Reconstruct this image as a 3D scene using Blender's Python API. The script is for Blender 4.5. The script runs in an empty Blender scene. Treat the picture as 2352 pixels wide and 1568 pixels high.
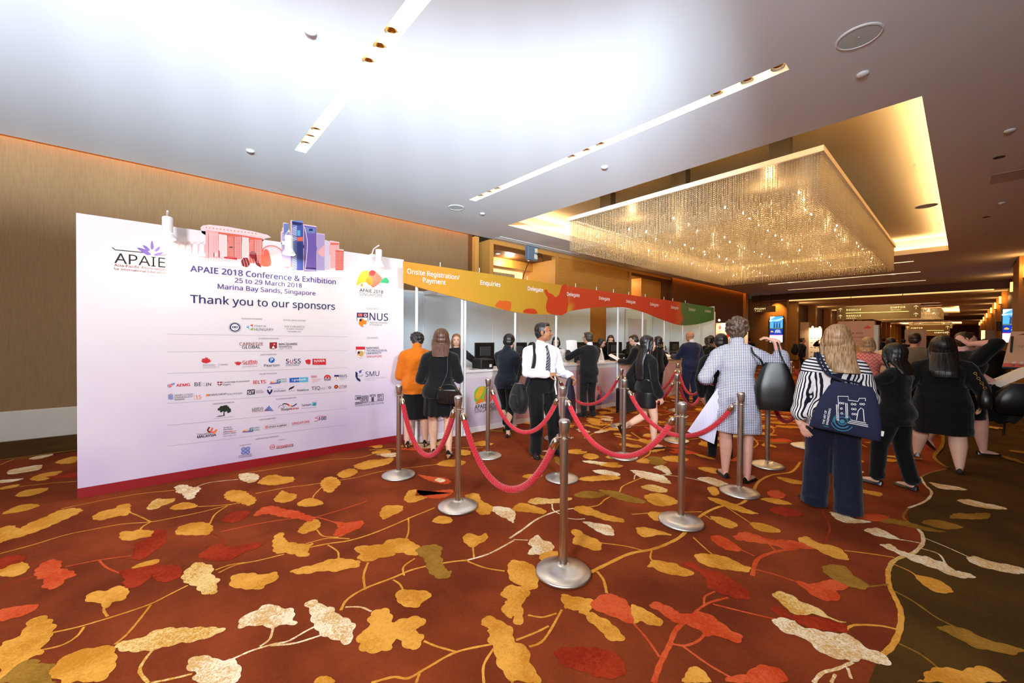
import bpy, math, random
import numpy as np
from math import pi, sin, cos, radians, sqrt, atan2
from mathutils import Vector, Matrix, noise as mnoise
sc = bpy.context.scene
COL = sc.collection
# ------------------------------------------------------------------ camera
F = 920.0; CX, CY = 1176.0, 784.0; EYE = 1.5
_th, _pi, _ro = radians(48.5), radians(-0.64), radians(0.4)
fw = np.array([-sin(_th)*cos(_pi), cos(_th)*cos(_pi), sin(_pi)])
_r0 = np.array([cos(_th), sin(_th), 0.0]); _u0 = np.cross(_r0, fw)
rt = _r0*cos(_ro) + _u0*sin(_ro); up = _u0*cos(_ro) - _r0*sin(_ro)
CAM = np.array([0.0, 0.0, EYE])
cd = bpy.data.cameras.new('camera'); cam = bpy.data.objects.new('camera', cd); COL.objects.link(cam)
cd.sensor_width = 36.0; cd.lens = F/2352*36.0; cd.clip_start = 0.05; cd.clip_end = 400
cam.matrix_world = Matrix(((rt[0], up[0], -fw[0], CAM[0]), (rt[1], up[1], -fw[1], CAM[1]), (rt[2], up[2], -fw[2], CAM[2]), (0, 0, 0, 1)))
sc.camera = cam
# ------------------------------------------------------------------ world, exposure
w = bpy.data.worlds.new('world'); sc.world = w; w.use_nodes = True
w.node_tree.nodes['Background'].inputs[0].default_value = (1.0, 0.72, 0.45, 1)
w.node_tree.nodes['Background'].inputs[1].default_value = 0.02
vs = sc.view_settings
vs.view_transform = 'Standard'; vs.look = 'None'; vs.gamma = 1.0; vs.exposure = 0.6; vs.use_curve_mapping = False
sc.cycles.max_bounces = 7; sc.cycles.diffuse_bounces = 4; sc.cycles.glossy_bounces = 3; sc.cycles.transparent_max_bounces = 10
sc.cycles.sample_clamp_indirect = 4.0; sc.cycles.caustics_reflective = False; sc.cycles.caustics_refractive = False
# ------------------------------------------------------------------ room lights and added fills
WARM = (1.0, 0.62, 0.28); AMBER = (1.0, 0.48, 0.14); SOFT = (1.0, 0.80, 0.55)
def lamp(kind, name, loc, power, color, rot=None, aim=None, **kw):
    l = bpy.data.lights.new(name, kind); l.energy = power; l.color = color
    for k, v in kw.items(): setattr(l, k, v)
    o = bpy.data.objects.new(name, l); COL.objects.link(o); o.location = loc
    if aim is not None: o.rotation_euler = (Vector(aim)-Vector(loc)).to_track_quat('-Z', 'Y').to_euler()
    if rot is not None: o.rotation_euler = rot
    return o
# photographer's flash bounced off the ceiling
lamp('SPOT', 'bounce_flash', (0.10, -0.25, 1.95), 130, (0.80, 0.92, 1.0), aim=(-3.0, 2.6, 4.2), spot_size=radians(114), spot_blend=1.0, shadow_soft_size=0.06)
lamp('AREA', 'front_fill', (0.55, -3.2, 2.7), 280, (0.90, 0.95, 1.0), aim=(-4.4, 3.2, 1.7), shape='SQUARE', size=0.9)  # added fill behind the camera, brightens the sponsor wall and people
lamp('SPOT', 'fill_spot', (1.1, 1.0, 2.75), 850, (0.86, 0.93, 1.0), aim=(-6.6, 6.2, 1.5), spot_size=radians(60), spot_blend=0.8, shadow_soft_size=0.35)  # added fill out of view at the right, lifts the booth and people
lamp('SPOT', 'sign_fill', (-3.3, 29.0, 3.9), 60, SOFT, aim=(-3.3, 31.0, 3.0), spot_size=radians(110), spot_blend=1.0, shadow_soft_size=0.05)  # added lamp without a fixture, brightens the hanging sign
for k in range(13):    # added fill spots with no real source, raking across the ceiling to the left
    az = radians(192-6.2*k); el = radians(10)
    lamp('SPOT', 'fill_spot', (0.25, -0.5, 2.85), 1650, (0.74, 0.88, 1.0), aim=(0.25+cos(az)*cos(el), -0.5+sin(az)*cos(el), 2.85+sin(el)), spot_size=radians(22), spot_blend=1.0, shadow_soft_size=0.12)
# hall lamps: pools under the slot lights
for sy in (1.57, 4.66):
    for sx in (-6.0, -3.75, -1.55):
        lamp('SPOT', 'downlight_beam', (sx, sy, 4.24), 20, SOFT, rot=(0, 0, 0), spot_size=radians(110), spot_blend=0.7, shadow_soft_size=0.05)
for sy in (19.5, 22.7, 26.0):
    for sx in (-5.6, -2.0):
        lamp('SPOT', 'downlight_beam', (sx, sy, 4.24), 70, WARM, rot=(0, 0, 0), spot_size=radians(120), spot_blend=0.7, shadow_soft_size=0.05)
for by in (41.0, 82.0):
    for (sx, sy, p) in ((-3.8, -5.0, 170), (-3.8, 2.0, 170), (-5.6, 19.5, 110), (-2.0, 24.0, 110)):
        lamp('SPOT', 'downlight_beam', (sx, by+sy, 4.1), p, WARM, rot=(0, 0, 0), spot_size=radians(130), spot_blend=0.7, shadow_soft_size=0.1)
# ------------------------------------------------------------------ pixel -> place
def ray(x, y): return fw + rt*(x-CX)/F - up*(y-CY)/F
def onz(x, y, z=0.0):
    d = ray(x, y); return CAM + d*((z-EYE)/d[2])
def onX(x, y, X):
    d = ray(x, y); return CAM + d*(X/d[0])
def onY(x, y, Y):
    d = ray(x, y); return CAM + d*(Y/d[1])
# ------------------------------------------------------------------ colours and materials
def lin(c): return tuple(((v/255.0)/12.92 if v/255.0 <= 0.04045 else ((v/255.0+0.055)/1.055)**2.4) for v in c)
MATS = {}
def mat(name, rgb, rough=0.6, metal=0.0, spec=0.5, emit=None, es=0.0, var=0.0, vscale=20.0, bump=0.0, bscale=200.0, stretch=None, alpha=None, sheen=0.0):
    if name in MATS: return MATS[name]
    m = bpy.data.materials.new(name); m.use_nodes = True; MATS[name] = m
    nt = m.node_tree; b = nt.nodes['Principled BSDF']
    c = lin(rgb)
    b.inputs['Base Color'].default_value = (*c, 1); b.inputs['Roughness'].default_value = rough
    b.inputs['Metallic'].default_value = metal; b.inputs['Specular IOR Level'].default_value = spec
    if sheen: b.inputs['Sheen Weight'].default_value = sheen
    if emit is not None:
        b.inputs['Emission Color'].default_value = (*lin(emit), 1); b.inputs['Emission Strength'].default_value = es
    tc = None
    if var or bump:
        tc = nt.nodes.new('ShaderNodeTexCoord'); mp = nt.nodes.new('ShaderNodeMapping')
        nt.links.new(tc.outputs['Object'], mp.inputs[0])
        if stretch: mp.inputs['Scale'].default_value = stretch
    if var:
        n = nt.nodes.new('ShaderNodeTexNoise'); n.inputs['Scale'].default_value = vscale; n.inputs['Detail'].default_value = 4
        nt.links.new(mp.outputs[0], n.inputs[0])
        mx = nt.nodes.new('ShaderNodeMix'); mx.data_type = 'RGBA'
        mx.inputs[6].default_value = (*[v*(1-var) for v in c], 1); mx.inputs[7].default_value = (*[min(1, v*(1+var)) for v in c], 1)
        nt.links.new(n.outputs[0], mx.inputs[0]); nt.links.new(mx.outputs[2], b.inputs['Base Color'])
    if bump:
        n2 = nt.nodes.new('ShaderNodeTexNoise'); n2.inputs['Scale'].default_value = bscale; n2.inputs['Detail'].default_value = 3
        nt.links.new(mp.outputs[0], n2.inputs[0])
        bp = nt.nodes.new('ShaderNodeBump'); bp.inputs['Strength'].default_value = bump; bp.inputs['Distance'].default_value = 0.004
        nt.links.new(n2.outputs[0], bp.inputs['Height']); nt.links.new(bp.outputs[0], b.inputs['Normal'])
    return m
def glow(name, rgb, strength):
    if name in MATS: return MATS[name]
    m = bpy.data.materials.new(name); m.use_nodes = True; MATS[name] = m
    nt = m.node_tree; nt.nodes.clear()
    e = nt.nodes.new('ShaderNodeEmission'); e.inputs[0].default_value = (*lin(rgb), 1); e.inputs[1].default_value = strength
    o = nt.nodes.new('ShaderNodeOutputMaterial'); nt.links.new(e.outputs[0], o.inputs[0])
    return m
# ------------------------------------------------------------------ mesh builder
def unit(v):
    v = np.asarray(v, float); n = np.linalg.norm(v); return v/n if n > 1e-12 else v
def perp(d):
    d = unit(d); a = np.array([0, 0, 1.0]) if abs(d[2]) < 0.9 else np.array([1.0, 0, 0])
    x = unit(np.cross(a, d)); return x, np.cross(d, x)
class MB:
    def __init__(s): s.v = []; s.f = []; s.m = []
    def add(s, vs, fs, m=0):
        o = len(s.v); s.v.extend([tuple(map(float, p)) for p in vs])
        for f in fs: s.f.append(tuple(i+o for i in f)); s.m.append(m)
        return s
    def box(s, a, b, m=0, bev=0.0):
        x0, y0, z0 = a; x1, y1, z1 = b
        if x0 > x1: x0, x1 = x1, x0
        if y0 > y1: y0, y1 = y1, y0
        if z0 > z1: z0, z1 = z1, z0
        if bev > 0:
            e = min(bev, (x1-x0)*.45, (y1-y0)*.45, (z1-z0)*.45)
            prof = [(x0+e, y0), (x1-e, y0), (x1, y0+e), (x1, y1-e), (x1-e, y1), (x0+e, y1), (x0, y1-e), (x0, y0+e)]
            cx, cy = (x0+x1)/2, (y0+y1)/2
            def shr(p): return (min(max(p[0], x0+e), x1-e), min(max(p[1], y0+e), y1-e))
            r = [[(*shr(p), z0) for p in prof], [(*p, z0+e) for p in prof], [(*p, z1-e) for p in prof], [(*shr(p), z1) for p in prof]]
            return s.loft(r, m=m)
        vs = [(x0, y0, z0), (x1, y0, z0), (x1, y1, z0), (x0, y1, z0), (x0, y0, z1), (x1, y0, z1), (x1, y1, z1), (x0, y1, z1)]
        return s.add(vs, [(0, 3, 2, 1), (4, 5, 6, 7), (0, 1, 5, 4), (1, 2, 6, 5), (2, 3, 7, 6), (3, 0, 4, 7)], m)
    def obox(s, c, ax, ay, az, m=0):
        c = np.asarray(c, float); ax, ay, az = (np.asarray(q, float) for q in (ax, ay, az))
        vs = [c+i*ax+j*ay+k*az for k in (-1, 1) for (i, j) in ((-1, -1), (1, -1), (1, 1), (-1, 1))]
        return s.add(vs, [(0, 3, 2, 1), (4, 5, 6, 7), (0, 1, 5, 4), (1, 2, 6, 5), (2, 3, 7, 6), (3, 0, 4, 7)], m)
    def loft(s, rings, m=0, cap=True, close=True):
        n = len(rings[0]); vs = [p for r in rings for p in r]; fs = []
        for k in range(len(rings)-1):
            for i in range(n if close else n-1):
                j = (i+1) % n; fs.append((k*n+i, k*n+j, (k+1)*n+j, (k+1)*n+i))
        if cap and close:
            fs.append(tuple(range(n))[::-1]); fs.append(tuple((len(rings)-1)*n+i for i in range(n)))
        return s.add(vs, fs, m)
    def tube(s, path, rad, seg=10, m=0, cap=True, sq=1.0):
        P = [np.asarray(p, float) for p in path]; n = len(P)
        R = rad if hasattr(rad, '__len__') else [rad]*n
        rings = []; x = None
        for i in range(n):
            d = unit(P[min(i+1, n-1)]-P[max(i-1, 0)])
            if x is None: x, y = perp(d)
            else:
                x = unit(x - d*np.dot(x, d)); y = np.cross(d, x)
            rings.append([P[i]+R[i]*(cos(2*pi*k/seg)*x+sq*sin(2*pi*k/seg)*y) for k in range(seg)])
        return s.loft(rings, m, cap)
    def caps(s, a, b, ra, rb, seg=12, m=0):
        a = np.asarray(a, float); b = np.asarray(b, float); d = unit(b-a)
        pts = []; rr = []
        for t in (85, 60, 30): pts.append(a-d*ra*sin(radians(t))); rr.append(ra*cos(radians(t)))
        pts.append(a); rr.append(ra); pts.append((a+b)/2); rr.append((ra+rb)/2); pts.append(b); rr.append(rb)
        for t in (30, 60, 85): pts.append(b+d*rb*sin(radians(t))); rr.append(rb*cos(radians(t)))
        x, y = perp(d)
        return s.loft([[p+r*(cos(2*pi*k/seg)*x+sin(2*pi*k/seg)*y) for k in range(seg)] for p, r in zip(pts, rr)], m)
    def ell(s, c, r, R=None, seg=16, rings=10, m=0):
        c = np.asarray(c, float); r = np.asarray(r, float) if hasattr(r, '__len__') else np.array([r, r, r], float)
        rr = []
        for k in range(rings+1):
            t = -pi/2+pi*k/rings; t = max(min(t, pi/2-0.05), -pi/2+0.05)
            ring = []
            for i in range(seg):
                p = np.array([cos(t)*cos(2*pi*i/seg), cos(t)*sin(2*pi*i/seg), sin(t)])*r
                if R is not None: p = R @ p
                ring.append(c+p)
            rr.append(ring)
        return s.loft(rr, m)
    def lathe(s, prof, seg=24, c=(0, 0, 0), ax=(0, 0, 1), m=0, cap=True):
        d = unit(ax); c = np.asarray(c, float)
        if abs(d[2]) > 0.999: x, y = np.array([1.0, 0, 0]), np.array([0, 1.0, 0])*np.sign(d[2])
        else: x, y = perp(d)
        return s.loft([[c+d*h+r*(cos(2*pi*k/seg)*x+sin(2*pi*k/seg)*y) for k in range(seg)] for r, h in prof], m, cap)
    def poly(s, pts, m=0): return s.add(pts, [tuple(range(len(pts)))], m)
    def prism(s, pts, off, m=0):
        a = [np.asarray(p, float) for p in pts]; b = [p+np.asarray(off, float) for p in a]
        return s.loft([a, b], m)
    def torus(s, c, ax, R, r, seg=20, sub=8, m=0):
        x, y = perp(ax); c = np.asarray(c, float); d = unit(ax)
        rings = []
        for i in range(seg):
            t = 2*pi*i/seg; e = cos(t)*x+sin(t)*y
            rings.append([c+e*(R+r*cos(2*pi*k/sub))+d*r*sin(2*pi*k/sub) for k in range(sub)])
        vs = [p for q in rings for p in q]; fs = []
        for i in range(seg):
            for k in range(sub):
                i2, k2 = (i+1) % seg, (k+1) % sub; fs.append((i*sub+k, i2*sub+k, i2*sub+k2, i*sub+k2))
        return s.add(vs, fs, m)
    def mesh(s, name, mats, origin=(0, 0, 0), smooth=False):
        me = bpy.data.meshes.new(name)
        o = np.asarray(origin, float)
        me.from_pydata([(p[0]-o[0], p[1]-o[1], p[2]-o[2]) for p in s.v], [], s.f)
        for q in (mats if isinstance(mats, (list, tuple)) else [mats]): me.materials.append(q)
        if any(s.m): me.polygons.foreach_set('material_index', s.m)
        if smooth: me.polygons.foreach_set('use_smooth', [True]*len(me.polygons))
        me.update(); return me
    def build(s, name, mats, parent=None, smooth=False, world=True, loc=None):
        """world=True: vertices are world coordinates; an unparented object then sits at loc (or its own base centre)"""
        if parent is not None:
            q = parent; org = np.zeros(3)
            while q is not None: org += np.array(q.location); q = q.parent
            me = s.mesh(name, mats, org if world else (0, 0, 0), smooth)
            ob = bpy.data.objects.new(name, me); COL.objects.link(ob); ob.parent = parent
        else:
            if world and loc is None:
                a = np.array(s.v); loc = ((a[:, 0].min()+a[:, 0].max())/2, (a[:, 1].min()+a[:, 1].max())/2, a[:, 2].min())
            me = s.mesh(name, mats, loc if world else (0, 0, 0), smooth)
            ob = bpy.data.objects.new(name, me); COL.objects.link(ob)
            if loc is not None: ob.location = loc
        if smooth:
            try: me.set_sharp_from_angle(angle=radians(50))
            except Exception: pass
        return ob
def thing(name, label, cat, loc=(0, 0, 0), rz=0.0, group=None):
    o = bpy.data.objects.new(name, None); COL.objects.link(o); o.empty_display_size = 0.1
    o.location = tuple(map(float, loc)); o.rotation_euler = (0, 0, rz)
    return tag(o, label, cat, group)
def tag(o, label, cat, group=None):
    o['label'] = label; o['category'] = cat
    if group: o['group'] = group
    return o
def struct(o): o['kind'] = 'structure'; return o
def dup(root, loc, rz=0.0, label=None, group=None):
    r = root.copy(); COL.objects.link(r); r.location = loc; r.rotation_euler = (0, 0, rz)
    if label: r['label'] = label
    if group: r['group'] = group
    for ch in list(root.children):
        c = ch.copy(); COL.objects.link(c); c.parent = r
        for g in list(ch.children):
            d = g.copy(); COL.objects.link(d); d.parent = c
    return r
# ------------------------------------------------------------------ lettering
TXT = {}
FONT = None
try:
    import os
    FONT = bpy.data.fonts.load(os.path.join(bpy.utils.resource_path('LOCAL'), 'datafiles', 'fonts', 'NotoSansHebrew-Regular.woff2'))
except Exception:
    FONT = None
def glyphs(s, bold=0.0, spacing=1.0, shear=0.0, align='LEFT', line=1.0):
    k = (s, bold, spacing, shear, align)
    if k in TXT: return TXT[k]
    cu = bpy.data.curves.new('t', 'FONT'); cu.body = s; cu.size = 1.0
    if FONT is not None: cu.font = FONT
    cu.offset = bold; cu.space_character = spacing; cu.shear = shear
    cu.resolution_u = 3; cu.align_x = align; cu.space_line = line; cu.fill_mode = 'FRONT'
    ob = bpy.data.objects.new('t', cu); COL.objects.link(ob)
    me = bpy.data.meshes.new_from_object(ob)
    v = np.array([q.co[:2] for q in me.vertices]) if len(me.vertices) else np.zeros((0, 2))
    f = [tuple(p.vertices) for p in me.polygons]
    bpy.data.objects.remove(ob); bpy.data.curves.remove(cu); bpy.data.meshes.remove(me)
    TXT[k] = (v, f); return TXT[k]
class Board:
    """a flat printed face: o origin, ux/uy unit axes, n outward normal"""
    def __init__(s, o, ux, uy, n, lift=0.002):
        s.o, s.ux, s.uy, s.n = (np.asarray(q, float) for q in (o, ux, uy, n)); s.lift = lift
    def P(s, u, v, l=None): return s.o+s.ux*u+s.uy*v+s.n*(s.lift if l is None else l)
    def uv(s, px, py):
        d = ray(px, py); t = np.dot(s.o-CAM, s.n)/np.dot(d, s.n); q = CAM+d*t-s.o
        return np.array([np.dot(q, s.ux), np.dot(q, s.uy)])
    def text(s, mb, t, u, v, width=None, height=None, m=0, bold=0.0, spacing=1.0, shear=0.0, center=False, line=1.0, l=None):
        V, Fs = glyphs(t, 0.0, spacing, shear, 'CENTER' if center else 'LEFT', line)
        if not len(V): return
        x0, x1 = V[:, 0].min(), V[:, 0].max(); y0, y1 = V[:, 1].min(), V[:, 1].max()
        kx = width/(x1-x0) if width else None
        ky = height/0.72 if height else kx
        if kx is None: kx = ky
        off = 0 if center else x0
        l = s.lift if l is None else l; q = 0
        for dx, dy in (((0, 0),) if bold < .009 else ((bold*.6, 0), (-bold*.6, 0), (0, bold*.5), (0, -bold*.5))):
            mb.add([s.P(u+(a+dx-off)*kx, v+(b+dy)*ky, l+q*1.2e-4) for a, b in V], Fs, m); q += 1
    def tpx(s, mb, t, xl, yl, xr, yr, m=0, bold=0.0, h=None, **k):
        """text between two baseline points of the photograph"""
        a = s.uv(xl, yl); b = s.uv(xr, yr)
        s.text(mb, t, a[0], (a[1]+b[1])/2, width=b[0]-a[0], height=h, m=m, bold=bold, **k)
    def rect(s, mb, u0, v0, u1, v1, m=0, l=None):
        mb.add([s.P(u0, v0, l), s.P(u1, v0, l), s.P(u1, v1, l), s.P(u0, v1, l)], [(0, 1, 2, 3)], m)
    def shape(s, mb, pts, m=0, l=None): mb.poly([s.P(a, b, l) for a, b in pts], m)
    def disc(s, mb, u, v, r, m=0, l=None, n=20, ry=None, a0=0, a1=360):
        full = a1-a0 >= 360
        pts = [(u+r*cos(radians(a0+(a1-a0)*i/(n if full else n-1))), v+(ry or r)*sin(radians(a0+(a1-a0)*i/(n if full else n-1)))) for i in range(n)]
        s.shape(mb, pts, m, l)
    def ring(s, mb, u, v, r0, r1, m=0, l=None, n=24, a0=0, a1=360):
        vs = []; fs = []
        for i in range(n+1):
            a = radians(a0+(a1-a0)*i/n); vs += [s.P(u+r0*cos(a), v+r0*sin(a), l), s.P(u+r1*cos(a), v+r1*sin(a), l)]
        for i in range(n): fs.append((2*i, 2*i+1, 2*i+3, 2*i+2))
        mb.add(vs, fs, m)
    def line(s, mb, pts, w, m=0, l=None):
        P = [np.asarray(p, float) for p in pts]; vs = []; fs = []
        for i, p in enumerate(P):
            d = unit(P[min(i+1, len(P)-1)]-P[max(i-1, 0)]); nrm = np.array([-d[1], d[0]])
            ww = w[i] if hasattr(w, '__len__') else w
            vs += [s.P(*(p+nrm*ww/2), l), s.P(*(p-nrm*ww/2), l)]
        for i in range(len(P)-1): fs.append((2*i, 2*i+1, 2*i+3, 2*i+2))
        mb.add(vs, fs, m)
def smooth_closed(pts, sub=4):
    P = [np.asarray(p, float) for p in pts]; n = len(P); out = []
    for i in range(n):
        a, b, c, d = P[i-1], P[i], P[(i+1) % n], P[(i+2) % n]
        for k in range(sub):
            t = k/sub; out.append(0.5*((2*b)+(-a+c)*t+(2*a-5*b+4*c-d)*t*t+(-a+3*b-3*c+d)*t**3))
    return out
def smooth_open(pts, sub=6):
    P = [np.asarray(p, float) for p in pts]; n = len(P); out = []
    for i in range(n-1):
        a, b, c, d = P[max(i-1, 0)], P[i], P[i+1], P[min(i+2, n-1)]
        for k in range(sub):
            t = k/sub; out.append(0.5*((2*b)+(-a+c)*t+(2*a-5*b+4*c-d)*t*t+(-a+3*b-3*c+d)*t**3))
    out.append(P[-1]); return out
# ------------------------------------------------------------------ room materials
M_CEIL = mat('ceiling_paint', (232, 236, 242), 0.9, spec=0.1)
M_TRAY = mat('tray_paint', (240, 228, 205), 0.8)
M_WP = mat('wallpaper', (140, 110, 76), 0.8, spec=0.2, var=0.22, vscale=90, bump=0.9, bscale=150, stretch=(1, 1, 0.07))
M_OAK = mat('oak_veneer', (194, 138, 58), 0.5, var=0.22, vscale=16, stretch=(1, 0.12, 2.2))
M_OAKV = mat('oak_upright', (198, 144, 70), 0.5, var=0.15, vscale=20, stretch=(2, 2, 0.12))
M_DWOOD = mat('dark_veneer', (104, 62, 26), 0.55, var=0.2, vscale=25, stretch=(2, 2, 0.12))
M_MARB = mat('marble', (200, 192, 178), 0.35, var=0.1, vscale=5)
M_GLASS = mat('dark_glass', (92, 96, 78), 0.12, spec=0.7)
M_WHITE = mat('white_paint', (238, 238, 238), 0.6)
M_BLACK = mat('black_plastic', (14, 14, 15), 0.45)
M_DGREY = mat('dark_grey', (52, 52, 55), 0.5)
M_VENT = mat('vent_dark', (70, 66, 62), 0.7)
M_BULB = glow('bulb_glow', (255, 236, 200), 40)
M_SLOT = glow('slot_glow', (255, 240, 212), 3.2)
M_AMBER = glow('cove_amber', (255, 150, 45), 7.0)
M_COVE = glow('cove_warm', (255, 214, 150), 17.0)
XW, XR, ZC = -8.8, 1.5, 4.2
YB, YE = -7.0, 112.0
# ------------------------------------------------------------------ ceiling with its openings
SLOTS = []      # (x0, x1, y0, y1)
TRAYS = []
for b in (0.0, 41.0, 82.0):
    for y in ((1.5, 4.6, 19.4, 22.62, 26.0) if b == 0 else (1.2, 4.6, 19.4, 22.6)):
        SLOTS.append((-6.5, -1.2, b+y, b+y+0.15))
    TRAYS.append((-7.36, -0.35, b+6.35, b+17.8))
SLOTS.append((-8.55, 1.0, 32.4, 34.0))
holes = SLOTS+TRAYS
xs = sorted({-8.68, XR, *[h[0] for h in holes], *[h[1] for h in holes]})
ys = sorted({YB, YE, *[h[2] for h in holes], *[h[3] for h in holes]})
mb = MB()
for i in range(len(xs)-1):
    for j in range(len(ys)-1):
        cx, cy = (xs[i]+xs[i+1])/2, (ys[j]+ys[j+1])/2
        if any(h[0] < cx < h[1] and h[2] < cy < h[3] for h in holes): continue
        mb.poly([(xs[i], ys[j], ZC), (xs[i], ys[j+1], ZC), (xs[i+1], ys[j+1], ZC), (xs[i+1], ys[j], ZC)])
# cove channel above the ceiling's edge along the left wall
mb.poly([(-8.68, YB, ZC), (-8.68, YB, 4.45), (-8.68, YE, 4.45), (-8.68, YE, ZC)])
mb.poly([(-8.68, YB, 4.45), (-9.2, YB, 4.45), (-9.2, YE, 4.45), (-8.68, YE, 4.45)])
# trays: fascia, cove, upper ceiling
for (x0, x1, y0, y1) in TRAYS:
    f, t, e = 0.15, 0.50, 0.35
    def ring(a, b):
        A = [(a[0], a[2], a[4]), (a[1], a[2], a[4]), (a[1], a[3], a[4]), (a[0], a[3], a[4])]
        B = [(b[0], b[2], b[4]), (b[1], b[2], b[4]), (b[1], b[3], b[4]), (b[0], b[3], b[4])]
        for k in range(4):
            q = (k+1) % 4; mb.add([A[k], A[q], B[q], B[k]], [(0, 1, 2, 3)], 1)
    ring((x0, x1, y0, y1, ZC), (x0, x1, y0, y1, ZC+f))
    ring((x0, x1, y0, y1, ZC+f), (x0-0.03, x1+0.03, y0-0.03, y1+0.03, ZC+f))
    ring((x0-0.03, x1+0.03, y0-0.03, y1+0.03, ZC+f), (x0-0.03, x1+0.03, y0-0.03, y1+0.03, ZC+0.03))
    ring((x0-0.03, x1+0.03, y0-0.03, y1+0.03, ZC+0.03), (x0-e, x1+e, y0-e, y1+e, ZC+0.03))
    ring((x0-e, x1+e, y0-e, y1+e, ZC+0.03), (x0-e, x1+e, y0-e, y1+e, ZC+t))
    mb.add([(x0-e, y0-e, ZC+t), (x1+e, y0-e, ZC+t), (x1+e, y1+e, ZC+t), (x0-e, y1+e, ZC+t)], [(0, 1, 2, 3)], 1)
struct(mb.build('ceiling', [M_CEIL, M_TRAY], loc=(-3.6, 10, ZC)))
# cove strips lying on the tray ledges
for n, (x0, x1, y0, y1) in enumerate(TRAYS):
    t = thing('cove_strip_light', ['warm strip light hidden in the ledge of the tray above the nearest chandelier', 'warm strip light in the tray ledge above the second chandelier down the hall', 'warm strip light in the tray ledge above the farthest chandelier'][n], 'light', ((x0+x1)/2, (y0+y1)/2, ZC+0.03), group='cove strips in the ceiling trays')
    for (a0, a1, b0, b1) in ((x0-.25, x0-.12, y0-.2, y1+.2), (x1+.12, x1+.25, y0-.2, y1+.2), (x0-.1, x1+.1, y0-.25, y0-.12), (x0-.1, x1+.1, y1+.12, y1+.25)):
        MB().box((a0, b0, ZC+0.032), (a1, b1, ZC+0.06)).build('strip', M_COVE, t)
# beams dropping from the ceiling at the end of each bay
for b in (28.25, 69.25):
    struct(MB().box((XW-.2, b, 3.85), (XR, b+0.35, ZC-0.002)).build('trim_1' if b < 30 else 'trim_2', M_DWOOD))
# ------------------------------------------------------------------ left wall
mb = MB(); mb.box((XW-0.3, YB, 0), (XW, 6.2, 4.46)); struct(mb.build('wall_left', M_WP))
def cove(y0, y1, label):
    o = MB().box((-8.79, y0, 4.40), (-8.70, y1, 4.43)).build('cove_light', M_AMBER); tag(o, label, 'light', 'amber coves along the left wall')
cove(YB+.1, 6.2, 'amber cove strip above the textured wall behind the white sponsor wall')
struct(MB().box((XW, YB, 0), (XW+0.035, 6.2, 0.42), bev=0.01).build('baseboard_left', M_MARB))
# upright oak posts, display niche, lit alcove, oak panels
def oakbox(a, b, m=None, n='wall_left', bev=0.0): return struct(MB().box(a, b, bev=bev).build(n, m or M_OAK))
oakbox((XW-0.3, 6.2, 0), (XW+0.02, 6.32, 4.46), M_DWOOD)
oakbox((XW-0.3, 6.32, 0), (XW+0.15, 6.45, 4.17), M_OAKV)
oakbox((XW-0.9, 6.45, 0), (XW-0.6, 6.82, 4.2), M_GLASS)
oakbox((XW-0.9, 6.45, 3.12), (XW-0.1, 6.70, 3.20), M_OAKV)
oakbox((XW-0.9, 6.82, 0), (XW+0.15, 6.95, 4.17), M_OAKV)
oakbox((XW-0.9, 6.95, 4.08), (XW+0.1, 17.15, 4.2), M_OAKV)
oakbox((XW-1.4, 6.95, 3.72), (XW-0.9, 9.5, 4.2), M_OAK)
oakbox((XW-1.7, 6.45, 0), (XW-1.4, 9.6, 4.46), M_OAKV)
oakbox((XW-0.9, 6.95, 3.98), (XW-0.05, 9.5, 4.08), M_DWOOD)
oakbox((XW-1.4, 9.5, 0), (XW+0.12, 9.65, 4.08), M_OAKV)
oakbox((XW-0.3, 9.65, 0), (XW+0.06, 13.75, 4.08), M_OAK)
oakbox((XW-0.3, 13.75, 0), (XW+0.12, 13.9, 4.08), M_OAKV)
oakbox((XW-1.5, 13.9, 0), (XW-1.2, 16.6, 4.08), M_OAKV)
oakbox((XW-1.2, 13.9, 3.98), (XW-0.02, 16.6, 4.08), M_DWOOD)
oakbox((XW-1.2, 15.0, 0), (XW-0.1, 16.6, 3.98), M_OAK)
oakbox((XW-1.2, 16.6, 0), (XW-0.05, 17.1, 4.2), M_DWOOD)
oakbox((XW-0.3, 17.1, 0), (XW+0.1, 17.25, 4.2), M_DWOOD)
oakbox((XW-0.3, 17.25, 0), (XW, 26.2, 4.46), mat('brown_veneer', (120, 74, 28), 0.6, var=0.2, vscale=30, stretch=(1, 1, 0.1)))
cove(17.3, 26.2, 'amber cove strip above the dark panelled wall past the registration booth')
oakbox((XW-0.3, 26.2, 0), (XW+0.15, 26.6, 4.2), M_OAKV)
# lit glass panel at the back of the alcove
t = thing('display_panel', 'frosted glass panel with lit warm border inside the oak alcove', 'panel', (XW-1.39, 8.2, 2.2))
MB().box((XW-1.40, 7.0, 2.0), (XW-1.37, 9.45, 3.70)).build('glass', mat('streaked_glass', (150, 138, 110), 0.25, var=0.45, vscale=30, stretch=(1, 1, 0.05)), t)
MB().box((XW-1.37, 7.0, 3.62), (XW-1.35, 9.45, 3.74)).box((XW-1.37, 9.1, 2.0), (XW-1.35, 9.45, 3.64)).build('border', glow('panel_border', (255, 205, 130), 1.6), t)
t = thing('display_panel', 'narrow warm backlit panel beside the second oak alcove', 'panel', (XW-1.18, 14.4, 2.2))
MB().box((XW-1.195, 13.95, 2.0), (XW-1.16, 14.98, 3.75)).build('glass', glow('panel_warm', (255, 190, 95), 1.5), t)
lamp('POINT', 'alcove_lamp', (XW-0.6, 8.2, 3.85), 30, SOFT, shadow_soft_size=0.1)
lamp('POINT', 'alcove_lamp', (XW-0.7, 14.4, 3.85), 22, WARM, shadow_soft_size=0.1)
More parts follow.
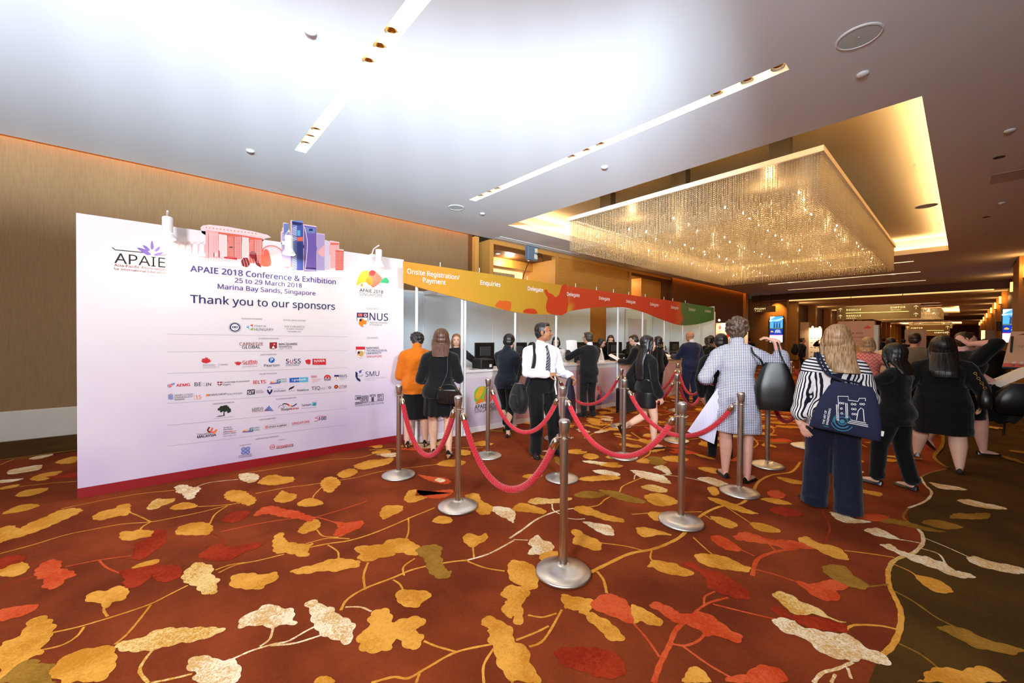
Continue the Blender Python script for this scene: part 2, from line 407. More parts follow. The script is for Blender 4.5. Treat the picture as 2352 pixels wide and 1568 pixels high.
def eyelight(x, y, z, label, group='small round downlights'):
    t = thing('downlight', label, 'light', (x, y, z), group=group)
    MB().lathe([(0.075, 0), (0.075, -0.008), (0.052, -0.012), (0.048, 0.0)], 20, (x, y, z)).build('trim_ring', M_WHITE, t, True)
    MB().lathe([(0.047, -0.003), (0.047, -0.006)], 16, (x, y, z)).build('lens', glow('eye_glow', (255, 244, 225), 9), t)
eyelight(XW-0.45, 7.6, 3.98, 'round downlight in the oak alcove soffit, left of the grey box')
eyelight(XW-0.55, 9.0, 3.98, 'round downlight in the oak alcove soffit, right of the grey box')
eyelight(XW-0.5, 15.7, 3.98, 'round downlight in the soffit of the second oak alcove')
# corridor beyond: recessed bays with pilasters
struct(MB().box((XW-1.3, 26.6, 0), (XW-1.0, 30.2, 4.46)).build('wall_left', M_DWOOD))
struct(MB().box((XW-1.3, 30.1, 0), (-7.55, 30.5, 4.2)).build('wall_left', M_OAKV))
struct(MB().box((XW-0.3, 30.5, 0), (XW+.25, YE, 4.46)).build('wall_left', M_DWOOD))
struct(MB().box((XW+0.25, 30.5, 0), (XW+0.3, YE, 0.42)).build('baseboard_left', M_MARB))
y = 34.5
while y < YE-2:
    struct(MB().box((XW+.25, y, 0), (XW+0.75, y+0.5, 4.2)).build('trim_3', M_OAKV)); y += 5.5
for y in (36, 41.5, 47, 58, 69.8, 80, 90):
    lamp('POINT', 'sconce_glow', (XW+0.8, y, 3.7), 14, AMBER, shadow_soft_size=0.1)
lamp('SPOT', 'pillar_wash', (-8.1, 29.6, 4.1), 120, AMBER, aim=(-8.1, 30.1, 2.9), spot_size=radians(80), spot_blend=1.0)
# ------------------------------------------------------------------ right wall, back walls
struct(MB().box((XR, YB, 0), (XR+0.2, YE, 4.46)).build('wall_right', M_DWOOD))
struct(MB().box((XR-0.03, YB, 0), (XR, 20, 0.42)).build('baseboard_right', M_MARB))
struct(MB().box((XW-.3, YB-.2, 0), (XR+.2, YB, 4.46)).build('wall_back', M_WP))
struct(MB().box((XW-.3, YE, 0), (XR+.2, YE+.2, 4.46)).build('wall_front', M_DWOOD))
for k, y in enumerate((20.6, 26.4, 34.5, 40, 46, 55, 64, 73, 82)):
    struct(MB().box((XR-(0.38 if k == 0 else 0.2), y, 0), (XR, y+(2.4 if k == 0 else 0.9), 4.2)).build('trim_4', M_OAKV))
    t = thing('wall_sconce', ['small amber uplight at the top of the pillar beside the first aid poster'] [0] if k == 0 else 'small amber uplight on a pillar far down the right wall', 'light', (XR-0.25, y-0.1, 3.75), group=None if k == 0 else 'pillar uplights down the right wall')
    MB().box((XR-0.3, y-0.12, 3.45), (XR-0.2, y, 3.5)).build('bracket', M_DGREY, t)
    MB().box((XR-0.29, y-0.11, 3.5), (XR-0.21, y-0.01, 3.9)).build('shade', glow('sconce_amber', (255, 190, 90), 3), t)
    lamp('POINT', 'sconce_glow', (XR-0.3, y-0.3, 3.8), 7, AMBER, shadow_soft_size=0.08)
# ------------------------------------------------------------------ ceiling slot lights
M_GOLD = mat('reflector_gold', (205, 150, 70), 0.3, metal=1.0)
M_CREAM = mat('slot_cream', (255, 240, 215), 0.7)
def slot_light(x0, x1, y0, y1, label, cans=()):
    t = thing('slot_light', label, 'light', ((x0+x1)/2, (y0+y1)/2, ZC), group='long slot lights across the ceiling')
    h = 0.10; mb = MB()
    for a, b in (((x0, y0), (x1, y0)), ((x1, y0), (x1, y1)), ((x1, y1), (x0, y1)), ((x0, y1), (x0, y0))):
        mb.add([(a[0], a[1], ZC), (b[0], b[1], ZC), (b[0], b[1], ZC+h), (a[0], a[1], ZC+h)], [(0, 1, 2, 3)])
    mb.build('recess', M_CREAM, t)
    MB().poly([(x0, y0, ZC+h), (x0, y1, ZC+h), (x1, y1, ZC+h), (x1, y0, ZC+h)]).build('diffuser', M_SLOT, t)
    for cx in cans:
        d = MB().lathe([(0.062, 0.099), (0.066, 0.03), (0.062, 0.022), (0.058, 0.03), (0.05, 0.09)], 20, (cx, (y0+y1)/2, ZC), cap=False).build('downlight_can', M_CREAM, t, True)
        MB().lathe([(0.051, 0.05), (0.03, 0.075), (0.004, 0.085)], 18, (cx, (y0+y1)/2, ZC), cap=False).build('reflector', M_GOLD, d, True)
CANS = (-6.22, -5.97, -5.72, -3.96, -3.69, -3.44, -1.87, -1.56, -1.28)
NAMES = ['slot light in the white ceiling above the white sponsor wall', 'slot light in the white ceiling between the sponsor wall and the chandelier tray', 'first slot light behind the nearest chandelier', 'second slot light behind the nearest chandelier', 'third slot light behind the nearest chandelier, just before the dark beam']
for k, s in enumerate(SLOTS):
    if s[3]-s[2] > 1:
        t = thing('light_panel', 'wide warm light panel across the ceiling just beyond the dark beam', 'light', ((s[0]+s[1])/2, 33.2, ZC))
        MB().poly([(s[0], s[2], ZC+.05), (s[0], s[3], ZC+.05), (s[1], s[3], ZC+.05), (s[1], s[2], ZC+.05)]).build('diffuser', glow('panel_glow', (255, 205, 130), 1.1), t)
        mb = MB()
        for a, b in (((s[0], s[2]), (s[1], s[2])), ((s[1], s[2]), (s[1], s[3])), ((s[1], s[3]), (s[0], s[3])), ((s[0], s[3]), (s[0], s[2]))):
            mb.add([(a[0], a[1], ZC), (b[0], b[1], ZC), (b[0], b[1], ZC+.05), (a[0], a[1], ZC+.05)], [(0, 1, 2, 3)])
        mb.build('rim', M_CREAM, t)
    else:
        slot_light(*s, NAMES[k] if k < 5 else 'slim slot light far down the hall, beyond the dark beam', CANS if k < 2 else ())
# ------------------------------------------------------------------ ceiling fittings
def disc_fit(name, label, cat, x, y, r, group, mat_in):
    t = thing(name, label, cat, (x, y, ZC), group=group)
    MB().lathe([(r, 0), (r, -0.008), (r*0.93, -0.012), (r*0.9, -0.004)], 40, (x, y, ZC)).build('rim', M_WHITE, t, True)
    MB().lathe([(r*0.9, -0.004), (r*0.9, -0.007), (0.006, -0.008), (0.004, -0.012)], 40, (x, y, ZC)).build('grille', mat_in, t, True)
M_GRILLE = mat('speaker_grille', (205, 216, 216), 0.7, var=0.05, vscale=400)
disc_fit('ceiling_speaker', 'large round speaker grille in the ceiling right of the second slot light', 'speaker', -0.66, 4.69, 0.165, 'ceiling speakers', M_GRILLE)
disc_fit('ceiling_speaker', 'round speaker grille in the ceiling above the sponsor wall end, near the oak alcove', 'speaker', -7.08, 4.68, 0.165, 'ceiling speakers', M_GRILLE)
disc_fit('ceiling_speaker', 'round speaker grille up inside the bright chandelier tray', 'speaker', -0.55, 11.6, 0.165, 'ceiling speakers', M_GRILLE)
for (x, y, lb) in ((-6.96, 1.02, 'small detector disc on the ceiling left of the first slot light'), (-3.88, 1.02, 'small detector disc high on the ceiling near the frame top'), (-3.81, 5.3, 'small detector disc between the second slot light and the chandelier'), (-7.03, 5.33, 'small detector disc over the oak posts'), (-0.72, 5.37, 'small detector disc beside the large ceiling speaker'), (0.35, 8.2, 'small detector disc on the dim ceiling right of the tray'), (0.45, 12.4, 'second small detector disc on the dim ceiling right of the tray')):
    o = MB().lathe([(0.05, 0), (0.05, -0.012), (0.04, -0.022), (0.015, -0.028)], 20, (x, y, ZC)).build('smoke_detector', M_WHITE, smooth=True); tag(o, lb, 'detector', 'ceiling detectors')
for (x, y, lb) in ((0.30, 9.3, 'dark pinhole spot in the ceiling right of the chandelier tray'), (0.28, 13.6, 'second dark pinhole spot in the ceiling right of the chandelier tray')):
    o = MB().lathe([(0.06, 0), (0.06, -0.004), (0.02, -0.006)], 20, (x, y, ZC)).build('ceiling_spotlight', M_VENT, smooth=True); tag(o, lb, 'light', 'pinhole spots')
for (y0, y1, lb) in ((6.9, 10.2, 'linear air vent in the ceiling above the oak alcove'), (14.4, 19.5, 'linear air vent in the ceiling above the second oak alcove')):
    t = thing('air_vent', lb, 'vent', (-8.4, (y0+y1)/2, ZC), group='linear vents by the left wall')
    MB().box((-8.5, y0, ZC-0.012), (-8.47, y1, ZC)).box((-8.33, y0, ZC-0.012), (-8.3, y1, ZC)).box((-8.43, y0, ZC-0.01), (-8.38, y1, ZC)).build('frame', M_WHITE, t)
    MB().box((-8.47, y0, ZC-0.004), (-8.33, y1, ZC-0.001)).build('slots', M_VENT, t)
t = thing('air_vent', 'linear air vent in the dim ceiling beside the right pillar', 'vent', (1.14, 23, ZC), group='linear vents by the right wall')
MB().box((1.1, 21.6, ZC-0.012), (1.18, 24.6, ZC)).build('slots', M_VENT, t)
t = thing('access_panel', 'flush access panel in the dim ceiling above the right side', 'panel', (0.55, 10.6, ZC))
MB().box((0.25, 10.2, ZC-0.006), (0.85, 10.8, ZC), bev=.003).build('door', mat('access_paint', (196, 190, 188), 0.8), t)
for (x, y, lb) in ((-0.62, 10.4, 'sprinkler head up in the bright tray beside the round speaker'), (-0.48, 16.2, 'sprinkler head at the far end of the bright tray')):
    o = MB().lathe([(0.04, 0), (0.04, -.01), (.01, -.014), (.01, -.05), (.03, -.055), (.03, -.06)], 16, (x, y, ZC+0.5)).build('sprinkler', M_CREAM, smooth=True); tag(o, lb, 'sprinkler', 'sprinklers in the tray')
# ------------------------------------------------------------------ chandelier
def tri_mesh(name, V, T, m):
    me = bpy.data.meshes.new(name); V = np.asarray(V, np.float32); T = np.asarray(T, np.int32)
    me.vertices.add(len(V)); me.vertices.foreach_set('co', V.ravel())
    me.loops.add(T.size); me.loops.foreach_set('vertex_index', T.ravel())
    me.polygons.add(len(T)); me.polygons.foreach_set('loop_start', np.arange(0, T.size, 3, dtype=np.int32)); me.polygons.foreach_set('loop_total', np.full(len(T), 3, np.int32))
    me.update(calc_edges=True); me.materials.append(m); return me
def crystal_mat():
    m = bpy.data.materials.new('crystal'); m.use_nodes = True; nt = m.node_tree; nt.nodes.clear()
    N = nt.nodes.new; L = nt.links.new
    out = N('ShaderNodeOutputMaterial'); g = N('ShaderNodeBsdfGlossy'); g.inputs['Roughness'].default_value = 0.12; g.inputs[0].default_value = (1, 0.93, 0.78, 1)
    d = N('ShaderNodeBsdfDiffuse'); d.inputs[0].default_value = (0.95, 0.83, 0.58, 1)
    tl = N('ShaderNodeBsdfTranslucent'); tl.inputs[0].default_value = (0.97, 0.85, 0.6, 1)
    tp = N('ShaderNodeBsdfTransparent'); tp.inputs[0].default_value = (1, 0.97, 0.9, 1)
    a = N('ShaderNodeMixShader'); a.inputs[0].default_value = 0.5; L(d.outputs[0], a.inputs[1]); L(tl.outputs[0], a.inputs[2])
    b = N('ShaderNodeMixShader'); b.inputs[0].default_value = 0.35; L(a.outputs[0], b.inputs[1]); L(g.outputs[0], b.inputs[2])
    c = N('ShaderNodeMixShader'); c.inputs[0].default_value = 0.15; L(b.outputs[0], c.inputs[1]); L(tp.outputs[0], c.inputs[2])
    L(c.outputs[0], out.inputs[0]); return m
CX0, CX1, CY0, CY1, CZ0, CZ1 = -5.92, -1.37, 6.97, 15.7, 3.45, 4.12
def chandelier():
    rng = np.random.default_rng(4)
    t = thing('chandelier', 'nearest and largest chandelier, a long box of crystal strands hanging below the lit tray', 'chandelier', ((CX0+CX1)/2, (CY0+CY1)/2, CZ0), group='crystal chandeliers down the hall')
    o = np.array([(CX0+CX1)/2, (CY0+CY1)/2, CZ0])
    strands = []
    def row(a, b, sp, z0, z1):
        n = max(2, int(np.linalg.norm(np.subtract(b, a))/sp))
        for k in range(n):
            p = np.add(a, np.subtract(b, a)*(k/(n-1.0))); strands.append((p[0], p[1], z0+rng.uniform(0, .012), z1))
    for ins, sp in ((0.0, 0.034), (0.05, 0.06)):
        x0, x1, y0, y1 = CX0+ins, CX1-ins, CY0+ins, CY1-ins
        for a, b in (((x0, y0), (x1, y0)), ((x1, y0), (x1, y1)), ((x1, y1), (x0, y1)), ((x0, y1), (x0, y0))): row(a, b, sp, CZ0, CZ1)
    # inner curtains at stepped heights
    for gx in np.arange(CX0+0.14, CX1-0.1, 0.085):
        for gy in np.arange(CY0+0.14, CY1-0.1, 0.085):
            u = (gx-CX0)/(CX1-CX0); v = (gy-CY0)/(CY1-CY0)
            step = 0.10 if (0.25 < u < 0.75 and 0.2 < v < 0.8) else 0.02
            if abs(u-0.25) < 0.012 or abs(u-0.75) < 0.012 or abs(v-0.2) < 0.007 or abs(v-0.8) < 0.007: step = 0.0
            z = CZ0+step+rng.uniform(0, 0.03)
            strands.append((gx+rng.uniform(-.02, .02), gy+rng.uniform(-.02, .02), z, z+rng.uniform(0.20, 0.42)))
    P = []
    for (x, y, z0, z1) in strands:
        z = z0
        while z < z1: P.append((x, y, z)); z += 0.034
    P = np.array(P); n = len(P)
    ang = rng.uniform(0, 2*pi, n); r = 0.0095; c, s = np.cos(ang)*r, np.sin(ang)*r; zz = np.full(n, 0.016)
    O = np.stack([np.stack([c, s, 0*c], 1), np.stack([-s, c, 0*c], 1), np.stack([-c, -s, 0*c], 1), np.stack([s, -c, 0*c], 1), np.stack([0*c, 0*c, zz], 1), np.stack([0*c, 0*c, -zz], 1)], 1)
    V = (P[:, None, :]+O-o).reshape(-1, 3)
    base = np.array([(0, 1, 4), (1, 2, 4), (2, 3, 4), (3, 0, 4), (1, 0, 5), (2, 1, 5), (3, 2, 5), (0, 3, 5)])
    T = (base[None]+(np.arange(n)*6)[:, None, None]).reshape(-1, 3)
    ob = bpy.data.objects.new('crystal_strands', tri_mesh('crystal_strands', V, T, crystal_mat())); COL.objects.link(ob); ob.parent = t; ob['kind'] = 'stuff'
    mb = MB(); e = 0.04
    for a, b in (((CX0-e, CY0-e), (CX1+e, CY0)), ((CX0-e, CY1), (CX1+e, CY1+e)), ((CX0-e, CY0), (CX0, CY1)), ((CX1, CY0), (CX1+e, CY1))): mb.box((a[0], a[1], CZ1), (b[0], b[1], CZ1+0.08))
    mb.build('frame', mat('frame_cream', (250, 232, 205), 0.45), t)
    MB().box((CX0, CY0, CZ1+0.055), (CX1, CY1, CZ1+0.075)).build('top_plate', mat('plate_grey', (150, 142, 128), 0.4), t)
    for hx in (-5.3, -3.64, -2.0):
        for hy in (7.5, 11.3, 15.2): MB().box((hx-.14, hy-.09, CZ1+.08), (hx+.14, hy+.09, ZC+.5)).build('hanger', M_DGREY, t)
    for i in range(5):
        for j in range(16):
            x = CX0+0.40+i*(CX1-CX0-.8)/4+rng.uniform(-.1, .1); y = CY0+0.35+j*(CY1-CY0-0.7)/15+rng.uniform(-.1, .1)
            MB().ell((x, y, CZ0+0.30), (0.013, 0.013, 0.02), seg=8, rings=6).build('bulb', M_BULB, t, True)  # many tiny glowing bulbs added to imitate glints refracted in the crystal
    return t
ch = chandelier()
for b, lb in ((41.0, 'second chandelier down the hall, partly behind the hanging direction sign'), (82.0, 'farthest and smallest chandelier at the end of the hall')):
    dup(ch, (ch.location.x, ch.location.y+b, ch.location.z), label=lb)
for b, p in ((0, 95), (41, 120), (82, 120)):
    lamp('AREA', 'chandelier_glow', (-3.64, 11.33+b, 4.09), p, (1.0, .70, .38), rot=(0, 0, 0), shape='RECTANGLE', size=4.3, size_y=8.4)
for b, p in ((0, 14), (41, 20), (82, 20)):
    for lx in (-5.0, -2.3):
        for ly in (8.0, 10.2, 12.4, 14.6) if b == 0 else (9.0, 13.5):
            lamp('POINT', 'chandelier_lamp', (lx, ly+b, 3.93), p, WARM, shadow_soft_size=0.05)
# ------------------------------------------------------------------ grey network box hanging at the alcove
t = thing('junction_box', 'grey network box with sockets and dangling black cable on the alcove front', 'box', (-8.45, 8.35, 3.8))
MB().box((-8.66, 8.15, 3.78), (-8.52, 8.55, 4.19), bev=.01).build('case', mat('steel_blue', (96, 118, 138), 0.4), t)
MB().box((-8.52, 8.40, 3.83), (-8.50, 8.52, 3.97)).box((-8.52, 8.42, 4.02), (-8.50, 8.52, 4.14)).build('socket', mat('socket_cream', (225, 222, 208), 0.5), t)
MB().tube(smooth_open([(-8.49, 8.47, 3.95), (-8.45, 8.56, 4.0), (-8.45, 8.66, 3.92), (-8.47, 8.72, 3.78)]), 0.012, 6).build('plug_lead', M_BLACK, t)
MB().tube(smooth_open([(-8.55, 8.25, 3.78), (-8.2, 7.7, 3.3), (-7.6, 6.9, 2.5)]), 0.012, 6).build('cable', M_BLACK, t)
# ------------------------------------------------------------------ carpet: woven leaves and vines, one floor mesh
def carpet(name, a, b, s1=3.0, fleck=0.35, fs=55):
    m = bpy.data.materials.new(name); m.use_nodes = True; nt = m.node_tree; N = nt.nodes.new; L = nt.links.new
    p = nt.nodes['Principled BSDF']; p.inputs['Roughness'].default_value = 0.95; p.inputs['Specular IOR Level'].default_value = 0.08
    tc = N('ShaderNodeTexCoord'); n1 = N('ShaderNodeTexNoise'); n1.inputs['Scale'].default_value = s1; n1.inputs['Detail'].default_value = 5
    n2 = N('ShaderNodeTexNoise'); n2.inputs['Scale'].default_value = fs; n2.inputs['Detail'].default_value = 3; n2.inputs['Distortion'].default_value = 1.2
    L(tc.outputs['Object'], n1.inputs[0]); L(tc.outputs['Object'], n2.inputs[0])
    r = N('ShaderNodeMapRange'); r.inputs[1].default_value = 0.35; r.inputs[2].default_value = 0.65; L(n1.outputs[0], r.inputs[0])
    r2 = N('ShaderNodeMapRange'); r2.inputs[1].default_value = 0.35; r2.inputs[2].default_value = 0.65; r2.inputs[3].default_value = -fleck; r2.inputs[4].default_value = fleck; L(n2.outputs[0], r2.inputs[0])
    ad = N('ShaderNodeMath'); ad.use_clamp = True; L(r.outputs[0], ad.inputs[0]); L(r2.outputs[0], ad.inputs[1])
    mx = N('ShaderNodeMix'); mx.data_type = 'RGBA'; mx.inputs[6].default_value = (*lin(a), 1); mx.inputs[7].default_value = (*lin(b), 1)
    L(ad.outputs[0], mx.inputs[0]); L(mx.outputs[2], p.inputs['Base Color'])
    n3 = N('ShaderNodeTexNoise'); n3.inputs['Scale'].default_value = 420; L(tc.outputs['Object'], n3.inputs[0])
    bp = N('ShaderNodeBump'); bp.inputs['Strength'].default_value = 0.5; bp.inputs['Distance'].default_value = 0.004; L(n3.outputs[0], bp.inputs['Height']); L(bp.outputs[0], p.inputs['Normal'])
    return m
CM = [carpet('carpet_rust', (102, 42, 19), (138, 61, 29), 1.6, 0.12), carpet('carpet_olive', (66, 44, 16), (84, 58, 22), 2.0, 0.2),
      carpet('carpet_gold', (190, 124, 36), (224, 160, 68), 4, 0.3), carpet('carpet_cream', (206, 160, 98), (238, 222, 190), 6, 0.6, 70),
      carpet('carpet_coral', (184, 62, 28), (206, 90, 48), 4, 0.4), carpet('carpet_crimson', (130, 36, 16), (160, 52, 24), 4, 0.4),
      carpet('carpet_ochre', (128, 90, 28), (158, 114, 44), 4, 0.3), carpet('carpet_straw', (196, 138, 50), (228, 194, 128), 3, 0.55, 70)]
KEY = dict(G=2, C=3, R=4, D=5, O=6, M=7)
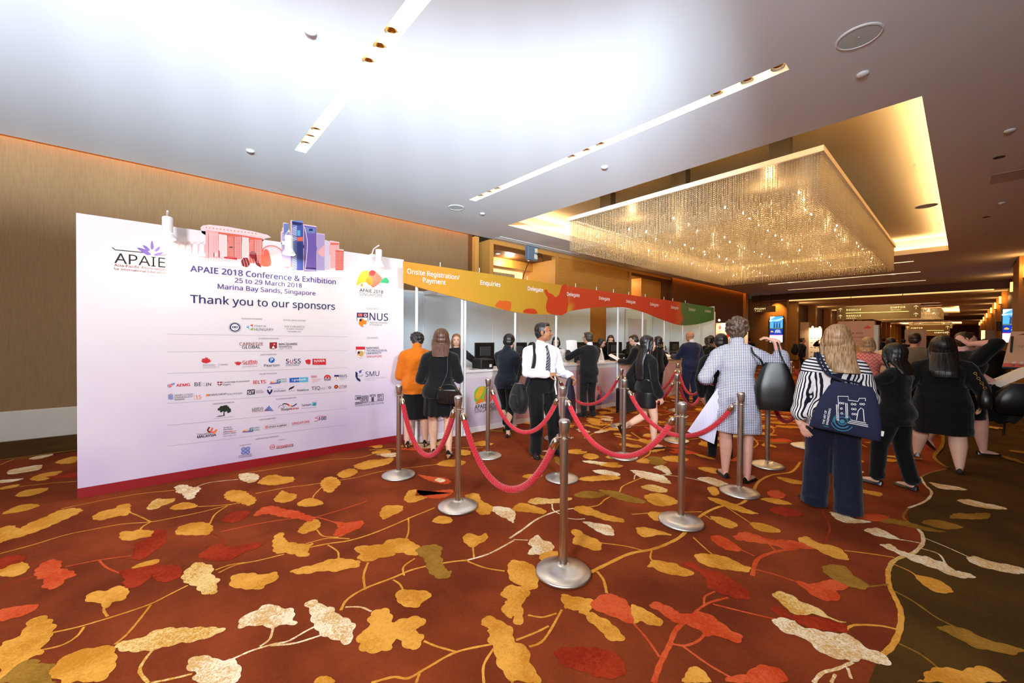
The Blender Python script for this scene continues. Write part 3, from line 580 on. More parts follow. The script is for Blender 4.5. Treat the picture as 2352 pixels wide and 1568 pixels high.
LEAVES = """
A G 0,1132 0,965 60,930 100,900 150,840 205,828 245,845 248,885 225,905 235,925 205,960 195,1000 130,1020 80,1060 30,1110
A O 10,1132 60,1070 110,1030 190,1025 180,1045 245,1050 230,1075 235,1110 250,1132
A G 222,1095 240,1060 300,1010 370,985 450,970 520,960 530,1010 520,1060 490,1110 440,1132 400,1132 360,1125 300,1132 270,1110 235,1110
A M 528,975 560,945 640,930 700,895 760,880 850,885 950,875 1020,880 1020,895 960,920 880,945 820,955 760,970 700,980 640,985 580,990 540,985
A C 1088,860 1100,840 1130,815 1180,800 1200,780 1260,778 1290,790 1340,790 1350,815 1335,840 1355,860 1320,868 1280,868 1250,890 1230,880 1200,870 1150,868 1110,880 1095,880
A C 1400,770 1420,755 1455,755 1480,775 1520,790 1540,820 1590,835 1625,860 1620,890 1605,910 1610,940 1580,955 1540,940 1500,930 1470,910 1450,880 1420,840 1415,800
A G 1640,950 1650,910 1690,880 1680,840 1710,805 1760,795 1790,820 1800,850 1830,840 1890,830 1935,840 1935,870 1900,890 1940,910 1930,950 1890,978 1850,960 1815,930 1800,970 1770,985 1710,990 1660,985
A C 858,1050 870,1020 920,1005 970,1015 1010,1035 1060,1025 1100,1050 1108,1090 1090,1115 1060,1132 900,1132 880,1110 900,1090 870,1075
A M 835,660 850,620 880,590 905,578 940,590 975,605 975,635 1000,660 985,690 1000,710 970,730 930,725 900,690 870,685 850,680
A G 392,750 400,730 440,710 480,712 510,700 550,690 590,705 585,735 560,755 510,765 490,790 470,780 440,765 405,765
A G 1055,690 1060,660 1065,640 1110,630 1160,630 1200,640 1260,625 1277,640 1265,665 1220,680 1200,700 1150,705 1110,705 1075,698
A G 425,375 470,345 520,335 550,318 595,315 597,340 580,365 540,370 500,380 460,388
A G 805,450 810,425 840,410 890,400 940,398 970,410 970,435 950,455 900,458 850,455
A G 545,465 560,440 600,440 640,430 690,435 735,440 700,460 650,470 610,480 575,480
A G 1030,275 1050,252 1090,250 1130,262 1160,280 1170,305 1140,322 1110,310 1080,305 1050,300
A G 780,335 800,318 845,305 885,312 905,325 870,335 820,340
A M 670,335 690,310 720,290 760,290 800,288 790,305 750,320 710,338
A C 800,235 840,226 880,235 915,238 905,260 880,290 845,285 830,265 810,260
A C 1090,180 1120,172 1160,175 1188,185 1175,205 1145,217 1115,210 1100,198
A G 1182,215 1210,190 1260,180 1300,188 1340,192 1345,210 1300,220 1250,228 1210,226
A G 1255,300 1270,275 1290,252 1320,265 1358,268 1350,290 1300,308
A G 1360,315 1400,290 1440,288 1480,310 1450,322 1400,326
A G 1475,240 1470,210 1500,190 1540,195 1558,215 1540,240 1520,260 1490,255
A G 1545,180 1570,160 1610,152 1640,165 1610,185 1570,196
A G 1620,140 1680,115 1740,110 1795,102 1790,125 1740,140 1680,155 1640,152
A G 1255,510 1250,470 1270,448 1300,450 1310,480 1350,490 1390,500 1430,495 1415,520 1415,545 1390,555 1350,545 1300,540 1260,540
A G 1365,440 1385,410 1420,385 1455,388 1470,410 1450,430 1420,440 1390,450
A G 1740,350 1760,325 1800,320 1843,322 1838,345 1800,365 1760,385 1745,372
A G 1330,625 1380,605 1440,590 1500,570 1560,565 1620,568 1650,575 1640,600 1580,610 1540,625 1470,622 1400,632 1350,632
A G 1620,525 1640,505 1700,505 1760,500 1800,530 1800,550 1740,560 1690,580 1640,565 1650,540
A G 1755,530 1760,490 1800,475 1860,470 1890,490 1930,520 1920,545 1880,550 1840,535 1790,540
A O 1910,520 1960,500 2000,500 2020,515 2015,545 2030,570 2030,600 2060,620 2060,645 2020,660 1985,645 1960,610 1940,570 1920,550
A G 1812,745 1815,715 1850,705 1900,710 1960,715 1975,740 1940,760 1915,785 1870,785 1830,770
A G 2120,475 2135,452 2165,450 2190,460 2225,448 2228,475 2190,500 2165,515 2140,500
A C 2245,335 2280,325 2352,340 2352,400 2320,380 2290,370 2265,355
A G 1980,395 2010,368 2060,375 2068,395 2030,405
A G 2125,275 2180,265 2210,300 2255,330 2240,360 2190,355 2150,300
A G 1850,290 1870,255 1910,250 1900,275 1940,275 1955,285 1900,305 1870,305
A R 1915,180 1990,190 2040,195 2065,210 2040,222 1990,215 1940,195
A R 1905,250 1930,275 1980,255 2070,250 2060,275 2000,288 1940,280
A R 1165,360 1200,330 1250,325 1300,335 1350,345 1400,360 1440,375 1420,392 1370,385 1320,375 1270,370 1220,360 1180,368
A R 1530,455 1545,420 1535,395 1580,400 1660,390 1650,420 1600,445 1560,462
A D 1015,385 1060,355 1140,345 1130,370 1080,398 1030,395
A D 915,540 990,500 1040,510 1190,490 1180,515 1110,540 1050,570 980,575 930,565
A D 620,500 680,470 710,435 755,440 760,480 720,520 660,565 610,560
A D 545,620 600,610 660,590 720,585 700,640 650,680 590,700 560,680 570,650
A D 700,610 760,590 820,600 830,640 790,665 740,670 700,645
A R 165,655 170,610 200,580 240,567 275,580 280,605 320,615 340,640 300,660 280,690 230,705 200,690 205,665
A R 0,800 60,785 165,775 165,795 110,825 50,840 0,850
A G 0,610 60,580 110,580 130,600 110,630 60,648 0,640
A D 0,565 60,550 120,555 100,580 50,592 0,612
A G 0,490 0,430 50,412 90,425 150,395 210,370 270,345 340,332 378,340 330,370 290,390 240,410 190,430 140,450 80,470 30,480
A G 10,360 60,330 120,315 185,318 150,335 90,350
A G 70,275 120,250 220,240 190,262 120,280
A G 140,200 190,175 285,163 250,185 190,208
A C 40,160 110,145 190,135 180,155 110,170 45,178
A C 135,105 190,90 245,85 210,100 160,110
A G 250,125 290,108 350,95 350,120 300,130
A D 210,190 280,180 350,170 350,188 280,196
A C 0,205 60,200 105,198 60,212 0,218
A G 0,240 50,228 90,225 60,240 0,248
A G 2352,690 2310,700 2290,730 2320,750 2300,790 2310,820 2352,830
A G 2205,860 2215,830 2250,830 2300,860 2352,900 2352,1132 2310,1090 2280,1040 2260,980 2230,940 2240,900
A G 1440,1125 1460,1105 1500,1102 1525,1115 1530,1132 1445,1132
A G 600,610 640,585 720,567 720,585 660,600
A G 1700,80 1740,66 1790,70 1770,86
A G 2000,130 2060,110 2130,120 2110,138 2040,142
A C 1990,205 2010,195 2040,205 2020,215
B G 0,580 40,570 100,590 130,640 130,690 90,705 40,680 0,660
B G 0,695 50,690 90,710 80,740 60,770 65,800 55,860 25,860 20,830 0,810
B G 235,730 300,740 370,745 400,775 370,800 390,820 460,850 510,900 520,930 480,938 440,920 400,880 370,860 340,815 290,800 250,785
B G 555,775 600,785 660,820 700,850 690,870 640,868 600,850 565,855
B R 370,770 400,740 450,725 520,745 550,775 560,820 560,860 500,840 430,815 390,795
B R 640,770 680,765 740,790 790,815 850,805 900,815 950,845 1010,885 1065,915 1060,940 1020,940 960,915 900,920 860,890 800,860 740,845 700,815 650,790
B D 1190,790 1230,780 1290,815 1370,825 1430,830 1500,855 1540,875 1530,900 1450,895 1370,880 1300,840 1230,825
B C 1210,850 1230,835 1290,840 1330,870 1400,890 1470,905 1530,905 1590,930 1620,965 1680,990 1730,1020 1735,1045 1700,1052 1640,1030 1580,1030 1520,1020 1440,1000 1380,960 1350,930 1290,910 1240,885
B M 1205,725 1240,712 1300,735 1340,765 1400,785 1450,820 1500,845 1545,858 1500,850 1430,825 1380,815 1330,825 1280,805 1250,770 1220,745
B C 1690,500 1740,497 1790,525 1850,545 1900,550 1950,570 1990,585 2030,615 2100,630 2135,648 2080,650 2020,640 1970,620 1900,595 1850,575 1800,550 1740,525
B C 2090,565 2130,553 2200,575 2280,590 2352,610 2352,632 2300,632 2220,615 2140,595
B C 1622,430 1680,422 1740,450 1790,475 1840,485 1750,472 1680,460 1640,445
B G 1855,640 1900,645 1960,660 2010,690 2025,715 1970,720 1940,712 1900,690 1870,665
B O 1430,605 1480,590 1540,600 1570,640 1640,680 1630,705 1570,695 1520,675 1470,650 1440,630
B G 1320,475 1360,463 1410,490 1480,505 1520,525 1555,565 1520,568 1450,545 1400,520 1350,500
B R 1025,460 1070,443 1130,455 1200,475 1270,480 1340,490 1390,520 1330,515 1260,520 1200,500 1150,492 1080,485 1040,478
B R 920,465 960,458 1010,480 1060,525 1000,525 950,500
B G 850,550 880,540 950,545 1000,560 1060,590 1105,605 1090,625 1020,615 960,610 910,600 870,580
B G 655,570 700,575 760,585 790,605 840,625 820,645 760,640 700,625 660,605 630,600
B D 780,590 830,580 880,610 950,620 1000,650 1060,690 1100,720 1090,750 1030,740 960,720 900,690 900,650 840,610
B R 1310,665 1380,680 1460,658 1530,680 1540,700 1500,715 1515,745 1460,755 1400,740 1350,705
B D 215,980 300,965 400,975 490,1000 535,1060 510,1100 420,1105 330,1080 260,1060 225,1030
B R 1010,1130 1000,1100 1080,1090 1150,1050 1230,1065 1270,1100 1240,1130
B G 795,1110 830,1060 880,1070 920,1120 910,1130 800,1130
B G 0,885 20,940 60,960 90,985 100,1040 130,1090 135,1130 60,1120 0,1100
B G 1890,1120 1900,1090 1980,1060 2060,1070 2130,1058 2200,1070 2250,1110 2245,1130 1890,1130
B O 1960,880 2020,870 2100,890 2160,925 2240,950 2352,980 2300,1005 2220,985 2130,970 2070,940 2000,905
B C 2050,295 2100,292 2170,310 2230,320 2280,337 2200,335 2130,325 2080,312
B C 1920,215 1970,222 2050,235 2090,250 2020,248 1960,240
B O 2010,375 2050,355 2110,358 2195,355 2190,375 2130,385 2060,380
B O 1885,395 1950,385 2020,400 2070,420 2000,430 1930,415
B O 1640,370 1720,375 1800,390 1870,410 1995,440 1930,438 1850,425 1760,405 1700,395
B C 1465,352 1520,358 1580,380 1650,395 1560,402 1500,385
B G 1580,240 1630,250 1700,262 1690,278 1640,268 1600,258
B R 1560,362 1640,358 1730,370 1700,392 1620,385
B G 1100,400 1150,400 1210,420 1240,440 1190,445 1130,430
B G 915,372 960,372 1000,385 1045,410 1010,425 960,405
B G 580,425 620,420 670,430 740,455 690,455 630,465 595,455
B G 280,440 310,430 350,455 390,470 415,490 415,525 380,525 330,505 290,490 295,460
B C 85,540 100,510 85,490 130,455 150,475 190,490 200,520 160,545 120,545
B C 335,395 400,400 460,415 480,455 440,455 390,430
B G 295,330 340,322 400,345 460,365 520,385 515,398 450,390 390,370 330,360
B M 85,300 130,285 200,290 285,285 270,300 200,310 120,315
B G 10,340 50,310 110,320 165,345 150,360 80,350
B O 295,272 340,255 400,258 440,270 400,285 340,286
B O 410,248 480,255 550,275 620,300 600,312 530,300 450,275
B G 615,275 680,265 750,285 765,310 700,325 640,305
B G 635,365 650,348 690,355 710,380 670,390
B C 555,158 620,165 690,180 730,205 735,220 670,210 610,195 580,180
B C 380,160 440,158 505,175 480,188 420,178
B G 310,200 380,185 470,182 510,195 440,206 360,208
B G 335,95 360,82 400,88 405,102 370,110
B C 660,145 700,136 735,160 730,180 690,160
B C 860,195 910,190 960,205 1005,225 960,235 900,215
B G 905,285 960,290 1020,310 1080,335 1140,358 1080,355 1010,335 940,305
B M 600,235 650,225 720,245 710,260 650,255
B G 1220,190 1270,195 1340,210 1370,220 1300,222 1250,205
B G 138,550 170,532 220,530 218,555 180,572 145,570
B D 1190,340 1240,325 1320,345 1345,365 1280,370 1220,358
B R 1180,260 1220,250 1260,270 1240,290 1200,282
B G 1150,290 1200,285 1260,300 1290,315 1230,315 1180,302
B G 905,240 940,236 960,262 930,275
B G 860,150 920,145 980,165 940,175
B G 700,100 760,92 820,110 780,122 720,116
B G 440,100 500,85 560,95 520,112
B G 150,180 120,200 60,190 80,178
B G 580,120 610,105 650,110 640,128
B C 1480,150 1540,150 1620,165 1560,176
"""
VINES = """
A G 5 0,540 150,500 300,455 420,430 560,405 690,395 800,375 920,350 1080,310
A G 9 225,905 340,880 430,855 560,815 690,770 780,725 860,685
A G 8 170,985 280,960 350,920 385,875
A G 9 525,955 580,910 640,840 690,775
A G 7 493,828 475,800 485,775
A G 7 1000,628 1080,592 1180,572 1300,543
A G 7 985,615 1060,590 1150,578
A G 8 1400,515 1500,495 1600,480 1700,450 1800,410 1880,375 1990,330
A G 6 1400,495 1500,470 1600,472
A C 9 1060,1025 1150,985 1250,955 1320,940 1400,895 1450,870
A C 8 1240,960 1350,950 1480,910
A C 8 1250,880 1235,930 1190,965
A G 10 1560,800 1590,750 1670,700 1800,650 1900,610 2050,580 2140,570
A C 9 2140,570 2240,540 2352,480
A G 9 1672,705 1665,640 1685,580
A G 6 1850,640 1848,600 1900,562
A G 6 1850,715 1830,680 1800,660
A C 8 1580,785 1650,785 1700,805
A G 9 1940,940 2000,965 2090,990
A G 11 1700,1132 1800,1105 1870,1110 1960,1060 2090,990 2250,955
A G 7 1920,1090 1905,1132
A G 10 2215,1132 2215,1050 2260,975
A M 12 700,980 660,1030 640,1080 680,1132
A M 9 690,1132 800,1110 880,1090
A G 5 1550,565 1545,530 1500,500
A G 6 2170,560 2165,510
A G 6 2140,575 2220,605 2310,620
A D 6 0,695 80,665 165,640
A R 6 300,600 450,570 600,550
A R 6 455,572 490,605 550,630
A D 5 470,565 560,540 620,530
A R 6 1010,440 1200,400 1340,380 1450,375 1540,400
A R 5 1440,375 1560,340 1680,300
A G 5 690,395 640,370 590,350
A G 5 685,398 655,415 640,432
A G 5 960,405 985,360 1040,322
A G 4 905,325 1000,320 1100,310
A G 4 1170,265 1300,240 1420,225 1480,215
A G 4 1550,205 1640,190 1740,165 1850,150 2100,120
A G 4 280,335 500,290 650,265 800,250
A C 4 900,235 960,215 1090,200
A G 6 1870,375 1870,440 1855,480
A G 5 1450,430 1480,460 1550,465
A G 3 1120,172 1330,140 1500,110 1650,100 1780,60
A G 4 1430,290 1440,270 1475,235
A G 4 0,135 60,110 140,100
A G 4 0,245 120,230 260,215 350,210
A D 4 950,440 1015,470 1020,500
B G 12 370,625 440,590 550,540 650,520 720,495 790,455 870,370 960,325 1060,310 1110,260 1140,210 1200,180 1290,165 1330,120
B G 11 400,620 430,660 445,720
B G 6 610,525 530,505 415,490
B G 7 650,525 645,560 670,580
B G 5 840,465 900,520 930,545
B G 5 880,355 910,375 925,385
B G 5 990,325 1050,365 1110,405
B G 5 560,360 680,352 880,348
B G 18 1690,1012 1750,960 1785,880 1788,800 1762,740 1735,680 1730,620
B M 15 1730,620 1760,570 1850,535
B C 12 1850,535 1890,490 1880,440 1830,400
B O 8 1830,400 1800,370 1825,330
B C 8 1825,330 1900,300 1930,260 1900,225 1880,190
B O 6 1880,190 1920,170 2000,150
B G 11 1780,888 1700,870 1590,865 1545,880 1532,910
B C 14 1390,1130 1430,1085 1500,1065 1570,1035
B C 10 1470,1130 1490,1090
B C 10 1545,1060 1562,1110
B G 6 1760,557 1650,540 1530,525
B O 9 1735,680 1640,690
B C 6 1890,465 2000,510 2110,560
B C 6 1880,515 1960,540 1990,580
B G 6 1750,585 1830,620 1870,650
B O 6 1760,710 1850,760 1950,830 2050,880
B O 8 1780,950 1880,1000 1960,1062
B C 4 1790,475 1890,493
B R 20 660,1130 690,1040 730,960 760,890 810,845
B R 11 740,950 800,960 860,940 895,905
B R 7 560,850 630,930 685,1010
B R 10 850,805 910,765 1000,740
B R 8 890,770 895,735 940,712
B R 4 930,770 1050,800 1220,840
B R 15 1110,640 1135,565 1220,530 1320,515
B R 6 1120,550 1060,522
B R 6 1215,525 1185,495
B R 5 1120,610 1230,640 1330,675
B D 6 1440,490 1465,420 1430,340
B R 9 790,960 900,1040 1010,1105
B G 10 30,935 120,900 180,870
B G 10 90,965 160,930 240,795
B G 8 85,820 150,830 215,812
B C 9 0,470 60,430 130,380 220,345 300,332
B G 6 300,332 400,320 440,290 500,260 520,230 600,195
B C 5 195,312 200,340 230,358
B C 5 230,372 300,382 345,380
B C 6 20,475 85,478
B C 5 600,195 700,180 850,200 960,232
B C 5 700,180 740,175 720,160
B C 4 570,200 575,180 590,170
"""
SC_A = (1.9932, 0, 1000); SC_B = (1.9898, 1170, 1000)
def leafpix(k, s):
    sc_, ox, oy = SC_A if k == 'A' else SC_B
    return [(ox+float(a)/sc_, oy+float(b)/sc_) for a, b in (q.split(',') for q in s)]
rc = random.Random(7)
fl = MB()
# ground field: rust centre with olive borders along both walls
XBL, XBR = -7.55, -0.24
BORD = [onz(1170+a/1.9898, 1000+b/1.9898)[:2] for a, b in ((1690, 1012), (1750, 960), (1785, 880), (1788, 800), (1762, 740), (1735, 680), (1730, 620), (1760, 570), (1850, 535), (1890, 490), (1880, 440), (1830, 400), (1825, 330), (1900, 300), (1930, 260), (1900, 225), (1880, 190), (1920, 170), (2000, 150))]
LOW = [np.array([XBR+.05*sin(k*1.1), -6.6+k*.8]) for k in range(11)]; FAR = [np.array([XBR+.05*sin(k*1.1), 7.4+k*.8]) for k in range(60)]
bord = smooth_open([np.array([XBR, YB])]+LOW+BORD+FAR+[np.array([XBR, YE])], 4)
fl.poly([(XBL, YE, 0), (XBL, YB, 0)]+[(p[0], p[1], 0) for p in bord], 0)
fl.poly([(XR, YB, 0), (XR, YE, 0)]+[(p[0], p[1], 0) for p in bord[::-1]], 1)
fl.poly([(XW-1.7, YB, 0), (XBL, YB, 0), (XBL, YE, 0), (XW-1.7, YE, 0)], 1)
lay = [0.0012]
def scallop(g):
    n = len(g); c = np.mean(g, axis=0); per = sum(np.linalg.norm(np.subtract(g[i], g[i-1])) for i in range(n)); lob = max(9, round(per/0.075)); amp = min(.013, per*.0105); out = []; s_ = 0.0; ph = rc.uniform(0, 6)
    for i in range(n):
        a, b, d = np.array(g[i-1]), np.array(g[i]), np.array(g[(i+1) % n])
        for k in range(3):
            p = b+(d-b)*k/3; t = unit(d-a); nn = np.array([t[1], -t[0]]); nn = nn if np.dot(nn, b-c) > 0 else -nn
            q = s_+np.linalg.norm(d-b)*k/3; out.append(p+nn*amp*(abs(sin(pi*lob*q/per+ph))-.5+.5*sin(q*23+ph)))
        s_ += np.linalg.norm(d-b)
    return out
def put_leaf(g, m):
    lay[0] += 0.0000045
    g = smooth_closed([(p[0], p[1]) for p in g], 4)
    g = scallop(g)
    a = sum(g[i][0]*g[(i+1) % len(g)][1]-g[(i+1) % len(g)][0]*g[i][1] for i in range(len(g)))
    if a < 0: g = g[::-1]
    fl.poly([(p[0], p[1], lay[0]) for p in g], m)
def put_vine(g, w, m):
    lay[0] += 0.0000045
    P = smooth_open([np.array(p[:2]) for p in g], 6); vs = []; fs = []
    for i, p in enumerate(P):
        d = unit(P[min(i+1, len(P)-1)]-P[max(i-1, 0)]); n = np.array([-d[1], d[0]]); t = w*(1+0.12*sin(i*1.7))
        vs += [(*(p+n*t/2), lay[0]-0.0009), (*(p-n*t/2), lay[0]-0.0009)]
    for i in range(len(P)-1): fs.append((2*i+1, 2*i+3, 2*i+2, 2*i))
    fl.add(vs, fs, m)
for ln in VINES.strip().splitlines():
    q = ln.split(); g = [onz(*p) for p in leafpix(q[0], q[3:])]
    k = 1.9932 if q[0] == 'A' else 1.9898
    dist = np.mean([np.dot(p-CAM, fw) for p in g])
    put_vine(g, max(0.012, float(q[2])/k*dist/F*1.15), KEY[q[1]])
for ln in LEAVES.strip().splitlines():
    q = ln.split(); put_leaf([onz(*p) for p in leafpix(q[0], q[2:])], KEY[q[1]])
# the rest of the carpet repeats the same kinds of leaf along wandering stems
TEMPL = [[(0, 0), (.2, .05), (.45, .28), (.72, .34), (.95, .2), (.82, .04), (1.0, -.12), (.8, -.3), (.5, -.26), (.2, -.05)],
         [(0, 0), (.15, .1), (.4, .14), (.6, .2), (.8, .14), (1, .1), (1.2, .02), (1.05, -.06), (.85, -.08), (.7, -.16), (.45, -.12), (.2, -.12)],
         [(0, 0), (.08, .18), (.25, .24), (.4, .18), (.6, .28), (.85, .2), (.9, 0), (.8, -.18), (.55, -.2), (.42, -.28), (.2, -.22), (.06, -.12)]]
def in_traced(x, y):
    v = np.array([x, y, 0.0])-CAM; z = v @ fw
    if z < 0.3: return False
    px, py = CX+F*(v @ rt)/z, CY-F*(v @ up)/z
    return -60 < px < 2420 and 1072 - (22 if px < 1180 else 0) < py < 1640
def stem(x, y, ang, n, step=0.3, main=2):
    pts = [(x, y)]; a = ang; bend = rc.uniform(-.5, .5)
    for k in range(n):
        a += bend*0.35+rc.uniform(-.25, .25)
        if k % 4 == 3: bend = -bend
        x += cos(a)*step; y += sin(a)*step; pts.append((x, y))
    if main is not None and not any(in_traced(*p) for p in pts) and all(XBL+.1 < p[0] < XBR-.05 for p in pts): put_vine(pts, 0.022, main)
    for k in range(1, len(pts)):
        for sd in (1, -1):
            if rc.random() < 0.30: continue
            la = a+sd*rc.uniform(.5, 1.5)+rc.uniform(-.3, .3); s = rc.uniform(.26, .42)
            bx, by = pts[k][0]+cos(la)*.1, pts[k][1]+sin(la)*.1
            ex, ey = bx+cos(la)*s, by+sin(la)*s
            if in_traced(bx, by) or in_traced(ex, ey): continue
            if not all(XBL+.1 < q < XBR-.02 for q in (bx, ex)): continue
            T = TEMPL[rc.randrange(3)]; m = rc.choices([2, 3, 4, 6, 7, 5], [58, 12, 9, 6, 10, 5])[0]
            fx = rc.choice((1, -1))
            put_leaf([(bx+s*(u*cos(la)-fx*v*sin(la)), by+s*(u*sin(la)+fx*v*cos(la))) for u, v in T], m)
yy = -5.5
while yy < 30:
    for xx in (-6.9, -5.9, -4.9, -3.9, -2.9, -1.9, -1.0):
        stem(xx+rc.uniform(-.3, .3), yy+rc.uniform(-.4, .4), rc.choice((1.2, 1.9, 1.57, 0.9, 2.3)), 5)
    yy += 1.25
while yy < 75:
    for xx in (-6.5, -5.2, -3.9, -2.6, -1.3): stem(xx, yy, 1.6, 4, 0.45, None)
    yy += 1.9
for k in range(40):
    x = rc.uniform(0.0, 1.3); y = rc.uniform(8, 34); s = rc.uniform(.3, .5); la = rc.uniform(0, 6.28)
    T = TEMPL[rc.randrange(3)]
    if 0.15 < x+s*cos(la) < 1.4: put_leaf([(x+s*(u*cos(la)-v*sin(la)), y+s*(u*sin(la)+v*cos(la))) for u, v in T], rc.choice((6, 6, 7)))
put_vine([BORD[-1]]+FAR, 0.035, 6); put_vine(LOW, 0.05, 2)
put_vine([(XBL+.05*sin(k*1.3), -6.5+k*.8) for k in range(70)], 0.04, 6)
struct(fl.build('floor', CM, loc=(-3.6, 10, 0)))
# ------------------------------------------------------------------ inks
INK = {}
def ink(n):
    if n not in INK:
        rgb = dict(navy=(38, 44, 92), purple=(74, 66, 138), black=(30, 28, 30), grey=(110, 108, 112), red=(205, 44, 52), coral=(226, 104, 84), orange=(240, 132, 40), amber=(240, 178, 50),
                   green=(60, 160, 110), lime=(130, 190, 60), blue=(36, 98, 180), sky=(90, 178, 214), teal=(60, 140, 130), maroon=(140, 36, 42), white=(245, 242, 242), pink=(236, 176, 176),
                   pale=(244, 214, 212), lilac=(176, 160, 204), violet=(112, 92, 168), indigo=(70, 84, 160), steel=(112, 130, 186), mist=(214, 204, 224), line=(168, 160, 166), lightgrey=(196, 194, 196), tree=(36, 48, 34), gold=(206, 168, 90), splash_orange=(206, 96, 34), splash_red=(190, 62, 28))[n]
        INK[n] = mat('ink_'+n, rgb, 0.6, spec=0.25)
    return INK[n]
class Print:
    """collects printed shapes, given in photograph pixels, on one board"""
    def __init__(s, board, conv=lambda x, y: (x, y)): s.b = board; s.c = conv; s.mb = MB(); s.inks = []; s.k = 0
    def i(s, n):
        if n not in s.inks: s.inks.append(n)
        return s.inks.index(n)
    def L(s): s.k += 1; return s.b.lift+0.00006*(s.k % 20)
    def t(s, txt, xl, yl, xr, yr, c, bold=0.0, **k): s.b.tpx(s.mb, txt, *s.c(xl, yl), *s.c(xr, yr), m=s.i(c), bold=bold, l=s.b.lift+0.0014, **k); return s
    def p(s, pts, c, smooth=0):
        q = [s.b.uv(*s.c(x, y)) for x, y in pts]
        if smooth: q = smooth_closed(q, smooth)
        s.b.shape(s.mb, q, s.i(c), s.L()); return s
    def r(s, x0, y0, x1, y1, c): return s.p([(x0, y1), (x1, y1), (x1, y0), (x0, y0)], c)
    def d(s, x, y, r, c, r0=None, a0=0, a1=360):
        u = s.b.uv(*s.c(x, y)); rr = abs(s.b.uv(*s.c(x+r, y))[0]-u[0])
        if r0 is None: s.b.disc(s.mb, u[0], u[1], rr, s.i(c), s.L(), a0=a0, a1=a1)
        else: s.b.ring(s.mb, u[0], u[1], rr*r0/r, rr, s.i(c), s.L(), a0=a0, a1=a1)
        return s
    def l(s, pts, wpx, c, smooth=0):
        q = [s.b.uv(*s.c(x, y)) for x, y in pts]
        u = s.b.uv(*s.c(*pts[0])); w = abs(s.b.uv(*s.c(pts[0][0], pts[0][1]+wpx))[1]-u[1])
        if smooth: q = smooth_open(q, smooth)
        s.b.line(s.mb, q, w, s.i(c), s.L()); return s
    def done(s, name, parent, label=None):
        o = s.mb.build(name, [ink(n) for n in s.inks], parent)
        if label: o['label'] = label
        return o
# ------------------------------------------------------------------ the sponsor wall
PX, PY0, PY1, PH = -5.335, -0.55, 2.64, 2.595
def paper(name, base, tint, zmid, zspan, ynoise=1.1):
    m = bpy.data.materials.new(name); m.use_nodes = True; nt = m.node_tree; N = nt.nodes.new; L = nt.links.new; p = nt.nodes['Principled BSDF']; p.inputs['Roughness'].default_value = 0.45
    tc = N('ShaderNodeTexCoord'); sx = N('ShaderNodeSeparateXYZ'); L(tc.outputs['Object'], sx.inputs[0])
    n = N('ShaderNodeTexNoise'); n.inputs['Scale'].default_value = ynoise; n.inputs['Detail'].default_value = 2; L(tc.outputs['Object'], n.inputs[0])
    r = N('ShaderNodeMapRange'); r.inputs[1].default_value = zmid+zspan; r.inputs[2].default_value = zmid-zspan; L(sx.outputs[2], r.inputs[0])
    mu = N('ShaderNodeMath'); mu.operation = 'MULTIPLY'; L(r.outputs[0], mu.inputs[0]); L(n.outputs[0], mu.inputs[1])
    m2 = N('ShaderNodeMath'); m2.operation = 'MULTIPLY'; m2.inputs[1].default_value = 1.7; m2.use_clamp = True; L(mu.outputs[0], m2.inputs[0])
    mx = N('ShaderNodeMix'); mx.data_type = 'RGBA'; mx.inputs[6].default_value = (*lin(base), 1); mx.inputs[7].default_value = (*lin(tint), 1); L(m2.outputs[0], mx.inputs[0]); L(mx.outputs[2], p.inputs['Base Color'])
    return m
t_wall = thing('sponsor_wall', 'white freestanding sponsor wall printed with logos and a city skyline on top', 'display wall', (PX, (PY0+PY1)/2, 0))
MB().box((PX-0.06, PY0, 0.0), (PX, PY1, PH)).build('panel', paper('poster_paper', (236, 230, 232), (206, 190, 222), 0.9, 0.9), t_wall)
MB().box((PX-0.13, PY0, 0.0), (PX-0.065, PY1, PH-0.04)).build('backing_frame', M_WHITE, t_wall)
MB().box((PX-0.001, PY0, 0.0), (PX+0.004, PY1, 0.092)).build('base_band', mat('band_crimson', (146, 16, 26), 0.5), t_wall)
BW = Board((PX, 0, 0), (0, 1, 0), (0, 0, 1), (1, 0, 0), 0.003)
c2 = lambda x, y: (380+x/4.2, 480+y/4.2)
c3 = lambda x, y: (370+x/4.2, 700+y/4.2)
c4 = lambda x, y: (370+x/4.2, 880+y/4.2)
cl = lambda x, y: (170+x/3.646, 470+y/3.646)
# skyline: cut-out silhouettes standing above the panel's top edge, then the print on them
def cut(pts):
    q = [BW.uv(*c2(x, y)) for x, y in pts]; return [BW.P(a, b, 0.0) for a, b in q]
sk = MB()
sk.prism(cut([(350, 230), (340, 175), (360, 158), (420, 150), (600, 170), (850, 215), (985, 248), (1020, 275), (960, 284), (930, 320), (500, 320)])[::-1], (-0.03, 0, 0))
sk.prism(cut([(1117, 340), (1117, 215), (1130, 213), (1130, 178), (1138, 176), (1138, 130), (1188, 137), (1190, 185), (1203, 222), (1212, 235), (1212, 105), (1330, 130), (1330, 146), (1457, 165), (1457, 230), (1537, 240), (1537, 297), (1578, 308), (1582, 330), (1588, 303), (1676, 318), (1676, 385), (1720, 390), (1720, 440)])[::-1], (-0.03, 0, 0))
sk.build('skyline_cutout', mat('cutout_pink', (240, 214, 220), 0.5), t_wall)
s = Print(BW, c2)
s.p([(345, 170), (420, 156), (600, 176), (850, 221), (980, 254), (1012, 274), (950, 276), (800, 250), (600, 215), (430, 198), (360, 186)], 'pale')
for x in range(390, 900, 34): s.r(x, 172+(x-390)*.125, x+10, 182+(x-390)*.125, 'coral')
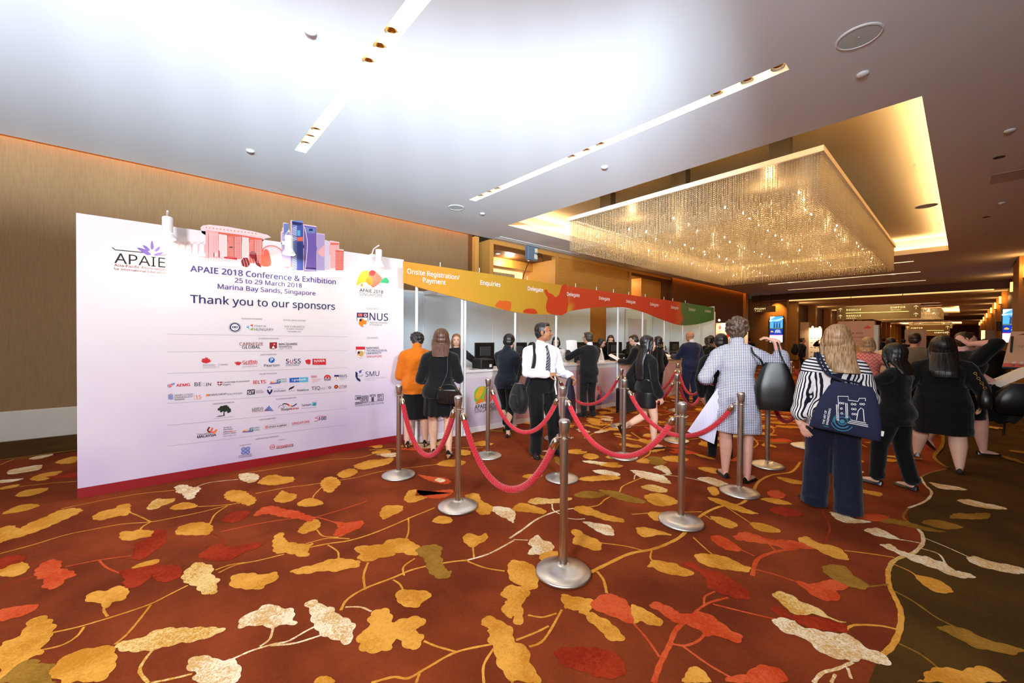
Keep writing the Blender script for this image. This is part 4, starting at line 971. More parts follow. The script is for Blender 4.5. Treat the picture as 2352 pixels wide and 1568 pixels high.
for (x0, x1, y0, y1) in ((385, 512, 205, 470), (598, 735, 240, 480), (808, 935, 272, 520)):
    s.p([(x0, y1), (x1, y1), (x1-2, y0+20), (x0+2, y0)], 'coral' if x0 > 400 else 'pink')
    for y in range(y0+30, y1-6, 13): s.l([(x0+4, y), (x1-4, y+3)], 2.6, 'pale')
    for x in range(x0+14, x1-6, 16): s.l([(x, y0+26), (x, y1)], 2.4, 'pale')
for (x0, x1, y0, y1) in ((513, 596, 240, 460), (737, 806, 262, 470)): s.p([(x0, y1), (x1, y1), (x1, y0+12), (x0, y0)], 'pale')
s.p([(400, 205), (520, 222), (700, 245), (935, 285), (935, 300), (700, 262), (520, 240), (400, 222)], 'coral')
s.p([(455, 465), (455, 410), (470, 388), (492, 380), (514, 392), (524, 415), (524, 465)], 'red')
for x in range(465, 520, 14): s.r(x, 420, x+6, 460, 'white')
s.p([(616, 480), (616, 370), (620, 345), (632, 325), (645, 345), (648, 370), (650, 480)], 'red'); s.d(632, 398, 9, 'white'); s.r(617, 362, 648, 376, 'white')
s.p([(565, 475), (565, 455), (690, 462), (690, 490)], 'red')
for k, x in enumerate(range(130, 390, 62)):
    s.l([(x, 430), (x, 350), (x-50, 316)], 3, 'pink', 5); s.l([(x, 430), (x, 350), (x+50, 316)], 3, 'pink', 5)
s.l([(320, 460), (500, 468), (690, 490)], 5, 'pink'); [s.r(x, 465+(x-320)*.06, x+8, 505, 'pale') for x in range(330, 680, 26)]
s.d(1035, 450, 112, 'coral', r0=104, a0=0, a1=180); s.d(1035, 450, 96, 'pink', r0=92, a0=0, a1=180)
for a in range(10, 180, 12): s.l([(1035, 450), (1035+92*cos(radians(a)), 450-86*sin(radians(a)))], 1.6, 'pale')
s.p([(915, 540), (925, 420), (950, 392), (985, 392), (1005, 440), (1015, 545)], 'coral', 3)
s.p([(730, 500), (760, 465), (790, 470), (815, 520), (790, 560), (740, 545)], 'maroon', 3)
s.p([(808, 440), (830, 405), (870, 420), (885, 480), (925, 560), (880, 540), (845, 490)], 'maroon', 3)
for k in range(6): s.l([(720+k*26, 480), (735+k*27, 530), (740+k*30, 590)], 3, 'pale', 4)
s.r(1122, 225, 1210, 560, 'lilac'); s.r(1140, 140, 1187, 300, 'steel')
for x in range(1128, 1208, 12): s.l([(x, 240), (x, 550)], 2.2, 'mist')
s.p([(1120, 560), (1125, 420), (1180, 400), (1240, 440), (1250, 560)], 'violet'); s.p([(1130, 560), (1150, 500), (1200, 490), (1220, 560)], 'coral', 2)
s.r(1218, 112, 1328, 590, 'steel'); s.p([(1268, 130), (1328, 140), (1328, 590), (1268, 590)], 'indigo'); s.r(1272, 205, 1300, 260, 'sky'); s.r(1270, 270, 1326, 310, 'coral'); s.p([(1220, 118), (1325, 135), (1300, 160), (1225, 150)], 'navy')
for y in range(170, 585, 17): s.l([(1222, y+18), (1266, y)], 4, 'white')
s.p([(1334, 156), (1454, 175), (1454, 600), (1334, 600)], 'violet'); s.p([(1340, 172), (1448, 186), (1440, 235), (1352, 230)], 'steel'); s.r(1385, 190, 1420, 212, 'navy')
for y in range(245, 600, 19): s.l([(1340, y), (1448, y+5)], 7, 'mist')
s.l([(1340, 172), (1366, 300), (1362, 450), (1345, 590)], 5, 'white', 5); s.l([(1450, 190), (1420, 310), (1424, 450), (1448, 590)], 5, 'white', 5); s.r(1382, 410, 1425, 440, 'orange')
s.p([(1458, 236), (1533, 246), (1533, 590), (1458, 590)], 'lilac'); s.p([(1470, 420), (1500, 380), (1540, 340), (1600, 360), (1590, 440), (1520, 460)], 'pink', 3)
s.p([(1536, 300), (1578, 312), (1578, 580), (1536, 580)], 'mist'); s.p([(1588, 310), (1672, 324), (1672, 570), (1588, 570)], 'pink'); s.r(1590, 328, 1670, 345, 'coral')
s.p([(1640, 395), (1716, 402), (1716, 590), (1640, 590)], 'coral')
for y in range(420, 580, 14): s.l([(1642, y), (1714, y+2)], 2.4, 'pale')
s.p([(1605, 478), (1690, 470), (1685, 500), (1610, 505)], 'pale'); s.r(1636, 505, 1650, 590, 'pale')
s.done('skyline_print', t_wall)
# the fading foot of the watercolour
f = Print(BW, c2)
f.p([(300, 505), (420, 500), (560, 512), (700, 520), (900, 556), (1100, 575), (1300, 596), (1500, 600), (1725, 592), (1725, 660), (1300, 640), (700, 560), (300, 540)], 'white', 3)
f.done('watercolour_foot', t_wall)
# big lettering
s = Print(BW)
s.t('APAIE 2018 Conference & Exhibition', 437, 623, 771, 653, 'purple', 0.022)
s.t('25 to 29 March 2018', 539, 648, 693, 661, 'purple', 0.012)
s.t('Marina Bay Sands, Singapore', 500, 662, 724, 679, 'purple', 0.012)
s.t('Thank you to our sponsors', 437, 694, 769, 712, 'navy', 0.012)
s.done('title_lettering', t_wall)
def logo(conv, label, *ops):
    p = Print(BW, conv)
    for o in ops: getattr(p, o[0])(*o[1:])
    return p.done('logo', t_wall, label)
# left logo with petals
logo(cl, 'black lettering logo under five violet petals',
     ('t', 'APAIE', 338, 490, 765, 524, 'black', 0.0), ('l', [(320, 358), (345, 378), (480, 390), (600, 402)], 7, 'black'), ('l', [(700, 420), (765, 424), (778, 410)], 6, 'grey'),
     ('p', [(525, 360), (580, 368), (620, 390), (645, 418), (610, 420), (570, 395)], 'violet', 3), ('p', [(575, 338), (610, 350), (636, 380), (615, 388), (592, 368)], 'violet', 3),
     ('p', [(652, 300), (666, 335), (668, 362), (654, 378), (641, 362), (642, 332)], 'violet', 3), ('p', [(722, 350), (712, 378), (690, 392), (674, 386), (690, 364)], 'violet', 3), ('p', [(748, 396), (725, 420), (690, 428), (665, 420), (695, 405)], 'violet', 3),
     ('t', 'Asia-Pacific Association', 337, 516, 765, 551, 'maroon', 0.0), ('t', 'for International Education', 333, 545, 765, 579, 'maroon', 0.0))
logo(c2, 'yellow, red and green map shape above black lettering',
     ('p', [(1845, 740), (1850, 690), (1880, 620), (1920, 595), (1965, 600), (1985, 650), (1960, 700), (1900, 710), (1870, 720)], 'amber', 3), ('p', [(1950, 700), (1965, 610), (1990, 588), (2030, 605), (2085, 660), (2080, 700), (2010, 755), (1980, 740)], 'coral', 3),
     ('p', [(1962, 612), (1990, 590), (2025, 605), (2010, 640), (1975, 640)], 'red', 3), ('p', [(1930, 680), (1980, 650), (2000, 720), (1960, 730)], 'orange', 3), ('p', [(2070, 710), (2085, 680), (2125, 660), (2152, 685), (2150, 715), (2110, 712)], 'green', 3), ('p', [(1880, 725), (1905, 715), (1900, 750), (1888, 748)], 'orange'),
     ('t', 'APAIE 2018', 1872, 797, 2098, 814, 'black', 0.02), ('t', 'SINGAPORE', 1870, 832, 2092, 849, 'grey', -0.004))
heads = Print(BW, c3)
for t_, a, b, c_, d_ in (('LEAD HOST', 1983, 46, 2100, 46), ('CO-HOSTS', 1983, 328, 2091, 326), ('DIAMOND SPONSORS', 776, 136, 973, 144), ('OFFICIAL MEDIA PARTNER', 1177, 152, 1393, 158), ('PLATINUM SPONSORS', 940, 330, 1135, 330), ('GOLD SPONSORS', 958, 486, 1113, 482), ('SILVER SPONSORS', 948, 672, 1116, 666), ('DIAMOND EXHIBITOR', 497, 961, 705, 944), ('PLATINUM EXHIBITORS', 1110, 914, 1302, 900)): heads.t(t_, a, b, c_, d_, 'grey', 0.004)
heads.c = c4
for t_, a, b, c_, d_ in (('GOLD EXHIBITORS', 944, 357, 1107, 342), ('SUPPORTING PARTNERS', 911, 542, 1130, 518), ('Supported by', 758, 603, 869, 590), ('Held in', 1138, 551, 1190, 545)): heads.t(t_, a, b, c_, d_, 'grey', 0.004)
heads.done('section_headings', t_wall)
dv = Print(BW, c3)
for a, b, c_, d_ in ((60, 281, 1800, 308), (60, 452, 1800, 440), (58, 661, 1797, 604), (53, 951, 1792, 832)): dv.l([(a, b), (c_, d_)], 2.6, 'line')
dv.c = c4
for a, b, c_, d_ in ((50, 407, 1790, 241), (48, 608, 1786, 398)): dv.l([(a, b), (c_, d_)], 2.6, 'line')
dv.done('divider_lines', t_wall)
shield = lambda x0, y0, x1, y1: [(x0, y0), (x1, y0), (x1, y0+(y1-y0)*.55), ((x0+x1)/2+(x1-x0)*.25, y0+(y1-y0)*.86), ((x0+x1)/2, y1), ((x0+x1)/2-(x1-x0)*.25, y0+(y1-y0)*.86), (x0, y0+(y1-y0)*.55)]
logo(c3, 'large navy lettering beside a lion shield', ('p', shield(1888, 75, 1996, 215), 'navy'), ('p', shield(1893, 122, 1991, 209), 'white'), ('r', 1900, 84, 1940, 112, 'coral'), ('d', 1970, 100, 16, 'pink', 7), ('p', [(1905, 180), (1915, 135), (1945, 130), (1960, 150), (1982, 150), (1975, 190), (1955, 185), (1945, 205), (1925, 200)], 'orange', 3), ('d', 1924, 147, 12, 'navy'),
     ('t', 'NUS', 2010, 146, 2188, 154, 'navy', 0.01), ('t', 'National University', 2010, 172, 2184, 184, 'grey'), ('t', 'of Singapore', 2010, 194, 2128, 202, 'grey'))
logo(c3, 'red and white lion shield with navy lettering', ('p', shield(1878, 402, 1966, 515), 'red'), ('p', shield(1882, 432, 1962, 510), 'white'), ('p', [(1888, 480), (1900, 445), (1930, 442), (1955, 455), (1950, 485), (1930, 500), (1910, 492)], 'gold', 3), ('d', 1906, 460, 12, 'navy'),
     ('t', 'NANYANG', 1979, 423, 2100, 425, 'navy', 0.014), ('t', 'TECHNOLOGICAL', 1979, 448, 2181, 449, 'navy', 0.014), ('t', 'UNIVERSITY', 1979, 475, 2124, 475, 'navy', 0.014), ('t', 'SINGAPORE', 1980, 507, 2127, 506, 'red', 0.01))
logo(c3, 'navy half-lion shield with slim lettering', ('p', [(1875, 640), (1895, 655), (1895, 700), (1922, 720), (1922, 742), (1890, 725), (1874, 690)], 'navy'), ('p', [(1905, 640), (1935, 625), (1930, 650), (1915, 660)], 'indigo'), ('p', [(1925, 628), (1954, 622), (1948, 630)], 'gold'), ('l', [(1905, 680), (1925, 690), (1945, 672)], 4, 'navy'), ('t', 'SMU', 1970, 690, 2102, 684, 'navy', -0.006), ('t', 'SINGAPORE MANAGEMENT', 1968, 712, 2180, 704, 'lightgrey'), ('t', 'UNIVERSITY', 1968, 732, 2064, 728, 'lightgrey'))
mz = []
for (x0, segs) in ((1872, [[(62, 6), (0, 6), (0, 40), (50, 38), (50, 66), (0, 70)], [(62, 20), (14, 22), (14, 28), (62, 27), (62, 78), (0, 84)]]), (1945, [[(0, 2), (0, 66), (50, 62), (50, 0)], [(12, 2), (12, 54), (38, 52), (38, 0)], [(25, 0), (25, 42)]]), (2010, [[(0, -2), (60, -6)], [(0, 10), (22, 8), (22, 62)], [(60, 6), (38, 8), (38, 60)], [(30, 20), (30, 60)]]), (2085, [[(0, -8), (58, -12), (58, 44), (0, 50)], [(0, 4), (44, 1), (44, 32), (0, 36)], [(0, 17), (30, 15)]])):
    for g in segs: mz.append(('l', [(x0+a, 872+b) for a, b in g], 6.5, 'black'))
logo(c3, 'black maze-like lettering', *mz, ('t', 'SINGAPORE UNIVERSITY OF', 1868, 958, 2142, 934, 'grey'), ('t', 'TECHNOLOGY AND DESIGN', 1868, 978, 2146, 955, 'grey'))
# rows of sponsors
logo(c3, 'round navy seal', ('d', 712, 216, 58, 'navy'), ('d', 712, 216, 54, 'white', 50), ('d', 712, 216, 38, 'white'), ('r', 686, 204, 738, 224, 'navy'), ('r', 694, 209, 706, 219, 'white'), ('r', 718, 209, 730, 219, 'white'), ('t', '1956', 700, 238, 726, 239, 'navy'))
logo(c3, 'three-colour star beside grey lettering', ('p', [(820, 213), (850, 196), (844, 213), (852, 234)], 'sky'), ('p', [(855, 196), (884, 185), (886, 212), (872, 205)], 'coral'), ('p', [(855, 236), (872, 226), (886, 218), (884, 246)], 'lime'), ('t', 'STUDY IN', 898, 212, 1012, 213, 'grey'), ('t', 'HUNGARY', 897, 247, 1084, 250, 'grey', 0.006))
logo(c3, 'grey newspaper lettering', ('t', 'THE CHRONICLE', 1186, 216, 1384, 220, 'grey'), ('t', 'of Higher Education', 1206, 236, 1370, 239, 'grey'), ('t', 'Chronicle.com', 1220, 262, 1347, 264, 'grey'))
logo(c3, 'maroon and black two-line lettering', ('t', 'CARNEGIE', 756, 391, 983, 390, 'maroon'), ('t', 'GLOBAL', 781, 421, 957, 420, 'black', 0.01))
logo(c3, 'red crest with black lettering', ('p', [(1046, 362), (1117, 360), (1117, 415), (1082, 428), (1046, 420)], 'maroon'), ('p', [(1062, 380), (1090, 368), (1108, 372), (1104, 395), (1080, 385)], 'red'), ('p', [(1066, 420), (1082, 392), (1098, 420)], 'white'), ('d', 1092, 380, 6, 'white'), ('t', 'MACQUARIE', 1138, 388, 1314, 386, 'black', 0.02), ('t', 'University', 1137, 411, 1264, 409, 'black'), ('t', 'SYDNEY · AUSTRALIA', 1138, 427, 1264, 425, 'grey'))
logo(c3, 'red maple leaf', ('p', [(386, 540), (398, 530), (390, 516), (410, 520), (418, 512), (424, 520), (432, 500), (442, 514), (452, 506), (452, 524), (470, 518), (468, 532), (484, 536), (470, 552), (440, 562), (434, 566), (428, 562), (400, 556)], 'red'), ('t', 'ÉduCanada', 404, 586, 518, 584, 'grey', 0.004), ('l', [(404, 597), (530, 594)], 2, 'grey'), ('l', [(404, 609), (536, 606)], 2, 'grey'), ('l', [(552, 610), (556, 560)], 1.6, 'line'), ('t', 'Canada', 568, 582, 642, 580, 'black'))
logo(c3, 'red flame fan with red lettering', *[('p', [(742+dx*.3-4, 580), (742+dx-6, 545+abs(dx)*.2), (742+dx+3, 545+abs(dx)*.2), (742+dx*.3+5, 580)], 'red') for dx in (-32, -18, -5, 8, 22, 34)], ('t', 'Griffith', 786, 564, 926, 560, 'red', 0.02), ('t', 'UNIVERSITY', 785, 580, 926, 576, 'red'), ('t', 'Queensland, Australia', 785, 599, 926, 596, 'grey'))
logo(c3, 'teal round P badge over serif lettering', ('d', 1066, 532, 30, 'blue'), ('t', 'P', 1056, 546, 1080, 545, 'white', 0.02), ('t', 'Pearson', 992, 596, 1140, 592, 'black', 0.006))
logo(c3, 'navy lettering with one red letter', ('t', 'S', 1203, 563, 1232, 563, 'navy', .02), ('t', 'U', 1241, 562, 1270, 562, 'red', .02), ('t', 'S', 1279, 562, 1308, 561, 'navy', .02), ('t', 'S', 1317, 561, 1346, 560, 'navy', .02), ('t', 'SINGAPORE UNIVERSITY', 1202, 578, 1348, 575, 'navy'), ('t', 'OF SOCIAL SCIENCES', 1202, 590, 1330, 587, 'navy'))
logo(c3, 'red map shape and red block with white lettering', ('p', [(1388, 535), (1420, 524), (1442, 530), (1440, 560), (1432, 575), (1400, 566)], 'red'), ('r', 1459, 519, 1589, 577, 'red'), ('t', 'NAWA', 1476, 552, 1578, 550, 'white', 0.02), ('l', [(1476, 562), (1520, 561)], 2, 'pink'))
logo(c3, 'red and blue globe beside red lettering', ('d', 90, 776, 19, 'coral'), ('l', [(72, 765), (108, 780)], 3, 'white'), ('d', 86, 778, 26, 'blue', 22, 100, 290), ('l', [(98, 764), (132, 754)], 6, 'blue'), ('l', [(108, 776), (130, 762)], 4, 'blue'), ('t', 'AEMG', 146, 787, 276, 782, 'red', 0.03))
logo(c3, 'slim black lettering with one pale letter', ('t', 'BE', 322, 782, 388, 781, 'black'), ('t', 'G', 396, 781, 426, 780, 'lightgrey'), ('t', 'IN', 432, 781, 480, 779, 'black'))
logo(c3, 'small maroon cross shield', ('p', shield(542, 740, 588, 780), 'maroon'), ('r', 560, 742, 567, 776, 'white'), ('r', 544, 754, 586, 760, 'white'), ('t', 'Cambridge Assessment', 594, 752, 850, 741, 'black', .004), ('t', 'English', 594, 776, 668, 773, 'black', .004))
logo(c3, 'bold crimson lettering', ('t', 'IELTS', 887, 761, 1008, 755, 'red', 0.03))
def hk(conv, ox, oy, label):
    cols = ('coral', 'orange', 'amber', 'sky', 'violet', 'red', 'lime')
    ops = [('r', ox+k*15, oy-20-(k*37 % 34), ox+k*15+14, oy, cols[k]) for k in range(5)]
    return logo(conv, label, *ops, ('p', [(ox-12, oy+2), (ox+70, oy-4), (ox+100, oy-6), (ox+90, oy+4), (ox, oy+10)], 'violet'), ('t', 'study', ox, oy-10, ox+66, oy-14, 'white', .03), ('t', 'HK', ox+72, oy-26, ox+100, oy-28, 'teal', .04), ('r', ox+80, oy-22, ox+100, oy-4, 'teal'), ('t', 'ONG', ox+104, oy-28, ox+158, oy-32, 'teal', -.008), ('t', 'ONG', ox+104, oy-6, ox+158, oy-10, 'teal', -.008))
hk(c3, 1054, 754, 'colourful skyline with green lettering, upper one')
logo(c3, 'blue block with white lettering', ('p', [(1238, 748), (1417, 742), (1417, 696), (1238, 704)], 'blue'), ('p', [(1330, 745), (1417, 742), (1417, 696), (1330, 700)], 'sky'), ('t', 'i-graduate', 1264, 732, 1394, 726, 'white', .02))
logo(c3, 'small red block lettering', ('t', 'SDU', 1444, 710, 1498, 690, 'red', .03), ('l', [(1456, 718), (1548, 712)], 2.4, 'coral'), ('l', [(1456, 730), (1534, 725)], 2.4, 'coral'), ('l', [(1456, 742), (1512, 739)], 2.4, 'coral'))
logo(c3, 'red flower over navy lettering', *[('d', 1604+26*cos(radians(a)), 702-22*sin(radians(a)), 8, 'red') for a in (0, 30, 60, 90, 120, 150, 180)], ('d', 1604, 698, 11, 'red'), ('t', 'NSW', 1572, 731, 1636, 728, 'navy', .02))
logo(c3, 'smaller lion shield with navy lettering', ('p', shield(1670, 675, 1714, 727), 'navy'), ('p', shield(1673, 693, 1711, 724), 'white'), ('d', 1690, 705, 8, 'orange'), ('t', 'NUS', 1720, 698, 1792, 696, 'navy', .01), ('t', 'National University', 1722, 712, 1792, 707, 'grey'), ('t', 'of Singapore', 1722, 721, 1765, 718, 'grey'))
logo(c3, 'blue waves and orange sun with serif lettering', ('p', [(84, 862), (96, 852), (106, 862)], 'orange'), *[('l', [(67, 868+k*10), (80, 864+k*10), (94, 870+k*10), (116, 865+k*10)], 5, 'blue', 4) for k in range(5)], ('t', 'JAMES COOK', 126, 879, 306, 870, 'grey'), ('t', 'UNIVERSITY', 126, 902, 304, 893, 'grey'), ('t', 'SINGAPORE', 128, 920, 226, 913, 'black', .01), ('l', [(318, 910), (316, 860)], 1.6, 'line'), ('t', '15', 332, 902, 384, 897, 'orange'), ('l', [(332, 910), (384, 906)], 3, 'orange'))
logo(c3, 'orange tab with dark lettering', ('r', 434, 860, 460, 880, 'orange'), ('t', 'ENROLMENT', 462, 876, 634, 866, 'black', .004), ('t', 'SOLUTIONS', 636, 868, 783, 860, 'grey', -.004))
logo(c3, 'black block with white lettering', ('p', [(828, 868), (902, 862), (905, 814), (830, 820)], 'black'), ('t', 'SiT', 834, 860, 898, 856, 'white', .03), ('t', 'SINGAPORE', 912, 832, 978, 828, 'black'), ('t', 'INSTITUTE OF', 912, 843, 990, 839, 'black'), ('t', 'TECHNOLOGY', 912, 853, 988, 849, 'black'))
logo(c3, 'navy thistle shield with lettering', ('d', 1046, 806, 22, 'blue', 15, 20, 160), ('p', [(1020, 815), (1046, 822), (1074, 812), (1070, 840), (1046, 866), (1024, 842)], 'navy'), ('d', 1047, 828, 9, 'white'), ('t', 'STUDY IN', 1086, 820, 1186, 814, 'mist', .01), ('t', 'SCOTLAND', 1086, 840, 1203, 834, 'navy', .01))
logo(c3, 'black fern leaf and green lettering', ('p', [(1228, 822), (1240, 800), (1262, 790), (1288, 780), (1270, 804), (1250, 812)], 'black', 2), ('l', [(1230, 830), (1290, 825)], 2.4, 'grey'), ('t', 'Think', 1308, 832, 1368, 829, 'black', .02), ('t', 'New', 1370, 829, 1424, 826, 'teal', .02))
logo(c3, 'slim dark lettering with small crest', ('t', 'TIQ', 1450, 822, 1530, 816, 'black'), ('l', [(1534, 800), (1586, 796)], 2, 'grey'), ('l', [(1534, 808), (1586, 804)], 2, 'grey'), ('l', [(1534, 815), (1580, 812)], 2, 'grey'), ('l', [(1600, 816), (1600, 780)], 1.5, 'line'), ('d', 1626, 796, 13, 'grey', 6))
logo(c3, 'maroon round seal and lettering', ('d', 1688, 789, 19, 'maroon'), ('d', 1688, 789, 9, 'orange'), ('t', 'UTM', 1714, 802, 1785, 796, 'maroon'), ('l', [(1714, 806), (1785, 801)], 2, 'maroon'))
# exhibitors and partners
tree = [('d', 560+dx, 250+dy, r, 'tree') for dx, dy, r in ((0, 0, 16), (22, -16, 20), (50, -22, 20), (75, -12, 22), (95, 4, 18), (60, 4, 24), (28, 8, 18), (90, 24, 14), (18, 20, 12), (66, -30, 14), (105, 18, 10), (45, -8, 20))]
logo(c4, 'dark spreading tree', *tree, ('p', [(600, 312), (603, 270), (612, 270), (610, 312)], 'tree'), ('p', [(528, 322), (560, 312), (612, 308), (616, 312), (570, 320)], 'tree'), ('t', 'AUSTRALIAN UNIVERSITIES', 498, 342, 702, 325, 'lightgrey'))
dia = []
for r_ in range(4):
    for q_ in range(-r_, r_+1): dia.append(('p', [(1040+q_*12, 214+r_*13-q_*-1.0), (1048+q_*12, 221+r_*13), (1040+q_*12, 229+r_*13), (1032+q_*12, 221+r_*13)], 'blue'))
logo(c4, 'blue diamond lattice with lettering', *dia, ('p', [(1026, 250), (1036, 259), (1026, 269), (1016, 259)], 'red'), ('t', 'CAMPUS', 876, 253, 984, 245, 'grey', .01), ('t', 'FRANCE', 876, 272, 984, 265, 'grey', .01), ('l', [(876, 278), (1010, 268)], 2.4, 'red'))
arc = [(1170, 205), (1190, 196), (1215, 200), (1235, 214), (1255, 222), (1280, 216), (1306, 196)]
logo(c4, 'crane outline with a rainbow ribbon', ('l', arc[:3], 9, 'black', 5), ('l', arc[2:4], 12, 'red', 5), ('l', arc[3:5], 13, 'amber', 5), ('l', arc[4:6], 12, 'violet', 5), ('l', arc[5:], 9, 'navy', 5), ('l', [(1128, 240), (1150, 212), (1185, 222), (1180, 240), (1150, 236)], 3, 'black', 5), ('t', 'Studyin', 1156, 263, 1250, 254, 'black', .03), ('t', 'Korea', 1252, 254, 1326, 247, 'red', .03))
logo(c4, 'script lettering with a teal block', ('t', 'Taiwan', 1352, 222, 1446, 212, 'navy', .01), ('r', 1456, 182, 1498, 216, 'sky'), ('p', [(1462, 212), (1475, 190), (1494, 186), (1488, 214)], 'teal'), ('l', [(1356, 241), (1496, 230)], 2, 'grey'), ('l', [(1470, 176), (1504, 164)], 2, 'amber'))
logo(c4, 'orange twisted ribbon with black lettering', ('l', [(468, 420), (450, 450), (470, 470), (498, 430)], 13, 'maroon', 6), ('l', [(498, 428), (482, 458), (500, 475), (536, 444)], 13, 'coral', 6), ('l', [(536, 444), (520, 470), (508, 480)], 12, 'orange', 5), ('t', 'Education', 348, 502, 480, 488, 'grey'), ('t', 'MALAYSIA', 348, 527, 530, 508, 'black', .03))
logo(c4, 'dotted line between slim lettering', ('t', 'Study in', 600, 434, 676, 426, 'black'), ('t', 'Germany', 600, 452, 690, 444, 'black'), *[('d', 605+k*12.5, 470-k*1.4, 5, 'black' if k < 3 else 'red' if k < 7 else 'orange') for k in range(10)], ('t', 'Land of Ideas', 598, 492, 722, 480, 'black'), ('t', 'www.study-in.de', 600, 513, 722, 500, 'grey'))
hk(c4, 790, 464, 'colourful skyline with green lettering, lower one')
logo(c4, 'gold-framed red mountain badge', ('l', [(990, 442), (990, 408), (1224, 380), (1224, 416), (990, 442)], 2.2, 'gold'), ('d', 1017, 422, 13, 'red'), ('p', [(1009, 427), (1017, 416), (1025, 426)], 'white'), ('t', 'STUDY in JAPAN', 1037, 428, 1208, 409, 'black', .02))
logo(c4, 'red capital lettering in two lines', ('t', 'SINGAPORE', 1260, 396, 1430, 379, 'red', .012), ('t', 'HIGHER EDUCATION', 1260, 409, 1432, 393, 'lightgrey'))
logo(c4, 'navy number under a red swoosh', ('l', [(1486, 336), (1500, 324), (1540, 316), (1596, 317)], 4, 'red', 5), ('l', [(1484, 336), (1514, 340), (1512, 358), (1478, 366)], 5, 'red', 5), ('t', '100', 1520, 356, 1590, 350, 'navy', .03), ('l', [(1476, 386), (1582, 374)], 2.6, 'mist'), ('l', [(1476, 396), (1596, 384)], 2.6, 'mist'))
rings = []
for cx_, cy_ in ((794, 634), (836, 630), (794, 668), (836, 664)): rings += [('d', cx_, cy_, 22, 'blue', 17), ('d', cx_, cy_, 13, 'blue', 8)]
logo(c4, 'four blue linked rings', *rings, ('t', 'SINGAPORE EXHIBITION', 748, 702, 876, 688, 'black', .02), ('t', '& CONVENTION BUREAU', 748, 717, 876, 702, 'black', .02))
logo(c4, 'red circle badge and red lettering', ('d', 1072, 614, 27, 'red', 23), ('t', 'SG', 1056, 624, 1090, 621, 'red', .02), ('t', 'singapore', 1112, 622, 1275, 600, 'red', .02), ('t', 'Passion Made Possible', 1112, 630, 1275, 612, 'black', .01))
# arm lights clipped to the top edge
def arm_light(y, label, py):
    y0 = BW.uv(*py)[0]; z0 = PH
    t = thing('clip_light', label, 'light', (PX+0.16, y0, 2.42), group='arm lights on the sponsor wall')
    x = PX+0.20
    MB().tube([(PX-0.03, y0, z0+0.01), (PX+0.03, y0, z0+0.08), (x, y0, z0+0.10)], 0.009, 8).build('arm', M_WHITE, t)
    MB().box((PX-0.05, y0-.03, z0-0.03), (PX+0.015, y0+.03, z0+0.015)).build('clamp', M_WHITE, t)
    MB().lathe([(0.042, 0.02), (0.042, 0.17), (0.036, 0.18)], 20, (x, y0, 2.46)).build('housing', M_WHITE, t, True)
    MB().lathe([(0.044, 0.02), (0.068, -0.02), (0.066, -0.03)], 20, (x, y0, 2.46), cap=False).build('collar', M_WHITE, t, True)
    MB().lathe([(0.062, -0.026), (0.058, -0.036), (0.02, -0.04)], 20, (x, y0, 2.46)).build('lens', M_BULB, t, True)
    lamp('SPOT', 'clip_light_beam', (x+0.01, y0, 2.40), 1.1, (1.0, 0.93, 0.84), aim=(PX, y0, 2.12), spot_size=radians(150), spot_blend=1.0, shadow_soft_size=0.05)
    return t
arm_light(0, 'white arm light over the left logo of the sponsor wall', (384, 540))
arm_light(0, 'white arm light over the skyline of the sponsor wall', (654, 575))
arm_light(0, 'white arm light at the right end of the sponsor wall', (856, 592))
# ------------------------------------------------------------------ registration booth
M_PART = mat('partition_white', (222, 243, 255), 0.45)
M_ALU = mat('aluminium_white', (232, 234, 236), 0.35)
M_PAPER = mat('paper', (240, 238, 236), 0.7)
BX = -7.85
def partition(name, label, p0, p1, h=2.48, n=1, rail=True):
    a = np.array([p0[0], p0[1], 0.0]); b = np.array([p1[0], p1[1], 0.0]); d = unit(b-a); L = np.linalg.norm(b-a); nn = np.array([-d[1], d[0], 0])
    t = thing(name, label, 'partition', a)
    for k in range(n):
        c = a+d*(L*(k+.5)/n); MB().obox(c+np.array([0, 0, h/2]), d*(L/n/2-0.02), nn*0.012, np.array([0, 0, h/2-0.02])).build('panel', M_PART, t)
    for k in range(n+1):
        c = a+d*(L*k/n); MB().tube([c, c+np.array([0, 0, h])], 0.022, 8).build('upright', M_ALU, t)
    mb = MB(); mb.obox((a+b)/2+np.array([0, 0, h-0.03]), d*L/2, nn*0.02, np.array([0, 0, .03])); mb.obox((a+b)/2+np.array([0, 0, .03]), d*L/2, nn*0.02, np.array([0, 0, .03])); mb.build('rail', M_ALU, t)
    return t
partition('booth_partition', 'long white back partition behind the first registration desks', (BX, 2.4), (BX, 10.2), n=8)
partition('booth_partition', 'white end partition of the booth hidden beside the sponsor wall', (BX, 2.4), (-5.5, 2.4), n=2)
partition('booth_partition', 'short white side partition beside the gap showing the oak wall', (BX, 11.12), (-7.15, 11.12), n=1)
tb = partition('booth_partition', 'white back partition with a grey door behind the farther desks', (-7.15, 11.12), (-7.15, 12.8), n=1)
partition('booth_partition', 'white end partition closing the far end of the booth', (-7.15, 12.8), (-5.12, 12.8), n=3)
d = MB().box((-7.135, 11.25, 0.03), (-7.11, 12.35, 2.12)).build('door', mat('door_lavender', (196, 200, 216), 0.5), tb)
MB().box((-7.11, 12.2, 1.0), (-7.07, 12.26, 1.08)).build('handle', M_DGREY, d)
# overhead rails tying the back partition to the header
for y, lb in ((4.35, 'white overhead rail crossing from the back partition at the first desks'), (11.12, 'white overhead rail above the grey door')):
    o = MB().box((-7.8 if y < 9 else -7.13, y-.02, 2.40), (-5.14, y+.02, 2.48)).build('booth_rail', M_ALU); tag(o, lb, 'rail', 'overhead booth rails')
